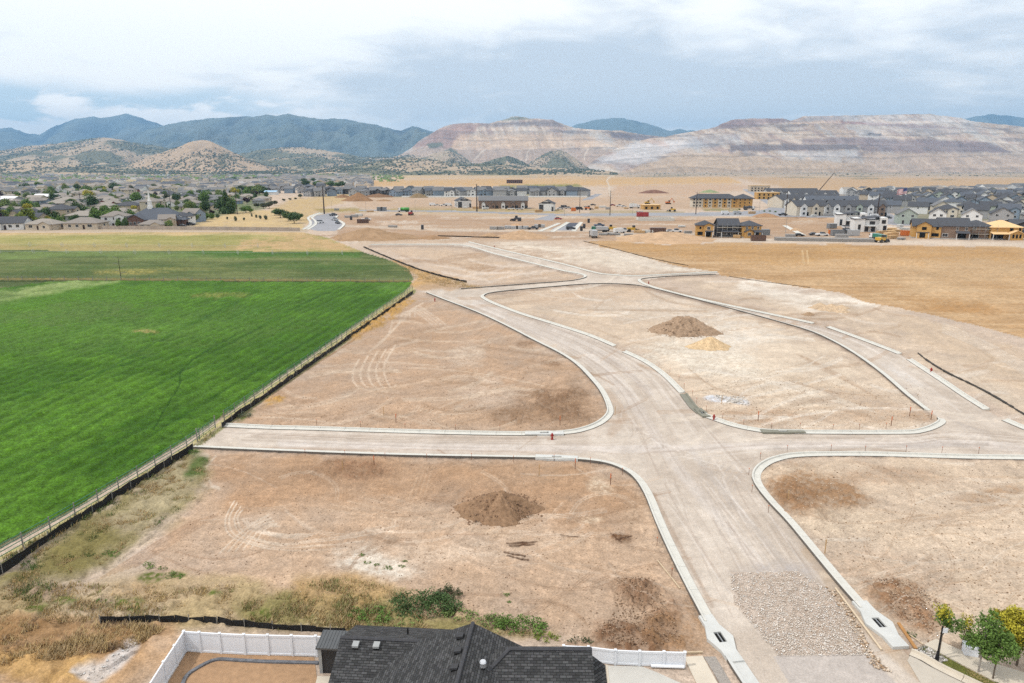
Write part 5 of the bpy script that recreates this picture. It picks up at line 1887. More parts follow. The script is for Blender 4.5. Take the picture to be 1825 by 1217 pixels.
def walls_me(w, d, h, roof, pitch, wing):
    b = MB()
    b.box(-w / 2, w / 2, -d / 2, d / 2, -.3, h)
    if roof == 'gable':
        r = d / 2 * pitch
        for s in (-1, 1):
            x = s * w / 2
            T = [(x, -d / 2, h), (x, d / 2, h), (x, 0, h + r)]
            b.face(T if s > 0 else T[::-1])
    if roof == 'frontgable':
        r = w / 2 * pitch
        for s in (-1, 1):
            y = s * d / 2
            T = [(-w / 2, y, h), (w / 2, y, h), (0, y, h + r)]
            b.face(T if s < 0 else T[::-1])
    if wing:
        wx, ww, wd_, wh = wing
        b.box(wx - ww / 2, wx + ww / 2, -d / 2 - wd_, -d / 2 + .02, -.3, wh)
        y = -d / 2 - wd_
        b.face([(wx - ww / 2, y, wh), (wx + ww / 2, y, wh), (wx, y, wh + ww / 2 * pitch)])
    return b.mesh('wall', WM['tan'])


def roof_me(w, d, h, roof, pitch, wing, oh=.5, th=.22):
    b = MB()
    if roof == 'gable':
        r = d / 2 * pitch
        e = oh * pitch
        for s in (-1, 1):
            P_ = [(-w / 2 - oh, 0, h + r + th), (w / 2 + oh, 0, h + r + th), (w / 2 + oh, s * (d / 2 + oh), h - e + th), (-w / 2 - oh, s * (d / 2 + oh), h - e + th)]
            b.solid(P_ if s > 0 else P_[::-1], th)
    elif roof == 'frontgable':
        r = w / 2 * pitch
        e = oh * pitch
        for s in (-1, 1):
            P_ = [(0, -d / 2 - oh, h + r + th), (0, d / 2 + oh, h + r + th), (s * (w / 2 + oh), d / 2 + oh, h - e + th), (s * (w / 2 + oh), -d / 2 - oh, h - e + th)]
            b.solid(P_[::-1] if s > 0 else P_, th)
    else:
        W, D = w / 2 + oh, d / 2 + oh
        z0 = h - oh * pitch + th
        k = min(W, D)
        r = z0 + k * pitch
        if W >= D:
            A, B_ = (-W + D, 0, r), (W - D, 0, r)
            fs = [[(-W, -D, z0), (W, -D, z0), B_, A], [(W, D, z0), (-W, D, z0), A, B_], [(-W, D, z0), (-W, -D, z0), A], [(W, -D, z0), (W, D, z0), B_]]
        else:
            A, B_ = (0, -D + W, r), (0, D - W, r)
            fs = [[(-W, D, z0), (-W, -D, z0), A, B_], [(W, -D, z0), (W, D, z0), B_, A], [(-W, -D, z0), (W, -D, z0), A], [(W, D, z0), (-W, D, z0), B_]]
        for f in fs:
            b.face(f)
        b.box(-W, W, -D, D, z0 - th, z0 - .002)
    if wing:
        wx, ww, wd_, wh = wing
        r = ww / 2 * pitch
        y0, y1 = -d / 2 - wd_ - .4, -d / 2 + (r + max(0, wh - h)) / pitch + .3 if True else 0
        y1 = min(y1, d / 2 - .3)
        e = .35 * pitch
        for s in (-1, 1):
            P_ = [(wx, y0, wh + r + th), (wx, y1, wh + r + th), (wx + s * (ww / 2 + .35), y1, wh - e + th), (wx + s * (ww / 2 + .35), y0, wh - e + th)]
            b.solid(P_[::-1] if s > 0 else P_, th)
    return b.mesh('roof', RM['grey'])


HK = {}


def style(key, w, d, h, roof, pitch, wing=None, wins=(), garage=None, door=None):
    HK[key] = dict(w=w, d=d, h=h, wall=walls_me(w, d, h, roof, pitch, wing), roof=roof_me(w, d, h, roof, pitch, wing), wins=wins, garage=garage, door=door, roofk=roof, pitch=pitch)


B15, B10, B22 = (1.5, 1.4), (1.0, 1.4), (2.2, 1.5)
style('ranch_hip', 16, 11, 3.0, 'hip', .42, None, ((-5, -5.5, 1, B15, 0), (-1.5, -5.5, 1, B15, 0), (4.5, -5.5, 1, B22, 0), (8, 1, 1, B15, 90), (-8, 1, 1, B15, -90)), None, 1.6)
style('ranch_wing', 16, 10.5, 3.0, 'hip', .45, (4.2, 6, 2.0, 3.0), ((-5, -5.25, 1, B22, 0), (4.2, -7.25, 1, B15, 0), (8, 1, 1, B15, 90), (-8, 1, 1, B15, -90)), None, -1)
style('ranch_gable', 15, 10, 3.1, 'gable', .5, (-4, 5.5, 1.6, 3.1), ((-4, -6.6, 1, B22, 0), (2, -5, 1, B15, 0), (5, -5, 1, B15, 0), (7.5, 1, 1, B15, 90)), None, -.2)
style('two_hip', 13, 11, 5.9, 'hip', .45, (3.2, 5, 1.4, 5.9), ((-4, -5.5, 1, B22, 0), (-4, -5.5, 3.9, B15, 0), (0, -5.5, 3.9, B10, 0), (3.2, -6.9, 3.9, B15, 0), (3.2, -6.9, 1, B22, 0), (6.5, 1, 3.9, B15, 90), (-6.5, 1, 3.9, B15, -90)), None, -.6)
style('two_gable', 11, 11, 5.9, 'gable', .55, (2.6, 4.6, 1.2, 5.9), ((-3.2, -5.5, 1, B15, 0), (-3.2, -5.5, 3.9, B15, 0), (2.6, -6.7, 3.9, B15, 0), (2.6, -6.7, 1, B22, 0), (5.5, 0, 3.9, B15, 90), (-5.5, 0, 3.9, B15, -90)), None, -.8)
style('two_front', 10, 13, 5.6, 'frontgable', .62, None, ((-2.4, -6.5, 3.9, B15, 0), (2.4, -6.5, 3.9, B15, 0), (2.4, -6.5, 1, B22, 0), (-5, 0, 3.6, B10, -90), (5, 0, 3.6, B10, 90)), None, -2)
style('narrow_front', 8, 13, 5.8, 'frontgable', .7, None, ((-1.6, -6.5, 3.9, B15, 0), (1.6, -6.5, 3.9, B15, 0), (1.5, -6.5, 1, B15, 0), (-4, 0, 3.6, B10, -90)), None, -2)
style('small_hip', 11, 9, 2.9, 'hip', .45, None, ((-3, -4.5, 1, B15, 0), (3, -4.5, 1, B15, 0)), None, 0)


def house_at(key, loc, rotz, wall, roof, label, group, sc=1.0, name='house', cat='house', dark=False, nwin=9):
    k = HK[key]
    o = empty(name, loc, rotz, label, cat, group)
    o.scale = (sc, sc, sc)
    w = link('wall', k['wall'], o)
    paint(w, WM[wall])
    r = link('roof', k['roof'], o)
    paint(r, RM[roof] if roof in RM else roof)
    for (x, y, z, sz, rz) in k['wins'][:nwin]:
        q = link('window', (WIND if dark else WIN)[sz], o, (x, y, z), R(rz))
    if k['door'] is not None:
        link('door', DOOR, o, (k['door'], -k['d'] / 2, 0), 0)
    return o


def part_copy(name, me, parent, loc, rz=0, sc=None, m_=None):
    q = link(name, me, parent, loc, R(rz))
    if sc:
        q.scale = sc
    if m_:
        paint(q, m_)
    return q


def px_per_m(p):
    return FPX / (p[1] * CT + (CAM_H - p[2]) * ST)


# ---- the western suburb: rows of houses behind the field wall
rn = random.Random(11)
HOUSES = []           # world spots, to keep trees off the houses
WSTY = ['ranch_hip', 'ranch_wing', 'ranch_gable', 'ranch_hip', 'ranch_wing', 'two_hip', 'small_hip']


def keyhouse(key, px, py, wall, roof, label, rot=0, sc=1.0, group='houses of the western suburb', **kw):
    p = at(px, py)
    HOUSES.append((p.x, p.y, 9 * sc))
    return house_at(key, p, R(rot), wall, roof, label, group, sc, **kw)


keyhouse('ranch_gable', 20, 408, 'white', 'charcoal', 'white gabled house with charcoal roof against the field wall', 12, 1.1)
keyhouse('ranch_wing', 84, 408, 'beige', 'taupe', 'low beige house with taupe hip roof directly behind the field wall', -5, .95)
keyhouse('ranch_hip', 155, 407, 'beige', 'brown', 'wide beige house with brown hip roof beside the parked motorhome', 3, 1.05)
keyhouse('two_hip', 210, 403, 'white', 'brown', 'two storey pale house with balcony windows behind two round trees', 14, .95)
keyhouse('ranch_wing', 276, 407, 'beige', 'brown', 'low tan house in front of the brown gabled house', 0, .8)
keyhouse('two_gable', 300, 404, 'tan', 'brown', 'tan two storey gabled house near the white walled house', 20, .72)
keyhouse('two_hip', 326, 400, 'white', 'charcoal', 'white two storey house with charcoal roof at the suburb edge', -10, .8)
keyhouse('two_gable', 346, 395, 'blue-grey', 'brown', 'blue grey two storey house with porch at the suburb edge', -14, .85)
keyhouse('ranch_gable', 60, 397, 'tan', 'charcoal', 'tan house with charcoal roof behind the low beige house', -10, 1.0)
ROWS = [(391, 3), (384.5, 0), (378.5, 2), (373, 1), (368, 2), (363.2, 0), (358.8, 1), (354.8, 2), (351, 0), (347.6, 1), (344.6, 0)]
LIM = {391: 245, 384.5: 235, 378.5: 330, 373: 385, 368: 405, 363.2: 465, 358.8: 470, 354.8: 470, 351: 440, 347.6: 450, 344.6: 460}
CH = at(286, 401)
for ri, (py, sh) in enumerate(ROWS):
    Y = at(912, py).y
    x = at(-55, py).x + sh * 4
    xe = at(LIM[py], py).x
    hn = 0
    while x < xe:
        p = Vector((x, Y + rn.uniform(-7, 7), 0))
        x += rn.uniform(18.5, 23.5)
        ppx, ppy = to_px(p)
        if 238 < ppx < 335 and 376 < ppy < 404:
            continue
        wall = rn.choice(['beige', 'tan', 'cream', 'grey', 'brown', 'white', 'tan', 'beige', 'blue-grey'] if ri != 4 else ['tan', 'red', 'grey', 'white'])
        roof = rn.choice(['brown', 'taupe', 'grey', 'charcoal', 'taupe', 'brown', 'grey'])
        k = rn.choice(WSTY)
        HOUSES.append((p.x, p.y, 9))
        house_at(k, p, R(rn.choice([0, 90, 180, 0]) + rn.uniform(-12, 12)), wall, roof,
                 wall + (' two storey' if 'two' in k else ' low') + ' house, ' + ordw(hn) + ' in the ' + ordw(ri + 2) + ' row behind the field wall', 'houses of the western suburb', rn.uniform(.9, 1.1))
        hn += 1

# ---- church
ch = empty('church', CH, R(8), 'brick church with wide charcoal roof and a white steeple', 'church')
ch.scale = (.84, .84, .92)
b = MB()
b.box(-17, 15, -11, 11, 0, 4)
b.box(-15, -4, -16, -10.98, 0, 4.2)
b.face([(-15, -16, 4.2), (-4, -16, 4.2), (-9.5, -16, 7)])
b.box(15.01, 18, -8, 9, 0, 3.6)
part('wall', b, WM['brick'], ch)
b = MB()
W, D, z0 = 18, 12, 3.9
for f in ([(-W, -D, z0), (16, -D, z0), (6, 0, 10.2), (-7, 0, 10.2)], [(16, D, z0), (-W, D, z0), (-7, 0, 10.2), (6, 0, 10.2)], [(-W, D, z0), (-W, -D, z0), (-7, 0, 10.2)], [(16, -D, z0), (16, D, z0), (6, 0, 10.2)]):
    b.face(f)
b.box(-W, 16, -D, D, z0 - .3, z0 - .003)
for s in (-1, 1):
    Pq = [(-9.5, -16.6, 7.3), (-9.5, -4, 7.3), (-9.5 + s * 6.2, -4, 4.1), (-9.5 + s * 6.2, -16.6, 4.1)]
    b.solid(Pq[::-1] if s > 0 else Pq, .25)
for f in ([(14, -9, 3.5), (19, -9, 3.5), (16, 0, 6.4), (14, 0, 6.4)], [(19, 10, 3.5), (14, 10, 3.5), (14, 0, 6.4), (16, 0, 6.4)], [(19, -9, 3.5), (19, 10, 3.5), (16, 0, 6.4)]):
    b.face(f)
part('roof', b, RM['slate'], ch)
b = MB()
b.box(-6.3, -3.7, -1.3, 1.3, 8, 11.4)
b.box(-6.0, -4.0, -1.0, 1.0, 11.4, 14)
b.box(-6.2, -3.8, -1.2, 1.2, 14, 14.3)
b.tube((-5, 0, 14.3), (-5, 0, 21), .95, .05, 8)
part('steeple', b, m_trim, ch)
for xx in (-12, -9.5, -7):
    part_copy('window', WIN[B15], ch, (xx, -16, 1.2), 0, (1, 1, 1.3))
for xx in (-1, 4, 9):
    part_copy('window', WIN[B15], ch, (xx, -11, 1.2))

# ---- barns, long pale sheds and odd buildings in the western suburb
for nm, px, py, w, d, h, rz, wl_, rf_, lab in (
        ('barn', 142, 350, 12, 9, 4.5, 20, 'red', 'brown', 'dark red barn with brown roof among the suburb trees'),
        ('barn', 236, 346, 14, 10, 4.5, 10, 'red', 'charcoal', 'dark red barn near the white gabled barn'),
        ('barn', 262, 337, 22, 10, 4.5, 0, 'red', 'taupe', 'long bright red barn with pale roof far behind the steeple'),
        ('metal_shed', 12, 363, 24, 14, 4, -6, 'grey', 'white', 'low white roofed metal shed by the suburb edge'),
        ('metal_shed', 172, 332, 60, 14, 4, 0, 'white', 'white', 'long white metal shed across from the far wheat field'),
        ('metal_shed', 85, 357, 20, 12, 4, 4, 'grey', 'white', 'small white roofed metal shed between dark trees'),
        ('metal_shed', 484, 347, 14, 8, 3.5, 0, 'white', 'sky', 'metal shed with sky blue roof beside the dry hillside')):
    o = empty(nm, at(px, py), R(rz), lab, 'barn' if nm == 'barn' else 'shed')
    q = link('wall', walls_me(w, d, h, 'gable', .35, None), o)
    paint(q, WM[wl_])
    q = link('roof', roof_me(w, d, h, 'gable', .35, None), o)
    paint(q, mat('roof_white', (.66, .66, .66), rough=.6) if rf_ == 'white' else (mat('roof_sky', (.32, .47, .62), rough=.5) if rf_ == 'sky' else RM[rf_]))
    HOUSES.append((o.location.x, o.location.y, max(w, d) * .6))
mh = empty('motorhome', at(113, 407), R(4), 'white motorhome parked behind the field wall', 'motorhome')
b = MB()
b.box(-4, 3, -1.2, 1.2, .5, 3.2)
b.box(3, 4.2, -1.1, 1.1, .5, 2.3)
part('body', b, m_trim, mh)
for xx in (-2.5, -.5, 1.5):
    part_copy('window', OPENING, mh, (xx, -1.22, 1.6), 0, (1.1, 1, .7), m_glass)
for xx in (-2.6, 2.6):
    b = MB()
    b.wheel((xx, -1.1, .42), .42, .3)
    part('wheel', b, m_black, mh)

# ---- the wall along the field
P = resample(world_line([(-140, 404), (0, 407), (300, 409), (548, 412)], 2), 4.0)
fw = empty('field_wall', P[0], 0, 'long tan panel wall between the pasture and the suburb', 'wall')
for i in range(len(P) - 1):
    a, b2 = P[i] - P[0], P[i + 1] - P[0]
    b = MB()
    b.solid([(a.x, a.y - .06, 1.75), (b2.x, b2.y - .06, 1.75), (b2.x, b2.y + .06, 1.75), (a.x, a.y + .06, 1.75)], 1.85)
    if i % 2 == 0 and i < 180:
        part('panel', b, mat('panel_wall', C(190, 176, 162), var=.12, scale=.4), fw)
    else:
        part('panel', b, mat('panel_wall_b', C(182, 168, 154), var=.12, scale=.4), fw)

# ---- the grey house row beyond the site, two deep
STY2 = ['two_hip', 'two_gable', 'two_front', 'two_gable']
for ri, (py, x0, x1, gap) in enumerate(((349.5, 556, 1052, 10.5), (345.5, 590, 1050, 10.5), (339.5, 470, 580, 15), (344, 470, 575, 15))):
    p = at(x0, py)
    xe = at(x1, py).x
    x = p.x
    n = 0
    while x < xe:
        q = Vector((x, p.y + rn.uniform(-9, 9), 0))
        x += rn.uniform(gap - 1.5, gap + 4)
        if ri == 0 and 600 < to_px(q)[0] < 632:
            continue
        wall = rn.choice(['grey', 'grey', 'blue-grey', 'dark', 'grey', 'grey', 'blue-grey', 'white'])
        roof = rn.choice(['charcoal', 'slate', 'grey', 'charcoal', 'grey'])
        side = ('near rank of the long house row' if ri == 0 else 'far rank of the long house row', )[0] if ri < 2 else ('far' if ri == 2 else 'near') + ' rank beside the dark wood'
        house_at(rn.choice(STY2), q, R(rn.uniform(-28, 28) + rn.choice([0, 0, 180])), wall, roof, wall + ' house with ' + roof + ' roof, ' + ordw(n) + ' in the ' + side, 'grey houses in the long row beyond the site', rn.uniform(.9, 1.15), nwin=5)
        HOUSES.append((q.x, q.y, 8))
        n += 1
P0_ = at(720, 351)
wl2 = MB()
A_, B_ = at(716, 351.3) - P0_, at(1046, 351.3) - P0_
wl2.solid([(A_.x, A_.y - .1, 1.5), (B_.x, B_.y - .1, 1.5), (B_.x, B_.y + .1, 1.5), (A_.x, A_.y + .1, 1.5)], 1.6)
tag(link('boundary_wall', wl2.mesh('boundary_wall', m_trim), None, P0_, 0), 'low white boundary wall along the near rank of grey houses', 'wall')

# ---- townhouses, apartment block and houses on the building site
def openings(o, spots, m_=None):
    for x, y, z, w, h, rz in spots:
        part_copy('opening', OPENING, o, (x, y, z), rz, (w, 1, h), m_)


def townblock(px, py, n, unit, rot, label, d=12, h=6.0, roofc='charcoal', pal=('white', 'grey', 'white', 'brown'), back=False, group='townhouse blocks', name='townhouse_block'):
    p = at(px, py)
    o = empty(name, p, R(rot), label, 'townhouses', group)
    w = n * unit
    q = link('wall', walls_me(w, d, h, 'gable', .5, None), o)
    paint(q, WM[pal[1]])
    q = link('roof', roof_me(w, d, h, 'gable', .5, None), o)
    paint(q, RM[roofc])
    for k in range(n):
        cx_ = -w / 2 + unit * (k + .5)
        ww = unit * (.5 if not back else .36)
        hh = h + (.2 if not back else -2.2)
        b = MB()
        y0 = -d / 2 - 1.4
        b.box(cx_ - ww / 2, cx_ + ww / 2, y0, -d / 2 - .01, 0, hh)
        b.face([(cx_ - ww / 2, y0, hh), (cx_ + ww / 2, y0, hh), (cx_, y0, hh + ww * .42)])
        part('bay', b, WM[pal[k % len(pal)]], o)
        b = MB()
        for s in (-1, 1):
            Pq = [(cx_, y0 - .3, hh + ww * .42 + .15), (cx_, -d / 2 + 2.5, hh + ww * .42 + .15), (cx_ + s * (ww / 2 + .3), -d / 2 + 2.5, hh - .1), (cx_ + s * (ww / 2 + .3), y0 - .3, hh - .1)]
            b.solid(Pq[::-1] if s > 0 else Pq, .15)
        part('bay_roof', b, RM[roofc], o)
        part_copy('window', WIND[B15], o, (cx_, y0, .9))
        if not back:
            part_copy('window', WIND[B15], o, (cx_, y0, 3.9))
        else:
            part_copy('window', WIN[B15], o, (cx_, -d / 2, 3.9))
        part_copy('garage_door', OPENING, o, (cx_ + unit * .36, -d / 2 - .02, 0), 0, (unit * .3, 1, 2.4), m_dark if not back else m_glass)
    HOUSES.append((p.x, p.y, w * .5))
    return o


townblock(897, 371, 5, 7.6, 0, 'long dark townhouse block with white entrance bays on the building site', 12, 6.2, 'grey', ('white', 'brown'), True)
townblock(1440, 383, 3, 8.6, 10, 'white gabled townhouse block at the edge of the street bend', 14, 6.2, 'charcoal', ('white', 'cream', 'white'))
townblock(1522, 384, 5, 7.0, -6, 'townhouse block with white and sage gables behind the white modern houses', 14, 6.4, 'charcoal', ('white', 'grey', 'sage', 'white', 'brown'))
townblock(1398, 369, 3, 8, 30, 'pale townhouse block closest to the street bend lawn', 14, 6.2, 'charcoal', ('white', 'cream'))
townblock(1440, 368, 6, 8, 4, 'long charcoal roofed townhouse block behind the front townhouses', 14, 6.2, 'charcoal', ('white', 'grey'))
townblock(1478, 372, 5, 7.5, -8, 'charcoal roofed townhouse block with dark little gables', 14, 6.2, 'slate', ('dark', 'white', 'dark'))
townblock(1408, 352.5, 6, 9, 0, 'farthest dark roofed townhouse block beside the crane', 14, 6.4, 'charcoal', ('white', 'grey'))
townblock(1446, 358, 5, 9, 0, 'dark roofed townhouse block just in front of the crane', 14, 6.4, 'charcoal', ('grey', 'white'))

for px, py, rot, lab, wl_ in ((825, 369, 14, 'small dark roofed house with open timber ends near the long townhouses', 'dark'), (975, 375, -8, 'pale walled garage building with charcoal roof on the building site', 'white')):
    o = empty('unfinished_house', at(px, py), R(rot), lab, 'house')
    q = link('wall', walls_me(11, 15, 5.2, 'frontgable', .45, None), o)
    paint(q, WM['white'])
    q = link('roof', roof_me(11, 15, 5.2, 'frontgable', .45, None), o)
    paint(q, RM['charcoal'])
    openings(o, [(-3.6, -7.52, 0, 3.2, 4.6, 0), (4.6, -7.52, 0, 1.4, 3.2, 0), (0, -7.52, 5.3, 6.5, 1.2, 0)], WM['dark'])
    openings(o, [(-5.52, y_, .4, 1.2, 3.4, -90) for y_ in (-5, -2, 1, 4)], m_dark)

# apartment block with three storeys
ap = empty('apartment_block', at(1277, 369), R(-3), 'three storey apartment block with orange sheathing and charcoal hip roof', 'apartments')
ap.scale = (.6, .6, .78)
b = MB()
b.box(-34, 24, -9, 9, 0, 9.2)
part('wall', b, WM['cream'], ap)
b = MB()
b.box(24.02, 44, -11, 11, 0, 9.2)
part('side_wing', b, WM['orange'], ap)
for x0, x1 in ((-20, -14), (-8, -1), (5, 11), (17, 24)):
    b = MB()
    b.box(x0, x1, -9.7, -9.02, 0, 9.2)
    part('sheathing', b, WM['orange'], ap)
for nm, (X0, X1, Dd) in (('roof', (-36, 26, 11)), ('wing_roof', (21, 46.5, 13))):
    b = MB()
    z0, hh = 9.3, 4.2
    k_ = min(Dd, (X1 - X0) / 2) - .5
    A_, B_ = (X0 + k_, 0, z0 + hh), (X1 - k_, 0, z0 + hh)
    for f in ([(X0, -Dd, z0), (X1, -Dd, z0), B_, A_], [(X1, Dd, z0), (X0, Dd, z0), A_, B_], [(X0, Dd, z0), (X0, -Dd, z0), A_], [(X1, -Dd, z0), (X1, Dd, z0), B_]):
        b.face(f)
    b.box(X0, X1, -Dd, Dd, z0 - .5, z0 - .004)
    part(nm, b, RM['charcoal'], ap)
for fl in range(3):
    for x in (-32, -28, -24, -17, -11, -4.5, 2, 8, 14, 20.5):
        y = -9.72 if any(a <= x <= c for a, c in ((-20, -14), (-8, -1), (5, 11), (17, 24))) else -9.02
        part_copy('window', WIND[B22] if fl else WIND[B15], ap, (x, y, 1 + 3.05 * fl), 0, (1.1, 1, 1.1))
    for x in (28, 34, 40):
        part_copy('window', WIND[B15], ap, (x, -11.02, 1 + 3.05 * fl))


def two_storey(px, py, rot, w, d, wall, roof, label, kind='hip', wing=None, wins=(), ops=(), porch=None, h=5.8, scaf=False, pitch=.45, name='unfinished_house'):
    o = empty(name, at(px, py), R(rot), label, 'house', 'houses being built along the dry field')
    h = h * .93
    q = link('wall', walls_me(w, d, h, kind, pitch, wing), o)
    paint(q, WM[wall])
    q = link('roof', roof_me(w, d, h, kind, pitch, wing), o)
    paint(q, RM[roof] if roof in RM else m_ply)
    b = MB()
    b.box(-w / 2 - .08, w / 2 + .08, -d / 2 - .08, d / 2 + .08, -.2, .45)
    part('foundation', b, m_fnd, o)
    for x, y, z, sz, rz in wins:
        part_copy('window', WIN[sz], o, (x, y, z), rz)
    openings(o, ops)
    if porch:
        x0, x1, dep, z = porch
        b = MB()
        b.solid([(x0, -d / 2 - dep, z), (x1, -d / 2 - dep, z), (x1, -d / 2, z + .7), (x0, -d / 2, z + .7)], .2)
        part('porch_roof', b, RM[roof] if roof in RM else m_ply, o)
        for x in (x0 + .2, x1 - .2):
            b = MB()
            b.box(x - .1, x + .1, -d / 2 - dep + .15, -d / 2 - dep + .35, 0, z - .15)
            part('porch_post', b, m_trim, o)
    if scaf:
        for zz in (2.2, 4.4):
            b = MB()
            b.box(-w / 2 - 1.3, w / 2 + 1.3, -d / 2 - 1.3, -d / 2 - .4, zz, zz + .08)
            part('scaffold_deck', b, m_walk, o)
        for x in np.linspace(-w / 2 - 1.2, w / 2 + 1.2, 6):
            b = MB()
            b.tube((x, -d / 2 - 1.3, 0), (x, -d / 2 - 1.3, 6.2), .06, .06, 5)
            part('scaffold_pole', b, m_galv, o)
    return o


two_storey(1254, 421, -12, 7.6, 8, 'orange', 'charcoal', 'orange sheathed house, first of the small trio beside the wide sandy pile', 'hip', (1.7, 4.0, .9, 5.4), ((1.7, -4.9, 3.4, B15, 0),), [(-1.9, -4.02, .9, 2.3, 1.5, 0), (1.7, -4.93, .3, 2.2, 2.2, 0), (-1.9, -4.02, 3.6, .8, 1.0, 0)], (.2, 3.6, 1.9, 2.7))
two_storey(1294, 421, -2, 9, 8.6, 'dark', 'charcoal', 'dark sided house with charcoal gable roof in the middle of the orange trio', 'gable', None, ((-2.1, -4.3, 3.5, B22, 0), (2.3, -4.3, 3.5, B15, 0), (-2.1, -4.3, 1.0, B22, 0), (1.8, -4.3, 1.0, B22, 0)), (), (-4, 4, 2.0, 2.6), 5.8, True, .6)
two_storey(1333, 422, 4, 8.2, 8.4, 'orange', 'charcoal', 'orange sheathed house with small front gable beside the grey container', 'hip', (-1.7, 3.6, 1.2, 2.8), ((-2.6, -4.2, 3.6, B10, 0), (0, -4.2, 3.6, B10, 0), (2.6, -4.2, 3.6, B10, 0), (-1.7, -5.4, 1.0, B15, 0)), [(2.1, -4.22, .4, 2.2, 2.2, 0)], (.3, 4, 2.2, 2.7))
two_storey(1647, 423, -24, 11, 10, 'orange', 'charcoal', 'large orange sheathed house with dark openings next to the orange bin', 'gable', (-1.2, 5.5, 1.4, 5.8), (), [(-1.2, -6.44, 3.8, 1.8, 1.3, 0), (4.0, -5.02, 3.9, 1.0, 1.2, 0), (3.4, -5.02, 1.0, 2.8, 1.4, 0), (-1.6, -6.44, .4, 2.2, 2.3, 0), (-5.52, -2, 3.8, .7, 1.3, -90), (-5.52, 1.5, 3.8, .7, 1.3, -90)], (-4, 1, 1.6, 2.8), 5.8, False, .55)
two_storey(1693, 424, -20, 11.6, 12, 'brown', 'charcoal', 'grey brown finished house with white trimmed windows between building shells', 'gable', None, ((1, -6, 3.8, B10, 0), (4.4, -6, 3.8, B10, 0), (-3.4, -6, 1.0, B22, 0), (-5.8, -2, 3.8, B10, -90), (-5.8, 2, 3.8, B10, -90), (-5.8, -2, 1, B10, -90)), [(3, -6.02, .3, 3.2, 2.3, 0)], (.4, 5.6, 2.4, 2.9), 6.2, False, .5)
two_storey(1735, 424, -10, 9.6, 11, 'brown', 'charcoal', 'grey brown house wrapped in scaffolding beside the plywood roofed house', 'hip', None, ((-2.6, -5.5, 3.8, B15, 0), (3, -5.5, 3.8, B15, 0), (3, -5.5, 1, B15, 0)), [(-2, -5.52, .4, 3, 2.0, 0)], None, 6.0, True)
two_storey(1778, 425, -6, 12.6, 11, 'orange', 'ply', 'orange sheathed house with bare pale plywood roof', 'hip', (3.2, 5.5, 2.4, 2.8), (), [(2, -5.52, 3.8, 1.4, 1.3, 0), (5.4, -5.52, 3.8, .9, 1.4, 0), (1.8, -7.94, .9, .8, 1.6, 0), (3.2, -7.94, .9, .8, 1.6, 0), (4.6, -7.94, .9, .8, 1.6, 0), (-3.4, -5.52, .3, 5, 2.4, 0)], (-6.6, .3, 2.8, 2.7))
two_storey(1822, 422, -24, 12, 10, 'dark', 'charcoal', 'dark sided gabled house at the far end of the building shells', 'gable', (-2, 5, 1.4, 5.8), ((2.5, -5, 3.8, B15, 0), (-2, -6.4, 3.8, B15, 0)), [(3, -5.02, .3, 3, 2.4, 0)], None, 5.8, True)

# white modern houses
m_wrap = WM['white']
for px, py, rot, lab, fl in ((1513, 402, -18, 'white modern house with flat parapet, farther of the white pair', 1), (1545, 412, -14, 'white modern house with tall side tower, nearer of the white pair', -1)):
    o = empty('modern_house', at(px, py), R(rot), lab, 'house', 'white modern houses')
    b = MB()
    b.box(-7, -2.5, -5, 5, 0, 6.6)
    b.box(-2.49, 4, -4.2, 5, 0, 5.8)
    b.box(4.01, 7.4, -5.4, 4, 0, 7.0)
    part('wall', b, m_wrap, o)
    b = MB()
    b.solid([(-7.3, -5.3, 6.2), (4, -5.3, 7.6), (4, 5.3, 7.6), (-7.3, 5.3, 6.2)], .3)
    part('roof', b, RM['charcoal'], o)
    b = MB()
    b.box(-2.3, 2.5, -6.4, -4.3, 2.9, 3.15)
    part('canopy', b, m_trim, o)
    openings(o, [(-1.3, -4.23, .2, 1.6, 2.5, 0), (1.6, -4.23, .2, 1.8, 2.5, 0), (1, -4.23, 3.6, 2.4, 1.6, 0), (5.7, -5.43, 4.2, 1.8, 1.8, 0), (6.4, -5.43, .3, 1.5, 3.0, 0), (-4.8, -5.03, .4, 1.2, 3.2, 0)], m_glass)

# orange shed, far framed building, tan box
for nm, px, py, w, d, h, rz, wl_, flat_, lab in (
        ('framed_shed', 1159, 373, 13, 9, 3.4, 4, 'orange', True, 'low orange framed building with flat pale roof among the machines'),
        ('framed_building', 1352, 341, 26, 14, 8, -4, 'tan', True, 'distant open timber framed building beyond the apartment block'),
        ('framed_building', 1366, 354.5, 22, 12, 6.5, -4, 'orange', True, 'orange sheathed flat building beside the dark townhouses'),
        ('brick_box', 917, 326.5, 34, 12, 7, 0, 'brick', True, 'distant dark brown box building on the far green strip')):
    o = empty(nm, at(px, py), R(rz), lab, 'building')
    b = MB()
    b.box(-w / 2, w / 2, -d / 2, d / 2, 0, h)
    part('wall', b, WM[wl_], o)
    b = MB()
    b.box(-w / 2 - .3, w / 2 + .3, -d / 2 - .3, d / 2 + .3, h, h + .35)
    part('roof', b, m_ply if wl_ != 'brick' else WM['brick'], o)
    nn = max(2, int(w / 4))
    for fl in range(max(1, int(h / 3.2))):
        for k in range(nn):
            part_copy('opening', OPENING, o, (-w / 2 + (k + .5) * w / nn, -d / 2 - .03, .5 + 3 * fl), 0, (1.6, 1, 1.8))

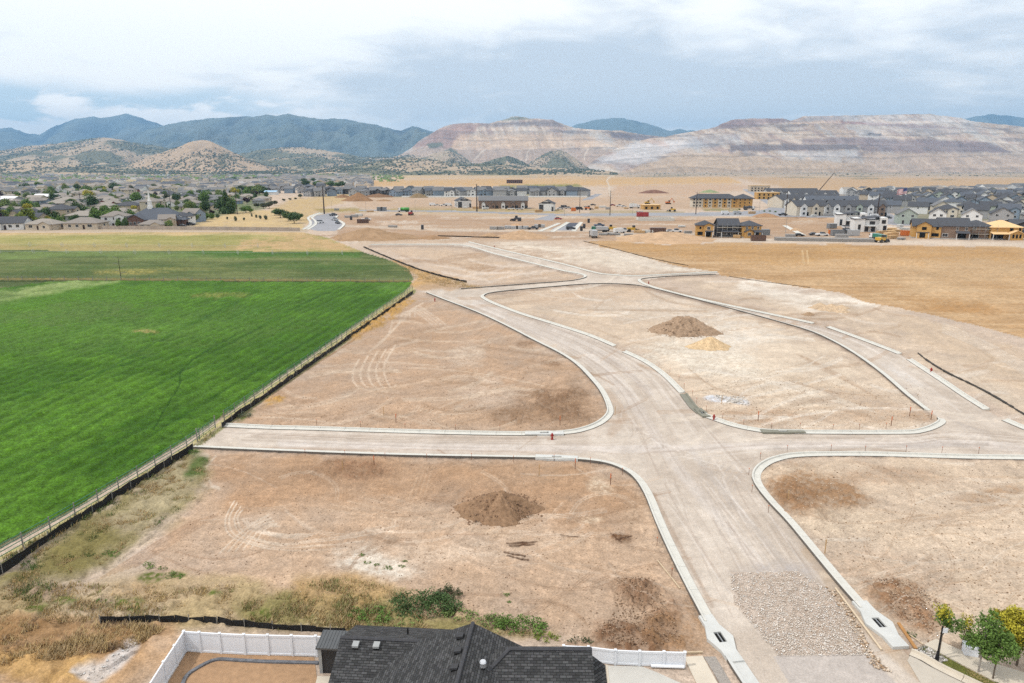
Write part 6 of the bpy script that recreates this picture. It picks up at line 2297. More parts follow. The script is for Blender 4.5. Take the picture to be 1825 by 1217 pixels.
# ---- the eastern suburb
rn = random.Random(21)
EROWS = [(397, 1608, 1850, 17), (389, 1690, 1870, 17), (380, 1590, 1870, 16), (373.5, 1650, 1890, 16), (368, 1572, 1890, 15), (363.5, 1580, 1890, 15), (359.5, 1560, 1890, 15), (356, 1545, 1890, 15), (353, 1530, 1900, 15), (350.2, 1515, 1900, 15.5), (347.6, 1520, 1900, 16)]
for ri, (py, x0, x1, gap) in enumerate(EROWS):
    p = at(x0, py)
    xe = at(x1, py).x
    x = p.x
    n = 0
    while x < xe:
        q = Vector((x, p.y + (x - p.x) * -.06 + rn.uniform(-4, 4), 0))
        x += rn.uniform(gap - .5, gap + 3)
        wall = rn.choice(['white', 'white', 'grey', 'cream', 'sage', 'grey', 'blue-grey', 'dark', 'tan'])
        roof = rn.choice(['charcoal', 'charcoal', 'slate', 'grey', 'charcoal', 'slate'])
        k = rn.choice(['two_gable', 'two_front', 'narrow_front', 'two_front', 'two_hip'])
        house_at(k, q, R(rn.choice([-25, -20, 65, -25]) + rn.uniform(-6, 6)), wall, roof, wall + ' house with ' + roof + ' roof, ' + ordw(n) + ' in eastern row ' + ordw(ri) + ' from the dry field', 'houses of the eastern suburb', rn.uniform(.9, 1.05), nwin=5)
        HOUSES.append((q.x, q.y, 8))
        n += 1

# flag on its pole
fp = empty('flag_pole', at(1612, 372), 0, 'tall pole flying a large striped flag over the eastern suburb', 'flag')
b = MB()
b.tube((0, 0, 0), (0, 0, 16), .12, .07, 6)
part('pole', b, m_galv, fp)
b = MB()
fw_, fh_ = 7.5, 4.2
for i in range(12):
    for s_ in range(13):
        z1, z0 = 15.7 - fh_ / 13 * s_, 15.7 - fh_ / 13 * (s_ + 1)
        x0, x1 = -fw_ / 12 * i, -fw_ / 12 * (i + 1)
        w0, w1 = .5 * math.sin(i * .8), .5 * math.sin((i + 1) * .8)
        dr0, dr1 = -.10 * i, -.10 * (i + 1)
        mi = 2 if (i < 5 and s_ < 7) else (0 if s_ % 2 == 0 else 1)
        b.face([(x0, w0, z0 + dr0), (x1, w1, z0 + dr1), (x1, w1, z1 + dr1), (x0, w0, z1 + dr0)], mi)
part('flag_cloth', b, [mat('flag_red', (.42, .05, .07)), mat('flag_white', (.7, .7, .7)), mat('flag_blue', (.05, .06, .18))], fp)

# block retaining wall and the pale foundation
P0_ = at(1388, 430)
b = MB()
A_, B_ = at(1384, 429) - P0_, at(1560, 432) - P0_
b.solid([(A_.x, A_.y, 1.3), (B_.x, B_.y, 1.3), (B_.x, B_.y + 3, 1.5), (A_.x, A_.y + 3, 1.5)], 1.5)
tag(link('retaining_wall', b.mesh('retaining_wall', mat('rubble_blocks', (.24, .225, .21), var=.5, scale=2.5, bump=.1)), None, P0_, 0), 'long grey rubble retaining wall between the dry field and parked cars', 'wall')
o = empty('foundation_wall', at(1170, 393.5), R(-2), 'pale concrete foundation walls of a house just begun', 'foundation')
for nm, bb in (('front_wall', (-10.5, 10.5, -.2, .2, 0, 1.5)), ('back_wall', (-10.5, 10.5, 9.8, 10.2, 0, 1.5)), ('side_wall', (-10.7, -10.3, 0.21, 9.79, 0, 1.5)), ('side_wall', (10.3, 10.7, .21, 9.79, 0, 1.5))):
    b = MB()
    b.box(*bb)
    part(nm, b, m_conc, o)

# ---- poles
def steel_pole(px, py, top, label, r=.35, arms=False):
    p = at(px, py)
    h = 12.0
    for _ in range(60):
        h *= 1.03 if to_px((p.x, p.y, h))[1] > top else .985
    o = empty('power_pole', p, 0, label, 'utility pole', 'tall steel power poles')
    b = MB()
    b.tube((0, 0, 0), (0, 0, h), r, r * .55, 10)
    part('shaft', b, m_steel, o)
    for k in range(3):
        b = MB()
        z = h - .4 - 1.8 * k
        b.tube((-.3, 0, z), (-1.5, 0, z + .3), .07, .05, 6)
        b.tube((.3, 0, z - .7), (1.5, 0, z - .4), .07, .05, 6)
        part('insulator', b, m_post, o)
    return o, h


steel_pole(578, 381, 331, 'tallest dark steel pole standing at the curved street', .5)
steel_pole(850, 377, 328, 'dark steel pole just before the long dark townhouse block', .5)
steel_pole(1033, 379, 338, 'slim dark pole at the end of the long townhouse block', .25)
steel_pole(1087, 384, 340, 'slim dark pole beside the site road and parked machines', .28)
steel_pole(1240, 382, 342, 'dark pole in front of the apartment block', .3)
steel_pole(1400, 385, 343, 'dark pole at the near end of the front townhouses', .35)
steel_pole(1563, 386, 344, 'thick dark pole behind the white modern houses', .4)
steel_pole(1735, 380, 348, 'dark pole rising out of the eastern suburb roofs', .3)
steel_pole(423, 382, 338, 'dark wooden pole beside the tall suburb conifer', .3)
steel_pole(305, 374, 338, 'dark wooden pole behind the church', .25)
steel_pole(145, 370, 342, 'dark wooden pole near the dark red barn', .25)
steel_pole(216, 499, 456, 'thin leaning grey pole standing between the two green fields', .10)


def lamp(px, py, h, label):
    o = empty('street_lamp', at(px, py), 0, label, 'street lamp', 'slim street lamps on the site')
    b = MB()
    b.tube((0, 0, 0), (0, 0, h), .1, .06, 6)
    b.tube((0, 0, h), (.9, 0, h + .1), .05, .05, 5)
    part('post', b, m_post, o)
    b = MB()
    b.box(.6, 1.3, -.15, .15, h, h + .14)
    part('lamp_head', b, m_post, o)


for px, py, lab in ((592, 379, 'slim lamp just past the tallest steel pole'), (652, 379, 'slim lamp near the row of grey crates'), (740, 378, 'slim lamp beside the green tanker truck'), (805, 378, 'slim lamp before the small dark roofed house'), (1006, 385, 'slim lamp next to the red parked car'), (1127, 382, 'slim lamp near the low orange framed building'), (1300, 380, 'slim lamp below the apartment block'), (1353, 378, 'slim lamp at the street bend'), (1400, 415, 'slim lamp beside the pale house pad')):
    lamp(px, py, 8, lab)

# crane
cr = empty('mobile_crane', at(1457, 350), 0, 'distant mobile crane with long raised boom over the townhouse roofs', 'crane')
b = MB()
b.box(-5, 5, -1.5, 1.5, .6, 2.6)
part('chassis', b, m_orange, cr)
b = MB()
b.tube((-2, 0, 2.5), (17, 2, 26), .5, .3, 6)
part('boom', b, m_steel, cr)
for x in (-3.5, 0, 3.5):
    b = MB()
    b.wheel((x, -1.4, .7), .7, .5)
    part('wheel', b, m_black, cr)


# ---------------------------------------------------------------- vehicles
VC = {'white': (.62, .62, .62), 'black': (.015, .015, .017), 'dark': (.04, .042, .05), 'blue': (.05, .09, .16), 'red': (.30, .03, .03), 'silver': (.36, .37, .38), 'green': (.05, .25, .04), 'yellow': (.50, .30, .04), 'orange': (.50, .14, .03), 'grey': (.17, .18, .19), 'brown': (.10, .055, .04), 'teal': (.03, .16, .11)}
VM = {k: mat('paint_' + k, v, rough=.35, var=.03, spec=.5) for k, v in VC.items()}


def hull(prof, w, inset=0):
    """side profile (x, z) extruded across y, the upper part drawn in"""
    b = MB()
    zt = max(z for x, z in prof)
    zb = min(z for x, z in prof)

    def yy(z):
        return w / 2 - inset * max(0, (z - zb) / (zt - zb))
    L_ = [(x, -yy(z), z) for x, z in prof]
    R_ = [(x, yy(z), z) for x, z in prof]
    b.face(L_)
    b.face(R_[::-1])
    n = len(prof)
    for i in range(n):
        j = (i + 1) % n
        b.face([L_[j], L_[i], R_[i], R_[j]])
    return b


VP = {}


def vkind(key, body, w, glass, wheels, r):
    bm_ = hull(body, w).mesh('body', VM['white'])
    gm = hull(glass, w - .12, .18).mesh('cabin_glass', m_glass) if glass else None
    b = MB()
    b.wheel((0, 0, 0), r, .25)
    VP[key] = (bm_, gm, b.mesh('wheel', m_black), wheels, w, r)


vkind('car', [(-2.3, .35), (2.3, .35), (2.3, .75), (1.2, .95), (-1.9, .98), (-2.3, .9)], 1.8, [(-1.8, .96), (1.0, .94), (.3, 1.45), (-1.2, 1.47)], (-1.4, 1.4), .34)
vkind('suv', [(-2.4, .4), (2.4, .4), (2.4, 1.0), (1.3, 1.15), (-2.4, 1.15)], 1.9, [(-2.35, 1.14), (1.2, 1.14), (.6, 1.75), (-2.2, 1.78)], (-1.5, 1.5), .38)
vkind('pickup', [(-2.9, .5), (2.8, .5), (2.8, 1.05), (1.5, 1.2), (-2.9, 1.15)], 2.0, [(-.9, 1.17), (1.4, 1.17), (.8, 1.85), (-.7, 1.87)], (-1.8, 1.8), .42)
vkind('van', [(-2.9, .45), (2.7, .45), (2.8, 1.1), (2.0, 1.3), (1.5, 2.35), (-2.9, 2.4)], 2.0, [(1.35, 1.4), (2.0, 1.3), (1.6, 2.1), (1.3, 2.1)], (-1.8, 1.8), .4)


def vehicle(kind, c, px, py, rot, label, cargo=None):
    bm_, gm, wm, wh, w, r = VP[kind]
    o = empty('parked_' + kind, at(px, py), R(rot), label, {'car': 'car', 'suv': 'car', 'pickup': 'pickup truck', 'van': 'van'}[kind], 'vehicles parked on the building site')
    paint(link('body', bm_, o), VM[c])
    if gm:
        link('cabin_glass', gm, o)
    for x in wh:
        for s in (-1, 1):
            link('wheel', wm, o, (x, s * (w / 2 - .08), r), 0)
    return o


for v in (('pickup', 'dark', 594, 384.5, 60, 'dark pickup at the far end of the curved street'), ('suv', 'white', 571, 397.5, 70, 'white car by the inner kerb of the curved street'), ('pickup', 'silver', 597, 393, -50, 'silver pickup on the outer side of the curved street'), ('car', 'dark', 602, 398.5, -60, 'dark car nearest on the outer side of the curved street'),
          ('pickup', 'white', 653, 393, 10, 'white pickup behind the rust red dumpster'), ('car', 'dark', 711, 384, 0, 'small dark car just below the green tanker'), ('van', 'white', 771, 366.5, 0, 'white van, first in the line before the small dark roofed house'), ('car', 'white', 780, 366.5, 5, 'white car, second in the line before the small dark roofed house'), ('pickup', 'white', 791, 367, 0, 'white pickup, third in the line before the small dark roofed house'), ('van', 'white', 800, 367, 0, 'white van, last in the line before the small dark roofed house'),
          ('pickup', 'white', 872, 371, 0, 'white pickup at the first bay of the long townhouses'), ('pickup', 'white', 911, 373.5, 4, 'white pickup near the middle of the long townhouses'), ('pickup', 'silver', 926, 374, 0, 'silver pickup at the end bay of the long townhouses'), ('pickup', 'dark', 950, 409, 5, 'dark pickup among the grey material pallets'), ('suv', 'dark', 1017, 409, 10, 'dark car on the short new driveway'), ('car', 'red', 995, 391, 0, 'red car beside the white trailer'),
          ('pickup', 'white', 998, 373, 20, 'white pickup next to the pale garage building'), ('van', 'dark', 1006, 371, 0, 'dark van next to the pale garage building'), ('pickup', 'silver', 1013, 372, 0, 'silver pickup near the orange bin'), ('van', 'black', 1033, 374, 0, 'black van between the orange bin and the orange loader'), ('car', 'black', 1057, 366, 0, 'black car alone behind the parked machines'), ('pickup', 'blue', 1068, 403.5, 3, 'dark blue pickup in the open graded ground'),
          ('van', 'white', 1104, 415, 20, 'white van among the yellow machines'), ('pickup', 'white', 1112, 413, 0, 'white pickup beside the white van'), ('car', 'white', 1195, 414, 0, 'white car half hidden behind the wide sandy pile'), ('pickup', 'white', 1205, 414, 0, 'white pickup half hidden behind the wide sandy pile'), ('car', 'red', 1092, 366.5, 0, 'dark red car next to the slim dark pole'), ('pickup', 'white', 1104, 368, 0, 'white pickup in the jumble of vehicles behind the slim pole'), ('car', 'white', 1112, 369, 0, 'white car in the jumble of vehicles behind the slim pole'), ('van', 'teal', 1128, 368, 0, 'green van beside the low orange framed building'),
          ('van', 'white', 1293, 382, 0, 'white van below the apartment block'), ('van', 'silver', 1314, 382, 10, 'silver van below the apartment block wing'), ('car', 'black', 1424, 421, 0, 'black car alone above the rubble retaining wall'), ('car', 'dark', 1451, 419.5, 0, 'dark car behind the white pickup above the rubble wall'), ('pickup', 'white', 1465, 420.5, 0, 'white pickup above the rubble retaining wall'), ('suv', 'white', 1509, 407, 15, 'white car in the drive of the white modern houses'), ('suv', 'black', 1510, 413, 20, 'black car in the drive of the white modern houses'), ('suv', 'black', 1430, 382, 0, 'black car before the white gabled townhouses'),
          ('pickup', 'black', 1395, 384, 0, 'black pickup at the near end of the townhouses'), ('van', 'white', 1559, 387.5, 0, 'white van by the thick dark pole'), ('car', 'black', 1583, 389.5, 20, 'black car on the eastern suburb street'), ('car', 'dark', 325, 404, 0, 'dark car in the drive of the white suburb house'), ('suv', 'dark', 340, 401.5, 0, 'dark car beside the white yard fence'), ('car', 'white', 206, 407.5, 0, 'white car behind the field wall near two round trees')):
    vehicle(*v)


def truck(px, py, rot, cab, body, label, kind='box'):
    o = empty(kind + '_truck', at(px, py), R(rot), label, 'truck', 'trucks on the building site')
    b = MB()
    b.box(-4.2, 3.9, -.9, .9, .7, 1.0)
    part('chassis', b, VM['black'], o)
    paint(link('cab', hull([(2.0, 1.0), (3.9, 1.0), (3.9, 1.9), (3.5, 2.8), (2.0, 2.8)], 2.3).mesh('cab', VM[cab]), o), VM[cab])
    b = MB()
    b.box(3.2, 3.75, -1.17, 1.17, 1.9, 2.5)
    part('cab_glass', b, m_glass, o)
    b = MB()
    if kind == 'tank':
        b.tube((-4.2, 0, 2.1), (1.8, 0, 2.1), 1.1, 1.1, 14)
    elif kind == 'dump':
        b.solid([(-4.2, -1.2, 2.6), (1.7, -1.2, 2.9), (1.7, 1.2, 2.9), (-4.2, 1.2, 2.6)], 1.5)
    else:
        b.box(-4.2, 1.8, -1.2, 1.2, 1.0, 3.4)
    part('tank' if kind == 'tank' else 'cargo_body', b, VM[body], o, kind == 'tank')
    for x in (-3.2, -2.0, 2.9):
        for s in (-1, 1):
            b = MB()
            b.wheel((x, s * .95, .5), .5, .35)
            part('wheel', b, VM['black'], o)


truck(719, 377.5, 180, 'white', 'green', 'white cabbed tanker truck with bright green tank', 'tank')
truck(1068, 413.5, 180, 'teal', 'silver', 'green cabbed truck beside the yellow machines', 'dump')
truck(1057, 423, 95, 'black', 'silver', 'black and silver truck at the foot of the sandy pile', 'box')
truck(1563, 428, 100, 'white', 'teal', 'white and green truck at the end of the rubble wall', 'dump')
truck(1335, 374, 0, 'white', 'dark', 'white cabbed truck with dark load near the street bend', 'dump')
truck(1131, 371, 0, 'white', 'white', 'white box truck by the low orange framed building', 'box')


def boxy(name, px, py, rot, w, d, h, m_, label, cat, lidm=None, group=None):
    o = empty(name, at(px, py), R(rot), label, cat, group)
    b = MB()
    t = .12
    b.solid([(-w / 2 * .96, -d / 2 * .96, .25), (w / 2 * .96, -d / 2 * .96, .25), (w / 2 * .96, d / 2 * .96, .25), (-w / 2 * .96, d / 2 * .96, .25)], .15)
    for q in ((-w / 2, w / 2, -d / 2, -d / 2 + t), (-w / 2, w / 2, d / 2 - t, d / 2), (-w / 2, -w / 2 + t, -d / 2 + t + .001, d / 2 - t - .001), (w / 2 - t, w / 2, -d / 2 + t + .001, d / 2 - t - .001)):
        b.box(*q, .2, h)
    for x in np.linspace(-w / 2 + .4, w / 2 - .4, max(3, int(w / .9))):
        b.box(x - .06, x + .06, -d / 2 - .07, -d / 2 - .002, .2, h - .05)
    part('body', b, m_, o)
    if lidm:
        b = MB()
        b.box(-w / 2 - .03, w / 2 + .03, -d / 2 - .03, d / 2 + .03, h + .002, h + .12)
        part('lid', b, lidm, o)
    return o


boxy('dumpster', 647, 397.5, 8, 6.5, 2.4, 2.2, VM['brown'], 'rust red open dumpster on the graded ground', 'dumpster')
boxy('dumpster', 1351, 429, -8, 6, 2.6, 2.4, VM['brown'], 'dark brown dumpster before the last orange house of the trio', 'dumpster')
boxy('shipping_container', 1358, 419, 5, 6.5, 2.5, 2.6, VM['grey'], 'grey container next to the last orange house of the trio', 'container', VM['grey'])
boxy('shipping_container', 1494, 420, 0, 6.5, 2.6, 2.6, VM['grey'], 'dark grey container near the white modern houses', 'container', VM['dark'])
boxy('shipping_container', 1516, 420, 0, 7, 2.6, 2.6, VM['silver'], 'pale silver container beside the dark grey container', 'container', VM['silver'])
boxy('shipping_container', 1482, 407, 10, 4.2, 2.6, 2.4, VM['grey'], 'small grey container behind the parked white pickup', 'container', VM['grey'])
boxy('shipping_container', 1172, 415, 0, 7.5, 2.5, 2.4, VM['brown'], 'dark brown container behind the very wide sandy pile', 'container', VM['brown'])
boxy('dumpster', 1613, 420, -20, 4, 2.6, 2.4, VM['orange'], 'orange bin beside the large orange sheathed house', 'dumpster')
boxy('dumpster', 1022, 376, 0, 3.4, 2.4, 2.4, VM['orange'], 'orange bin near the pale garage building', 'dumpster')
boxy('dumpster', 1145, 386, 0, 7.5, 2.5, 2.8, VM['red'], 'bright red container beside the pale foundation walls', 'container', VM['red'])
boxy('site_crate', 677, 375.5, 0, 4, 2.4, 2.6, VM['grey'], 'grey site crate, one of two far from the street, nearer the curve', 'crate', VM['grey'])
boxy('site_crate', 684, 375.5, 0, 4, 2.4, 2.6, VM['grey'], 'grey site crate, one of two, nearer the green tanker', 'crate', VM['grey'])
for i, (px, py) in enumerate(((905, 407.5), (917, 408), (926, 408), (936, 408), (958, 405), (965, 405))):
    boxy('material_pallet', px, py, 0, 3.4, 2.2, 1.4, VM['silver'], ordw(i) + ' grey pallet of material in the line beside the dark pickup', 'pallet', VM['silver'], 'material pallets')
for px, py, lab in ((626, 392, 'grey portable toilet beside the curved street'), (753, 409, 'black portable toilet in the middle of the site road'), (1041, 407, 'small dark portable toilet beside the new driveway'), (1036, 411.5, 'dark portable toilet at the driveway corner'), (1049, 397, 'lone dark portable toilet behind the new driveway'), (1479, 418, 'orange brown portable toilet beside the dark grey container')):
    boxy('portable_toilet', px, py, 0, 1.3, 1.3, 2.3, VM['dark'] if 'orange' not in lab else VM['orange'], lab, 'toilet', VM['grey'], 'portable toilets')


def machine(px, py, rot, c, label, boom=True):
    o = empty('excavator' if boom else 'wheel_loader', at(px, py), R(rot), label, 'excavator' if boom else 'loader', 'construction machines')
    for s in (-1, 1):
        b = MB()
        if boom:
            b.box(-2, 2, s * 1.2 - .35, s * 1.2 + .35, 0, .9)
            part('track', b, VM['black'], o)
        else:
            for x in (-1.7, 1.7):
                b = MB()
                b.wheel((x, s * 1.1, .8), .8, .55)
                part('wheel', b, VM['black'], o)
    b = MB()
    b.box(-2.4, 1.2, -1.3, 1.3, 1.0, 2.2)
    part('body', b, VM[c], o)
    b = MB()
    b.box(-.2, 1.1, -1.25, .0, 2.2, 3.2)
    part('cab', b, m_glass, o)
    b = MB()
    if boom:
        b.tube((1, .4, 1.8), (3.6, .4, 5.0), .3, .25, 6)
        b.tube((3.6, .4, 5.0), (6, .4, 2.2), .24, .2, 6)
        b.box(5.5, 6.4, -.2, 1.0, 1.2, 2.3)
        part('arm', b, VM[c], o)
    else:
        b.tube((1, -.6, 1.6), (3, -.6, .9), .16, .14, 6)
        b.tube((1, .6, 1.6), (3, .6, .9), .16, .14, 6)
        part('arm', b, VM[c], o)
        b = MB()
        b.solid([(2.9, -1.5, 1.4), (3.9, -1.5, .7), (3.9, 1.5, .7), (2.9, 1.5, 1.4)], .6)
        part('bucket', b, VM['dark'], o)


machine(921, 394, 160, 'dark', 'dark wheel loader alone on the graded ground', False)
machine(732, 383.5, 90, 'red', 'small red loader near the dark car and green tanker', False)
machine(1154, 363.5, 10, 'yellow', 'large yellow excavator behind the low orange framed building')
machine(1191, 363.5, 20, 'orange', 'orange excavator between the framed building and apartment block')
machine(1198, 377, 170, 'yellow', 'yellow loader on the lawn edge near the apartment block', False)
machine(1048, 374, 0, 'orange', 'low orange loader by the parked vans', False)
machine(1090, 412, 170, 'yellow', 'yellow loader behind the green cabbed truck', False)
machine(1127, 413, 0, 'yellow', 'yellow loader beyond the white van', False)
machine(1570, 432, 30, 'yellow', 'small yellow loader at the end of the rubble wall', False)

# ---- wheel lines in the far fields
wb_ = MB()
n_ = 16
for k in range(n_):
    a0, a1 = 2 * math.pi * k / n_, 2 * math.pi * (k + 1) / n_
    wb_.tube((0, .85 * math.cos(a0), .85 + .85 * math.sin(a0)), (0, .85 * math.cos(a1), .85 + .85 * math.sin(a1)), .045, .045, 4, cap=False)
for k in range(4):
    a0 = math.pi * k / 4
    wb_.tube((0, -.85 * math.cos(a0), .85 - .85 * math.sin(a0)), (0, .85 * math.cos(a0), .85 + .85 * math.sin(a0)), .025, .025, 4, cap=False)
m_irr = mat('dull_aluminium', (.40, .41, .38), rough=.5)
WHEEL_LINE = wb_.mesh('wheel', m_irr)
for (x0, y0, x1, y1, lab) in ((-60, 438.5, 460, 441.5, 'white wheeled irrigation line across the olive pasture'), (-60, 451.5, 610, 455, 'white wheeled irrigation line across the darker green field')):
    A_, B_ = at(x0, y0), at(x1, y1)
    o = empty('irrigation_line', A_, 0, lab, 'irrigation line', 'wheeled irrigation lines')
    d = B_ - A_
    b = MB()
    b.tube((0, 0, .85), d + Vector((0, 0, .85)), .03, .03, 6)
    part('pipe', b, m_irr, o)
    n_ = int(d.length / 12.2)
    for k in range(n_ + 1):
        link('wheel', WHEEL_LINE, o, d * (k / n_), 0)
o = empty('wire_fence', at(-60, 499.5), 0, 'thin wire fence on grey posts between the two green fields', 'fence')
A_, B_ = at(-60, 499.5), at(728, 503.5)
d = B_ - A_
for k in range(32):
    b = MB()
    q_ = d * (k / 31)
    b.box(q_.x - .06, q_.x + .06, q_.y - .06, q_.y + .06, 0, 1.3)
    part('post', b, m_post, o)
b = MB()
for z in (.4, .8, 1.15):
    b.tube((0, 0, z), d + Vector((0, 0, z)), .012, .012, 4)
part('wire', b, m_galv, o)


# ---- stacked material on the building site
def stack(px, py, rot, w, d, h, m_, label, n=3):
    o = empty('lumber_stack', at(px, py), R(rot), label, 'material stack', 'stacks of building material')
    for k in range(n):
        b = MB()
        z = .15 + k * (h / n)
        b.box(-w / 2 + .1 * (k % 2), w / 2 - .12 * ((k + 1) % 2), -d / 2, d / 2, z, z + h / n - .08)
        part('bundle', b, m_, o)
    b = MB()
    for x in (-w * .3, w * .3):
        b.box(x - .08, x + .08, -d / 2, d / 2, 0, .14)
    part('bearer', b, m_wood, o)


mp = [m_ply, m_wood, mat('wrapped_lumber', (.52, .52, .50)), mat('grey_block', (.30, .29, .28))]
STK = [(1590, 409, 0), (1598, 413, 1), (1588, 416, 0), (1604, 405, 2), (1579, 412, 1), (1595, 419, 1), (1612, 409, 2), (1583, 420, 0), (1572, 417, 1), (1500, 424, 3), (1408, 423, 3), (1274, 413, 2), (1313, 424, 1), (1085, 418, 3), (1096, 419, 3), (1075, 419, 3), (1120, 420, 3), (1140, 415, 1), (1154, 415, 2), (1028, 371, 2), (1045, 369, 3), (1063, 372, 1), (1074, 370, 2), (1083, 373, 3), (1116, 372, 1), (1140, 379, 3), (600, 375, 3), (640, 385, 2), (632, 387, 3), (620, 388, 3), (660, 378, 1), (700, 405, 3), (830, 371, 2), (848, 372, 1), (865, 373, 2), (943, 372, 3), (960, 378, 1), (1215, 405, 2), (1226, 416, 3), (1340, 381, 1), (1450, 386, 2), (1476, 385, 3), (1590, 425, 1), (1606, 427, 3), (880, 409, 3), (893, 409, 3)]
MW = ['pale plywood', 'brown lumber', 'white wrapped lumber', 'grey block']
rn = random.Random(77)
cnt = {}
STK.sort()
for x, y, k in STK:
    cnt[k] = cnt.get(k, 0) + 1
    stack(x, y, rn.uniform(-25, 25), rn.uniform(3, 5.5), rn.uniform(1.4, 2.4), rn.uniform(.8, 1.7), mp[k], MW[k] + ' stack, ' + ordw(cnt[k] - 1) + ' such stack counting away from the curved street')


# ================================================================ plants
m_leaf = {}
for k_, c_ in (('green', (.10, .17, .035)), ('dark', (.058, .10, .032)), ('mid', (.15, .20, .06)), ('yellow', (.34, .30, .03)), ('plum', (.045, .022, .024)), ('olive', (.075, .082, .040)), ('lime', (.16, .20, .03)), ('dusty', (.10, .12, .075))):
    m_ = mat('leaves_' + k_, c_, rough=.7, var=.45, scale=1.1, spec=.2)
    m_leaf[k_] = m_
m_bark = mat('bark', (.13, .10, .075), rough=.9, var=.3, scale=6)
m_barkp = mat('pale_bark', (.30, .27, .24), rough=.9, var=.2, scale=6)


def leaf_cloud(rs, clumps, per, size, squash=1.0):
    """small tilted leaf faces through a set of clumps (x, y, z, r)"""
    V, F = [], []
    for (cx_, cy_, cz_, r) in clumps:
        n = max(4, int(per * r * r))
        u = rs.normal(size=(n, 3))
        u /= np.linalg.norm(u, axis=1)[:, None]
        rad = r * rs.uniform(.35, 1.05, n) ** .6
        c = np.stack([cx_ + u[:, 0] * rad, cy_ + u[:, 1] * rad, cz_ + u[:, 2] * rad * squash], -1)
        nn = u * .7 + rs.normal(size=(n, 3)) * .5 + np.array([0, 0, .35])
        nn /= np.linalg.norm(nn, axis=1)[:, None]
        t = np.cross(nn, rs.normal(size=(n, 3)))
        t /= np.linalg.norm(t, axis=1)[:, None] + 1e-9
        b = np.cross(nn, t)
        s = size * rs.uniform(.6, 1.3, n)[:, None]
        k = len(V)
        q = np.stack([c - t * s, c - b * s * .55, c + t * s, c + b * s * .55], 1).reshape(-1, 3)
        V.append(q)
    V = np.concatenate(V)
    F = np.arange(len(V)).reshape(-1, 4)
    return V, F


def crown_me(name, seed, shape, nclump, per, size, r0=.34, unit=True):
    rs = np.random.RandomState(seed)
    cl = []
    for k in range(nclump):
        if shape == 'cone':
            z = rs.uniform(0, 1) ** 1.3
            w = .44 * (1 - z) + .03
            a = rs.uniform(0, 2 * np.pi)
            rr = w * rs.uniform(.3, 1)
            cl.append((math.cos(a) * rr, math.sin(a) * rr, .06 + z * .92, .05 + .15 * (1 - z)))
        else:
            u = rs.normal(size=3)
            u /= np.linalg.norm(u)
            q = rs.uniform(.25, 1) ** .5
            ex = {'round': (.38, .38, .36), 'tall': (.26, .26, .44), 'wide': (.5, .42, .26), 'shrub': (.5, .42, .34)}[shape]
            cz_ = {'round': .62, 'tall': .55, 'wide': .66, 'shrub': .34}[shape]
            cl.append((u[0] * ex[0] * q, u[1] * ex[1] * q, cz_ + u[2] * ex[2] * q, r0 * rs.uniform(.35, .75)))
    V, F = leaf_cloud(rs, cl, per, size)
    V[:, 2] = np.maximum(V[:, 2], .01)
    return raw_mesh(name, V, F, m_leaf['green'])


def trunk_me(h, r, seed, limbs=5, top=.55):
    rn_ = random.Random(seed)
    b = MB()
    p = Vector((0, 0, -.05))
    for k in range(4):
        q = Vector((rn_.uniform(-.02, .02), rn_.uniform(-.02, .02), top * (k + 1) / 4))
        b.tube(p, q, r * (1 - .18 * k), r * (1 - .18 * (k + 1)), 7, cap=False)
        p = q
    for k in range(limbs):
        a = 2 * math.pi * k / limbs + rn_.uniform(-.4, .4)
        z0 = top * rn_.uniform(.6, 1)
        q = Vector((math.cos(a) * .24, math.sin(a) * .24, z0 + rn_.uniform(.12, .3)))
        b.tube((0, 0, z0), q, r * .5, r * .15, 5, cap=False)
    return b.mesh('trunk', m_bark)


FAR_CROWN = {'round': [crown_me('crown', 1 + i, 'round', 26, 900, .07, .42) for i in range(3)], 'tall': [crown_me('crown', 11 + i, 'tall', 24, 900, .065, .38) for i in range(2)], 'cone': [crown_me('crown', 21 + i, 'cone', 60, 2600, .045) for i in range(2)], 'wide': [crown_me('crown', 31 + i, 'wide', 30, 900, .065, .42) for i in range(2)], 'shrub': [crown_me('crown', 41 + i, 'shrub', 26, 900, .07, .4) for i in range(2)]}
TRUNKS = [trunk_me(1, .035, i) for i in range(3)]
rn = random.Random(33)


def tree(px, py, top, shape, leaf, label, group, wid=1.0, name='tree', cat='tree', p=None, h=None):
    p = p or at(px, py)
    if h is None:
        h = 4.0
        for _ in range(80):
            h *= 1.02 if to_px((p.x, p.y, h))[1] > top else .985
    o = empty(name, p, rn.uniform(0, 6.28), label, cat, group)
    o.scale = (h * wid, h * wid, h)
    c = link('crown', rn.choice(FAR_CROWN[shape]), o)
    paint(c, m_leaf[leaf])
    if shape != 'shrub':
        link('trunk', rn.choice(TRUNKS), o)
    return o


TG = 'trees of the western suburb'
tree(404, 381, 336, 'cone', 'dark', 'tall dark conifer beside the wooden pole in the suburb', TG, .62)
tree(398, 380, 352, 'round', 'dark', 'broad dark tree at the foot of the tall conifer', TG, .9)
tree(412, 380, 354, 'round', 'green', 'rounded green tree leaning on the tall conifer', TG, .9)
tree(213, 408, 392, 'round', 'green', 'round green tree behind the wall, nearer the motorhome', TG, .8)
tree(224, 408, 391, 'round', 'dark', 'dark round tree behind the wall, nearer the tan houses', TG, .75)
tree(86, 397, 385, 'round', 'yellow', 'bright yellow tree behind the low beige house', TG, 1.0)
tree(183, 395, 384, 'round', 'lime', 'lime green tree behind the wide beige house', TG, 1.0)
tree(128, 389, 376, 'tall', 'green', 'upright green tree between brown roofs', TG, .9)
tree(54, 408, 402, 'round', 'dark', 'small dark round shrub tree before the first beige house', TG, .9)
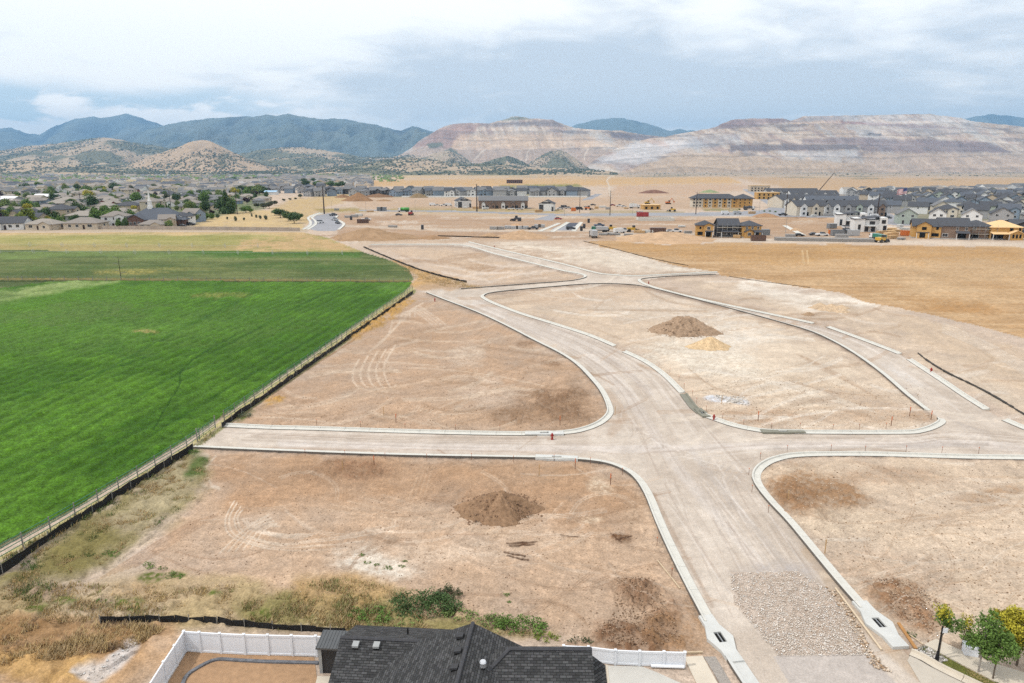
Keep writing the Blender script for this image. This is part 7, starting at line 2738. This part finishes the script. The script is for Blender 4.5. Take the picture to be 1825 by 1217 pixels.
tree(66, 408, 402, 'round', 'dark', 'small dark round shrub tree beside the motorhome', TG, .9)
tree(43, 408, 404, 'round', 'dark', 'smallest dark shrub tree behind the field wall', TG, .9)
tree(258, 395, 382, 'tall', 'green', 'slim green tree before the church', TG, .9)
tree(317, 369, 358, 'round', 'mid', 'mid green tree behind the church roof', TG, 1.0)
tree(368, 391, 379, 'round', 'green', 'green tree at the edge of the dry park, first of three', TG, .95)
tree(378, 391, 380, 'round', 'green', 'green tree at the edge of the dry park, second of three', TG, .95)
tree(388, 389, 381, 'round', 'dark', 'dark tree at the edge of the dry park, third of three', TG, .95)
tree(357, 380, 371, 'round', 'lime', 'yellow green bushy tree behind the blue grey house', TG, 1.0)
tree(349, 378, 368, 'tall', 'dark', 'dark upright tree behind the blue grey house', TG, 1.0)
tree(378, 382, 374, 'round', 'plum', 'plum coloured tree beside the dry park', TG, 1.1)
tree(333, 372, 356, 'wide', 'dark', 'wide dark tree cluster behind the church steeple', TG, 1.0)
for i, (x, y, t_) in enumerate(((420, 394, 386), (435, 392.5, 387), (449, 386, 381), (457, 388, 382), (464, 390, 383), (474, 391.5, 383), (405, 391, 386))):
    tree(x, y, t_, 'tall', 'dusty', ordw(i) + ' young dusty tree planted in the dry park', TG, .9)
for i, (x, y, t_, w_) in enumerate(((500, 388, 372, 1.5), (515, 394, 378, 1.4), (524, 398, 379, 1.25), (490, 384, 374, 1.5), (534, 392, 381, 1.2))):
    tree(x, y, t_, 'wide', 'dark', ordw(i) + ' dark scrub oak in the thicket beside the dry park', 'scrub oaks on the dry hillside', w_, 'scrub_oak')
for i, (x, y, t_, w_) in enumerate(((438, 379, 367, 1.5), (446, 380, 370, 1.3))):
    tree(x, y, t_, 'wide', 'green', ('larger' if i == 0 else 'smaller') + ' green rounded bush beside the wooden pole', 'scrub oaks on the dry hillside', w_, 'scrub_oak')
for i, (x, y, t_) in enumerate(((458, 370, 362), (470, 372, 362), (480, 371, 359), (490, 366, 358), (506, 359, 354), (517, 357, 353), (527, 356, 352), (536, 353, 346))):
    tree(x, y, t_, 'wide', 'olive', ordw(i) + ' olive scrub oak on the tan hillside', 'scrub oaks on the dry hillside', 1.3, 'scrub_oak')
# street and garden trees between the suburb houses
HX = np.array([h[0] for h in HOUSES])
HY = np.array([h[1] for h in HOUSES])
HR = np.array([h[2] for h in HOUSES])
n = 0
cand = []
tries = 0
while len(cand) < 235 and tries < 30000:
    tries += 1
    py = 344 + (408 - 344) * rn.random() ** 1.5
    lim = float(np.interp(py, [344, 352, 360, 368, 375, 385, 391, 408], [470, 480, 470, 420, 390, 340, 360, 330]))
    px = rn.uniform(-30, lim)
    p = at(px, py)
    if 240 < px < 332 and 378 < py < 407:
        continue
    if np.any((HX - p.x) ** 2 + (HY - p.y) ** 2 < (HR * .8) ** 2):
        continue
    if any((c.x - p.x) ** 2 + (c.y - p.y) ** 2 < 25 for c in cand):
        continue
    cand.append(p)
cand.sort(key=lambda c: c.y)
for i, p in enumerate(cand):
    leaf = rn.choice(['green', 'dark', 'mid', 'green', 'olive', 'mid', 'lime', 'dark', 'green', 'plum', 'yellow'] if i % 3 else ['green', 'dark', 'mid'])
    shape = rn.choice(['round', 'round', 'tall', 'wide', 'round', 'cone'])
    d_ = (HX - p.x) ** 2 + (HY - p.y) ** 2
    row, k = divmod(i, 20)
    lab = {'green': 'green', 'dark': 'dark green', 'mid': 'mid green', 'olive': 'olive', 'lime': 'yellow green', 'plum': 'plum', 'yellow': 'golden yellow', 'dusty': 'dusty'}[leaf] + ' ' + {'round': 'rounded', 'tall': 'upright', 'wide': 'spreading', 'cone': 'conical'}[shape] + ' garden tree, ' + ordw(k) + ' by distance in suburb tree belt ' + ordw(row)
    tree(0, 0, 0, shape, leaf, lab, TG, {'cone': .55, 'tall': .8}.get(shape, 1.0), p=p, h=rn.uniform(3.4, 6) if rn.random() < .75 else rn.uniform(6, 10))
# big far trees behind the suburb
for i, (x, y, t_, w_) in enumerate(((45, 340, 327, 1.2), (70, 337, 324, 1.1), (118, 343, 329, .9), (137, 340, 329, 1.2), (155, 343, 332, 1.6), (180, 343, 331, 1.6), (205, 340, 326, 1.3), (217, 342, 330, 1.4), (90, 352, 338, 1.2), (100, 356, 346, 1.6), (30, 352, 343, 1.4), (48, 354, 344, 1.2), (276, 340, 328, 1.0), (318, 340, 328, 1.4), (334, 341, 330, 1.3), (430, 344, 331, 1.5), (447, 345, 332, 1.6), (462, 346, 331, 1.5), (470, 346, 334, 1.4), (415, 322, 315, 2.0), (440, 323, 316, 2.0), (455, 322, 316, 1.8))):
    tree(x, y, t_, 'round', ['dark', 'green', 'mid'][i % 3], ordw(i) + ' of the big shade trees standing behind the suburb houses', 'big shade trees behind the suburb', w_)
# the wood by the grey houses
for i in range(26):
    x, y = rn.uniform(530, 620), rn.uniform(326, 333)
    tree(x, y, y - rn.uniform(6, 10), 'round', rn.choice(['dark', 'dark', 'green']), ordw(i) + ' tree of the dark wood beside the grey house row', 'dark wood beside the grey houses', 1.7)
# small trees in the east
for i in range(34):
    ri = rn.choice(EROWS[3:])
    x, y = rn.uniform(ri[1], 1840), ri[0] + rn.uniform(-1.4, 1.4)
    tree(x, y, y - rn.uniform(4, 6.5), 'round', rn.choice(['green', 'dark', 'lime', 'mid']), ordw(i) + ' small garden tree among the eastern suburb roofs', 'garden trees of the eastern suburb', .9)
for i, (x, y) in enumerate(((1362, 377), (1372, 377), (1382, 378), (1330, 374), (1318, 374), (1545, 379), (1578, 383))):
    tree(x, y, y - 3, 'shrub', 'green', ordw(i) + ' low shrub along the street below the townhouses', 'shrubs along the townhouse street', 1.4, 'street_shrub', 'shrub')

# ---- near trees at the corner
def near_tree(px, py, h, clumps, leaf, per, size, label, trunk_r=.06, bark=None, name='street_tree', seed=5, split=None):
    p = at(px, py)
    rs = np.random.RandomState(seed)
    o = empty(name, p, 0, label, 'tree', 'street trees at the sidewalk corner')
    cl = []
    for (x, y, z, r) in clumps:
        for _ in range(14):
            u = rs.normal(size=3)
            u /= np.linalg.norm(u)
            q = r * rs.uniform(.3, 1.15)
            cl.append((x + u[0] * q, y + u[1] * q, z + u[2] * q, r * rs.uniform(.35, .6)))
    V, F = leaf_cloud(rs, cl, per, size)
    V[:, 2] = np.maximum(V[:, 2], .05)
    mi = None
    mats = [m_leaf[leaf]]
    if split:
        cen = V[F].mean(1)
        mats.append(m_leaf[split[0]])
        mi = ((cen @ np.array(split[1]) + rs.normal(size=len(F)) * .25) > split[2]).astype(int)
    link('crown', raw_mesh('crown', V, F, mats, mi=mi), o)
    b = MB()
    top = min(z for x, y, z, r in clumps)
    b.tube((0, 0, -.1), (0, 0, top * .9), trunk_r, trunk_r * .75, 9, cap=False)
    for x, y, z, r in clumps:
        b.tube((0, 0, top * .7), (x * .8, y * .8, z), trunk_r * .6, trunk_r * .2, 6, cap=False)
    link('trunk', b.mesh('trunk', bark or m_bark), o)


near_tree(1672, 1172, 3.4, [(.2, .3, 2.75, .62), (-.1, .1, 3.2, .5), (.75, .3, 2.45, .5), (.35, .2, 2.3, .45)], 'green', 560, .075, 'dark green street tree with yellowing tips behind the small sign post', .045, m_bark, seed=2, split=('yellow', (-.5, 0, 1), 3.15))
near_tree(1743, 1199, 4.2, [(0, 0, 2.3, .75), (.1, .1, 3.1, .65), (-.1, 0, 3.75, .4), (.5, .2, 2.0, .6), (-.55, .2, 2.2, .5), (.15, 0, 4.2, .22)], 'green', 620, .08, 'dark green street tree with pointed top and pale trunk', .055, m_barkp, seed=3)
near_tree(1769, 1211, 3.4, [(.3, .2, 2.1, .75), (.8, .3, 2.2, .6), (.2, .3, 2.8, .55), (-.3, .1, 1.9, .5)], 'green', 620, .08, 'dark bushy street tree with slim brown trunk', .05, m_bark, seed=4)
near_tree(1812, 1185, 3.6, [(0, 0, 2.6, .85), (-.9, .2, 2.7, .7), (.7, 0, 2.7, .8), (-.3, .4, 3.3, .6), (.3, 0, 1.7, .8), (-.7, 0, 1.8, .6), (-1.2, .5, 3.3, .5)], 'lime', 700, .085, 'large yellow leaved tree at the corner of the lot', .07, m_bark, seed=6, split=('yellow', (0, 0, 1), 2.0))
near_tree(1714, 1150, 2.2, [(0, 0, 1.3, .45), (.1, .1, 1.8, .35), (.3, 0, .8, .4)], 'mid', 560, .07, 'small yellow and green shrub tree between the street trees', .04, m_bark, seed=7, split=('yellow', (0, 0, 1), 1.45))

# ---- shrubs and weeds near the house
def near_shrub(px, py, w, d, h, leaf, label, seed, name='wild_shrub', per=330, size=.085, split=None, cat='shrub'):
    p = at(px, py)
    rs = np.random.RandomState(seed)
    cl = []
    n = int(16 + w * d * 3)
    for _ in range(n):
        a = rs.uniform(0, 2 * np.pi)
        q = math.sqrt(rs.uniform(0, 1))
        hh = h * (1 - .75 * q * q)
        cl.append((math.cos(a) * q * w / 2, math.sin(a) * q * d / 2, rs.uniform(.1, 1) * hh * .8, min(h * .42, .55) * rs.uniform(.6, 1.1)))
    V, F = leaf_cloud(rs, cl, per, size)
    V[:, 2] = np.maximum(V[:, 2], .02)
    me = raw_mesh(name, V, F, m_leaf[leaf])
    tag(link(name, me, None, p, 0), label, cat, 'wild shrubs and weeds near the house')


near_shrub(752, 1082, 5.6, 2.4, 1.15, 'dark', 'largest dark green wild shrub behind the shingled roof', 1)
near_shrub(800, 1062, 2.2, 1.4, .8, 'olive', 'olive brown shrub at the end of the largest shrub', 2)
near_shrub(660, 1098, 3.2, 1.5, .7, 'green', 'spreading green shrub beside the pale dry tussock', 3)
near_shrub(930, 1118, 3.6, 1.8, .9, 'green', 'bright green shrub peeking over the roof slope', 4)
near_shrub(880, 1108, 2.4, 1.3, .6, 'mid', 'mid green shrub between the roof peak and bright shrub', 5)
near_shrub(820, 1098, 3.0, 1.0, .5, 'mid', 'low weedy shrub along the roof peak', 6)
near_shrub(700, 1112, 4.2, 1.1, .45, 'mid', 'low creeping weeds in front of the largest shrub', 7)
near_shrub(975, 1138, 1.8, .8, .45, 'lime', 'yellow green weed patch by the end of the short white fence', 8)
near_shrub(1036, 1143, 1.6, .6, .4, 'olive', 'olive weed patch behind the short white fence', 9)
for i, (x, y, w_, c_, lab) in enumerate(((200, 988, 1.5, 'green', 'rounded green weed clump, largest on the track edge'), (266, 1009, 1.3, 'mid', 'green weed clump next to the wheel ruts'), (302, 1026, 1.4, 'mid', 'flat green weed clump below the wheel ruts'), (319, 1028, 1.1, 'green', 'small green weed clump at the end of the rutted track'), (290, 1013, .7, 'mid', 'tiny green weed beside the rutted track clump'), (180, 1072, .8, 'green', 'small dark weed in the dry grass'), (690, 1013, .8, 'green', 'dark green weed in the middle of the white soil patch'), (655, 1003, .6, 'mid', 'green weed at the upper edge of the white soil patch'), (645, 989, .5, 'mid', 'tiny weed above the white soil patch'), (716, 1010, .55, 'mid', 'small weed at the far edge of the white soil patch'), (672, 1007, .5, 'mid', 'little weed between the white soil weeds'), (722, 1001, .4, 'mid', 'tiny weed just above the white soil edge'), (904, 1060, .5, 'mid', 'lonely little weed on the bare lot'), (908, 1073, .35, 'mid', 'tiniest weed on the bare lot'), (1622, 1132, .8, 'dark', 'small dark weed between the plank and the street tree'), (436, 743, 2.2, 'dusty', 'dusty green weed patch at the street kerb end'), (345, 808, 1.6, 'green', 'green weed patch at the near street kerb end'), (362, 822, 1.1, 'green', 'green weed patch below the near street kerb end'), (1650, 1158, .9, 'dusty', 'grey green planting among stones beside the sidewalk'))):
    near_shrub(x, y, w_, w_ * .6, w_ * .32, c_, lab, 20 + i, 'weed_plant', 420, .06, None, 'weed')


# ---- grass tufts: blades in tussocks over the weedy ground
def blades(name, polys, n, hmin, hmax, mats, seed, wgt=None, lean=.6, tuft=6, wid=.035):
    rs = np.random.RandomState(seed)
    pts = []
    for pl in polys:
        pl = np.asarray(pl, float)
        x0, y0 = pl.min(0)
        x1, y1 = pl.max(0)
        X = rs.uniform(x0, x1, n * 6)
        Y = rs.uniform(y0, y1, n * 6)
        k = inpoly(X, Y, pl)
        X, Y = X[k], Y[k]
        dx, dy, dz = (X - CX) / FPX, CT - (Y - CY) / FPX * ST, -ST - (Y - CY) / FPX * CT
        t = -CAM_H / dz
        P_ = np.stack([dx * t, dy * t], -1)
        w_ = fbm(P_[:, 0] / 2.2, P_[:, 1] / 2.2, seed, 4) > rs.uniform(.30, .62, len(P_))
        pts.append(P_[w_][:n])
    P_ = np.concatenate(pts)
    m_ = len(P_)
    P_ = np.repeat(P_, tuft, 0) + rs.normal(size=(m_ * tuft, 2)) * .14
    m_ = len(P_)
    h = rs.uniform(hmin, hmax, m_) * (0.6 + .8 * fbm(P_[:, 0] / 3, P_[:, 1] / 3, seed + 3, 3))
    a = rs.uniform(0, 2 * np.pi, m_)
    la = rs.uniform(0, lean, m_) * h
    lx, ly = np.cos(a) * la + .25 * h, np.sin(a) * la
    wx, wy = -np.sin(a) * wid, np.cos(a) * wid
    z = np.full(m_, -.08)
    V = np.stack([np.stack([P_[:, 0] - wx, P_[:, 1] - wy, z], -1), np.stack([P_[:, 0] + wx, P_[:, 1] + wy, z], -1), np.stack([P_[:, 0] + lx, P_[:, 1] + ly, h], -1)], 1).reshape(-1, 3)
    F = np.arange(len(V)).reshape(-1, 3)
    mi = (fbm(P_[:, 0] / 1.7 + 5, P_[:, 1] / 1.7, seed + 9, 3) * 1.6 - .3 + rs.normal(size=m_) * .18).clip(0, .999) * len(mats)
    me = raw_mesh(name, V, F, mats, mi=mi.astype(int))
    tag(link(name, me), kind='stuff')


gm = [mat('straw_blade', (.50, .37, .18), var=.25), mat('tan_blade', (.42, .31, .17), var=.25), mat('olive_blade', (.26, .25, .10), var=.3), mat('green_blade', (.11, .16, .05), var=.3)]
blades('dry_grass', [[(-60, 1105), (180, 1100), (290, 1122), (250, 1150), (120, 1170), (-60, 1190)]], 1200, .12, .38, [gm[1], gm[0], mat('brown_blade', (.30, .21, .13), var=.3)], 1, lean=1.1)
blades('dry_grass', [[(0, 1030), (160, 1040), (420, 1045), (560, 1085), (640, 1075), (760, 1100), (990, 1135), (560, 1118), (300, 1106), (180, 1106), (-50, 1108)]], 1700, .06, .24, [gm[0], gm[1], gm[1], gm[2]], 2, lean=1.0)
blades('weedy_grass', [[(330, 806), (368, 822), (372, 868), (320, 910), (250, 950), (160, 1020), (60, 1066), (-60, 1100), (-60, 1062), (0, 1022), (160, 925)]], 2600, .05, .16, [gm[1], gm[0], gm[2], gm[3]], 3, lean=.9)
blades('dry_grass', [[(430, 1075), (540, 1040), (620, 1030), (700, 1050), (820, 1060), (860, 1090), (700, 1100), (600, 1120), (450, 1112)]], 1100, .1, .3, [gm[0], gm[2], gm[1], gm[2]], 4, lean=1.0)
blades('fence_grass', [[(735, 512), (600, 606), (480, 692), (400, 748), (335, 795), (170, 900), (0, 998), (-60, 1030), (-60, 1055), (0, 1016), (170, 916), (340, 806), (405, 760), (600, 622), (738, 522)]], 5200, .15, .45, [gm[0], gm[0], gm[2], gm[3]], 5)
blades('fence_grass', [[(650, 448), (745, 482), (838, 506), (870, 515), (800, 512), (742, 500), (700, 466)]], 1500, .2, .6, [gm[0], gm[1]], 6)
blades('verge_grass', [[(1645, 1158), (1700, 1182), (1760, 1214), (1830, 1246), (1760, 1230), (1680, 1186)]], 1600, .05, .16, [gm[2], gm[3], gm[0]], 7, tuft=5)


# ---- stones
def stones(name, pl, n, s0, s1, cs, seed, z=.0):
    rs = np.random.RandomState(seed)
    pl = np.asarray(pl, float)
    x0, y0 = pl.min(0)
    x1, y1 = pl.max(0)
    X, Y = rs.uniform(x0, x1, n * 4), rs.uniform(y0, y1, n * 4)
    k = inpoly(X, Y, pl)
    X, Y = X[k][:n], Y[k][:n]
    t = -CAM_H / (-ST - (Y - CY) / FPX * CT)
    c = np.stack([(X - CX) / FPX * t, (CT - (Y - CY) / FPX * ST) * t, z + gz(X, Y)], -1)
    base = np.array([(1, 0, .1), (.2, 1, 0), (-1, .1, .15), (-.1, -1, .05), (.1, .1, .75), (0, 0, -.5)], float)
    s = (s0 + (s1 - s0) * rs.uniform(0, 1, len(c)) ** 2.2)
    a = rs.uniform(0, 2 * np.pi, len(c))
    jit = base[None] + rs.normal(size=(len(c), 6, 3)) * .18
    xr = jit[..., 0] * np.cos(a)[:, None] - jit[..., 1] * np.sin(a)[:, None]
    yr = jit[..., 0] * np.sin(a)[:, None] + jit[..., 1] * np.cos(a)[:, None]
    V = np.stack([xr, yr, jit[..., 2]], -1) * s[:, None, None] + c[:, None, :]
    f = np.array([(0, 1, 4), (1, 2, 4), (2, 3, 4), (3, 0, 4), (1, 0, 5), (2, 1, 5), (3, 2, 5), (0, 3, 5)])
    F = (f[None] + 6 * np.arange(len(c))[:, None, None]).reshape(-1, 3)
    mi = np.repeat(rs.randint(0, len(cs), len(c)), 8)
    tag(link(name, raw_mesh(name, V.reshape(-1, 3), F, [mat('stone_%d_%d' % (seed, i), C(*q), var=.2) for i, q in enumerate(cs)], mi=mi)), kind='stuff')


stones('entrance_rock', [(1300, 1022), (1420, 1018), (1470, 1048), (1500, 1085), (1548, 1168), (1385, 1170), (1345, 1120), (1308, 1075)], 11000, .015, .06, [(250, 240, 228), (240, 226, 210), (222, 204, 188), (255, 250, 244)], 1, .05)
stones('soil_rubble', [(1100, 1030), (1160, 1030), (1200, 1100), (1215, 1150), (1100, 1155), (1060, 1130), (1095, 1090)], 1500, .02, .075, [(160, 128, 100), (196, 168, 140), (120, 90, 66)], 2, .05)
stones('soil_rubble', [(1560, 1030), (1620, 1035), (1680, 1080), (1660, 1130), (1600, 1100)], 1100, .02, .07, [(184, 150, 118), (222, 200, 176), (140, 106, 80)], 3, .05)
stones('soil_rubble', [(380, 815), (1100, 830), (1180, 1000), (1200, 1140), (1000, 1130), (560, 1070), (280, 1040), (330, 930)], 2600, .02, .07, [(160, 128, 100), (226, 204, 178), (134, 104, 80)], 4, .01)
stones('soil_rubble', [(440, 760), (720, 535), (960, 615), (1080, 720), (1050, 762), (900, 768)], 2200, .03, .09, [(150, 120, 94), (226, 204, 180), (136, 106, 82)], 5, .01)
stones('soil_rubble', [(1370, 830), (1825, 822), (1825, 1150), (1640, 1150), (1450, 950)], 2400, .02, .08, [(176, 144, 112), (232, 212, 188), (142, 112, 86)], 6, .01)
stones('soil_rubble', [(1240, 650), (1650, 690), (1660, 760), (1380, 766), (1260, 735)], 1800, .03, .09, [(170, 140, 112), (234, 216, 194), (140, 112, 88)], 7, .01)
stones('white_rubble', [(130, 1200), (185, 1183), (235, 1145), (250, 1150), (200, 1200), (170, 1217)], 80, .03, .10, [(230, 226, 222), (214, 206, 198)], 8, .05)
stones('white_rubble', [(1268, 703), (1330, 708), (1335, 722), (1290, 718)], 90, .08, .3, [(230, 224, 216), (212, 204, 194)], 9, .02)
stones('verge_stones', [(1628, 1160), (1650, 1152), (1690, 1178), (1670, 1185)], 420, .04, .1, [(214, 206, 198), (170, 160, 150), (232, 228, 222)], 10, .08)
stones('roadside_rubble', [(1470, 1046), (1500, 1060), (1560, 1168), (1590, 1200), (1555, 1190), (1500, 1090)], 700, .04, .14, [(214, 190, 164), (176, 146, 116), (232, 214, 194)], 11, .04)


# ---- scrub on the far hills, distant roofs
def scatter_blobs(name, XYZ, smin, smax, cs, seed, flat=.8, kind='stuff'):
    rs = np.random.RandomState(seed)
    c = np.asarray(XYZ, float)
    base = np.array([(1, 0, .2), (.31, .95, .15), (-.81, .59, .25), (-.81, -.59, .1), (.31, -.95, .2), (.1, .1, 1.0), (.45, .3, .75), (-.4, -.2, .8)], float)
    f = np.array([(0, 1, 6), (1, 5, 6), (0, 6, 5), (1, 2, 5), (2, 7, 5), (2, 3, 7), (3, 4, 7), (7, 4, 5), (4, 0, 5)])
    s = rs.uniform(smin, smax, len(c))
    jit = base[None] + rs.normal(size=(len(c), 8, 3)) * .16
    V = jit * s[:, None, None] * np.array([1, 1, flat]) + c[:, None, :]
    F = (f[None] + 8 * np.arange(len(c))[:, None, None]).reshape(-1, 3)
    mi = np.repeat(rs.randint(0, len(cs), len(c)), 9)
    tag(link(name, raw_mesh(name, V.reshape(-1, 3), F, cs, mi=mi)), kind=kind)


def hill_points(H, n, seed, th=.5, rows=None):
    X, Y, Z, cc = H
    rs = np.random.RandomState(seed)
    i = rs.randint(0, int(X.shape[0] * .82), n * 3)
    j = rs.randint(0, X.shape[1], n * 3)
    di, dj = rs.uniform(0, 1, n * 3), rs.uniform(0, 1, n * 3)
    i1, j1 = np.minimum(i + 1, X.shape[0] - 1), np.minimum(j + 1, X.shape[1] - 1)

    def lerp(A):
        return (A[i, j] * (1 - di) + A[i1, j] * di) * (1 - dj) + (A[i, j1] * (1 - di) + A[i1, j1] * di) * dj
    x, y, z = lerp(X), lerp(Y), lerp(Z)
    k = (fbm(x / 150, y / 260, seed, 4) > rs.uniform(th - .16, th + .16, n * 3)) & (z > 2)
    return np.stack([x, y, z], -1)[k][:n]


jn = [mat('juniper_dark', (.030, .040, .022), var=.3), mat('juniper', (.05, .062, .034), var=.3)]
scatter_blobs('hillside_scrub', hill_points(HILL2, 2600, 1, .5), 2.5, 7, jn, 1)
scatter_blobs('hillside_scrub', hill_points(HILL1, 9000, 2, .5), 4, 10, jn, 2)
scatter_blobs('hillside_scrub', hill_points(HILL3, 6500, 3, .47), 3, 8, jn, 3)
for i_, H_ in enumerate(KN):
    scatter_blobs('knoll_scrub', hill_points(H_, 1000, 10 + i_, .46), 2.5, 6.5, jn, 20 + i_)


def plain_points(boxes, n, seed, th=.45, sc=60):
    rs = np.random.RandomState(seed)
    out = []
    for (x0, x1, y0, y1) in boxes:
        # even over the ground between the two rows
        ya, yb = at(CX, y1).y, at(CX, y0).y
        Y = ya + (yb - ya) * rs.uniform(0, 1, n)
        u0, u1 = (x0 - CX) / FPX, (x1 - CX) / FPX
        X = rs.uniform(u0, u1, n) * (Y * CT + CAM_H * ST)
        k = fbm(X / sc, Y / (sc * 2), seed, 3) > rs.uniform(th - .1, th + .1, n)
        out.append(np.stack([X[k], Y[k], np.zeros(k.sum())], -1))
    return np.concatenate(out)


tl = [m_leaf['mid'], m_leaf['green'], m_leaf['dusty']]
scatter_blobs('distant_treetops', plain_points([(-60, 480, 312, 342), (-60, 660, 308, 318)], 2600, 31, .5, 90), 2.5, 5.5, tl, 31, 1.1)
scatter_blobs('distant_treetops', plain_points([(470, 720, 312, 324)], 900, 32, .52, 60), 2.5, 5.5, tl, 32, 1.1)
scatter_blobs('distant_scrub', plain_points([(980, 1900, 305, 314), (1480, 1900, 304.5, 309)], 1600, 33, .56, 120), 2, 6, jn, 33, .7)


def town(name, boxes, n, seed):
    """far houses too small to tell apart: walls with gabled roofs"""
    rs = np.random.RandomState(seed)
    pts = plain_points(boxes, n, seed, .42, 150)
    V, F, mi = [], [], []
    for (x, y, z) in pts:
        w, d, h = rs.uniform(10, 17), rs.uniform(8, 12), rs.uniform(3, 6)
        if rs.uniform() < .04:
            w, d, h = w * 3, d * 1.5, 7
        r = h + d * .25
        k = len(V)
        a = rs.choice([0, 1])
        if a:
            V += [(x - w / 2, y - d / 2, 0), (x + w / 2, y - d / 2, 0), (x + w / 2, y + d / 2, 0), (x - w / 2, y + d / 2, 0), (x - w / 2, y - d / 2, h), (x + w / 2, y - d / 2, h), (x + w / 2, y + d / 2, h), (x - w / 2, y + d / 2, h), (x - w / 2, y, r), (x + w / 2, y, r)]
            rf = [(4, 5, 9, 8), (6, 7, 8, 9)]
            wf = [(0, 1, 5, 4), (2, 3, 7, 6), (1, 2, 6, 9, 5), (3, 0, 4, 8, 7)]
        else:
            V += [(x - d / 2, y - w / 2, 0), (x + d / 2, y - w / 2, 0), (x + d / 2, y + w / 2, 0), (x - d / 2, y + w / 2, 0), (x - d / 2, y - w / 2, h), (x + d / 2, y - w / 2, h), (x + d / 2, y + w / 2, h), (x - d / 2, y + w / 2, h), (x, y - w / 2, r), (x, y + w / 2, r)]
            rf = [(5, 6, 9, 8), (7, 4, 8, 9)]
            wf = [(1, 2, 6, 5), (3, 0, 4, 7), (0, 1, 5, 8, 4), (2, 3, 7, 9, 6)]
        wm_, rm_ = rs.randint(0, 4), 4 + rs.randint(0, 4)
        for q in rf:
            F.append(tuple(k + i for i in q))
            mi.append(rm_)
        for q in wf:
            F.append(tuple(k + i for i in q))
            mi.append(wm_)
    me = raw_mesh(name, V, F, [WM['white'], WM['beige'], WM['grey'], WM['tan'], RM['grey'], RM['taupe'], RM['slate'], RM['brown']], mi=mi)
    tag(link(name, me), kind='stuff')


town('distant_town', [(-60, 480, 326, 344), (-60, 660, 310, 326), (480, 660, 318, 333)], 900, 41)
town('distant_town', [(1500, 1900, 341, 346.5)], 190, 42)


def clods(pile_, n, s0, s1, c, seed):
    """lumps lying on and around one dirt pile"""
    base, rx, ry, hz = pile_
    rs = np.random.RandomState(seed)
    a, q = rs.uniform(0, 2 * np.pi, n), rs.uniform(.02, 1.0, n) ** .6 * rs.uniform(.85, 1.3, n)
    x, y = base.x + np.cos(a) * q * rx, base.y + np.sin(a) * q * ry
    z = np.maximum(hz * (1 - q) * .95, 0) + .02
    s = s0 + (s1 - s0) * rs.uniform(0, 1, n) ** 2.5
    V, F = [], []
    b = np.array([(1, 0, 0), (-.1, 1, .1), (-1, .1, 0), (0, -1, -.1), (.1, 0, .85), (0, 0, -.6)])
    f = [(0, 1, 4), (1, 2, 4), (2, 3, 4), (3, 0, 4), (1, 0, 5), (2, 1, 5), (3, 2, 5), (0, 3, 5)]
    for i in range(n):
        k = len(V)
        V += [tuple(v) for v in (b + rs.normal(size=b.shape) * .2) * s[i] + np.array([x[i], y[i], z[i]])]
        F += [tuple(k + j for j in t) for t in f]
    tag(link('soil_clods', raw_mesh('soil_clods', V, F, mat('clod_%d' % seed, C(*c), var=.35, scale=3))), kind='stuff')


clods(NEARPILE, 800, .02, .14, (146, 116, 92), 51)
clods(PALEPILE, 500, .05, .22, (168, 142, 118), 52)
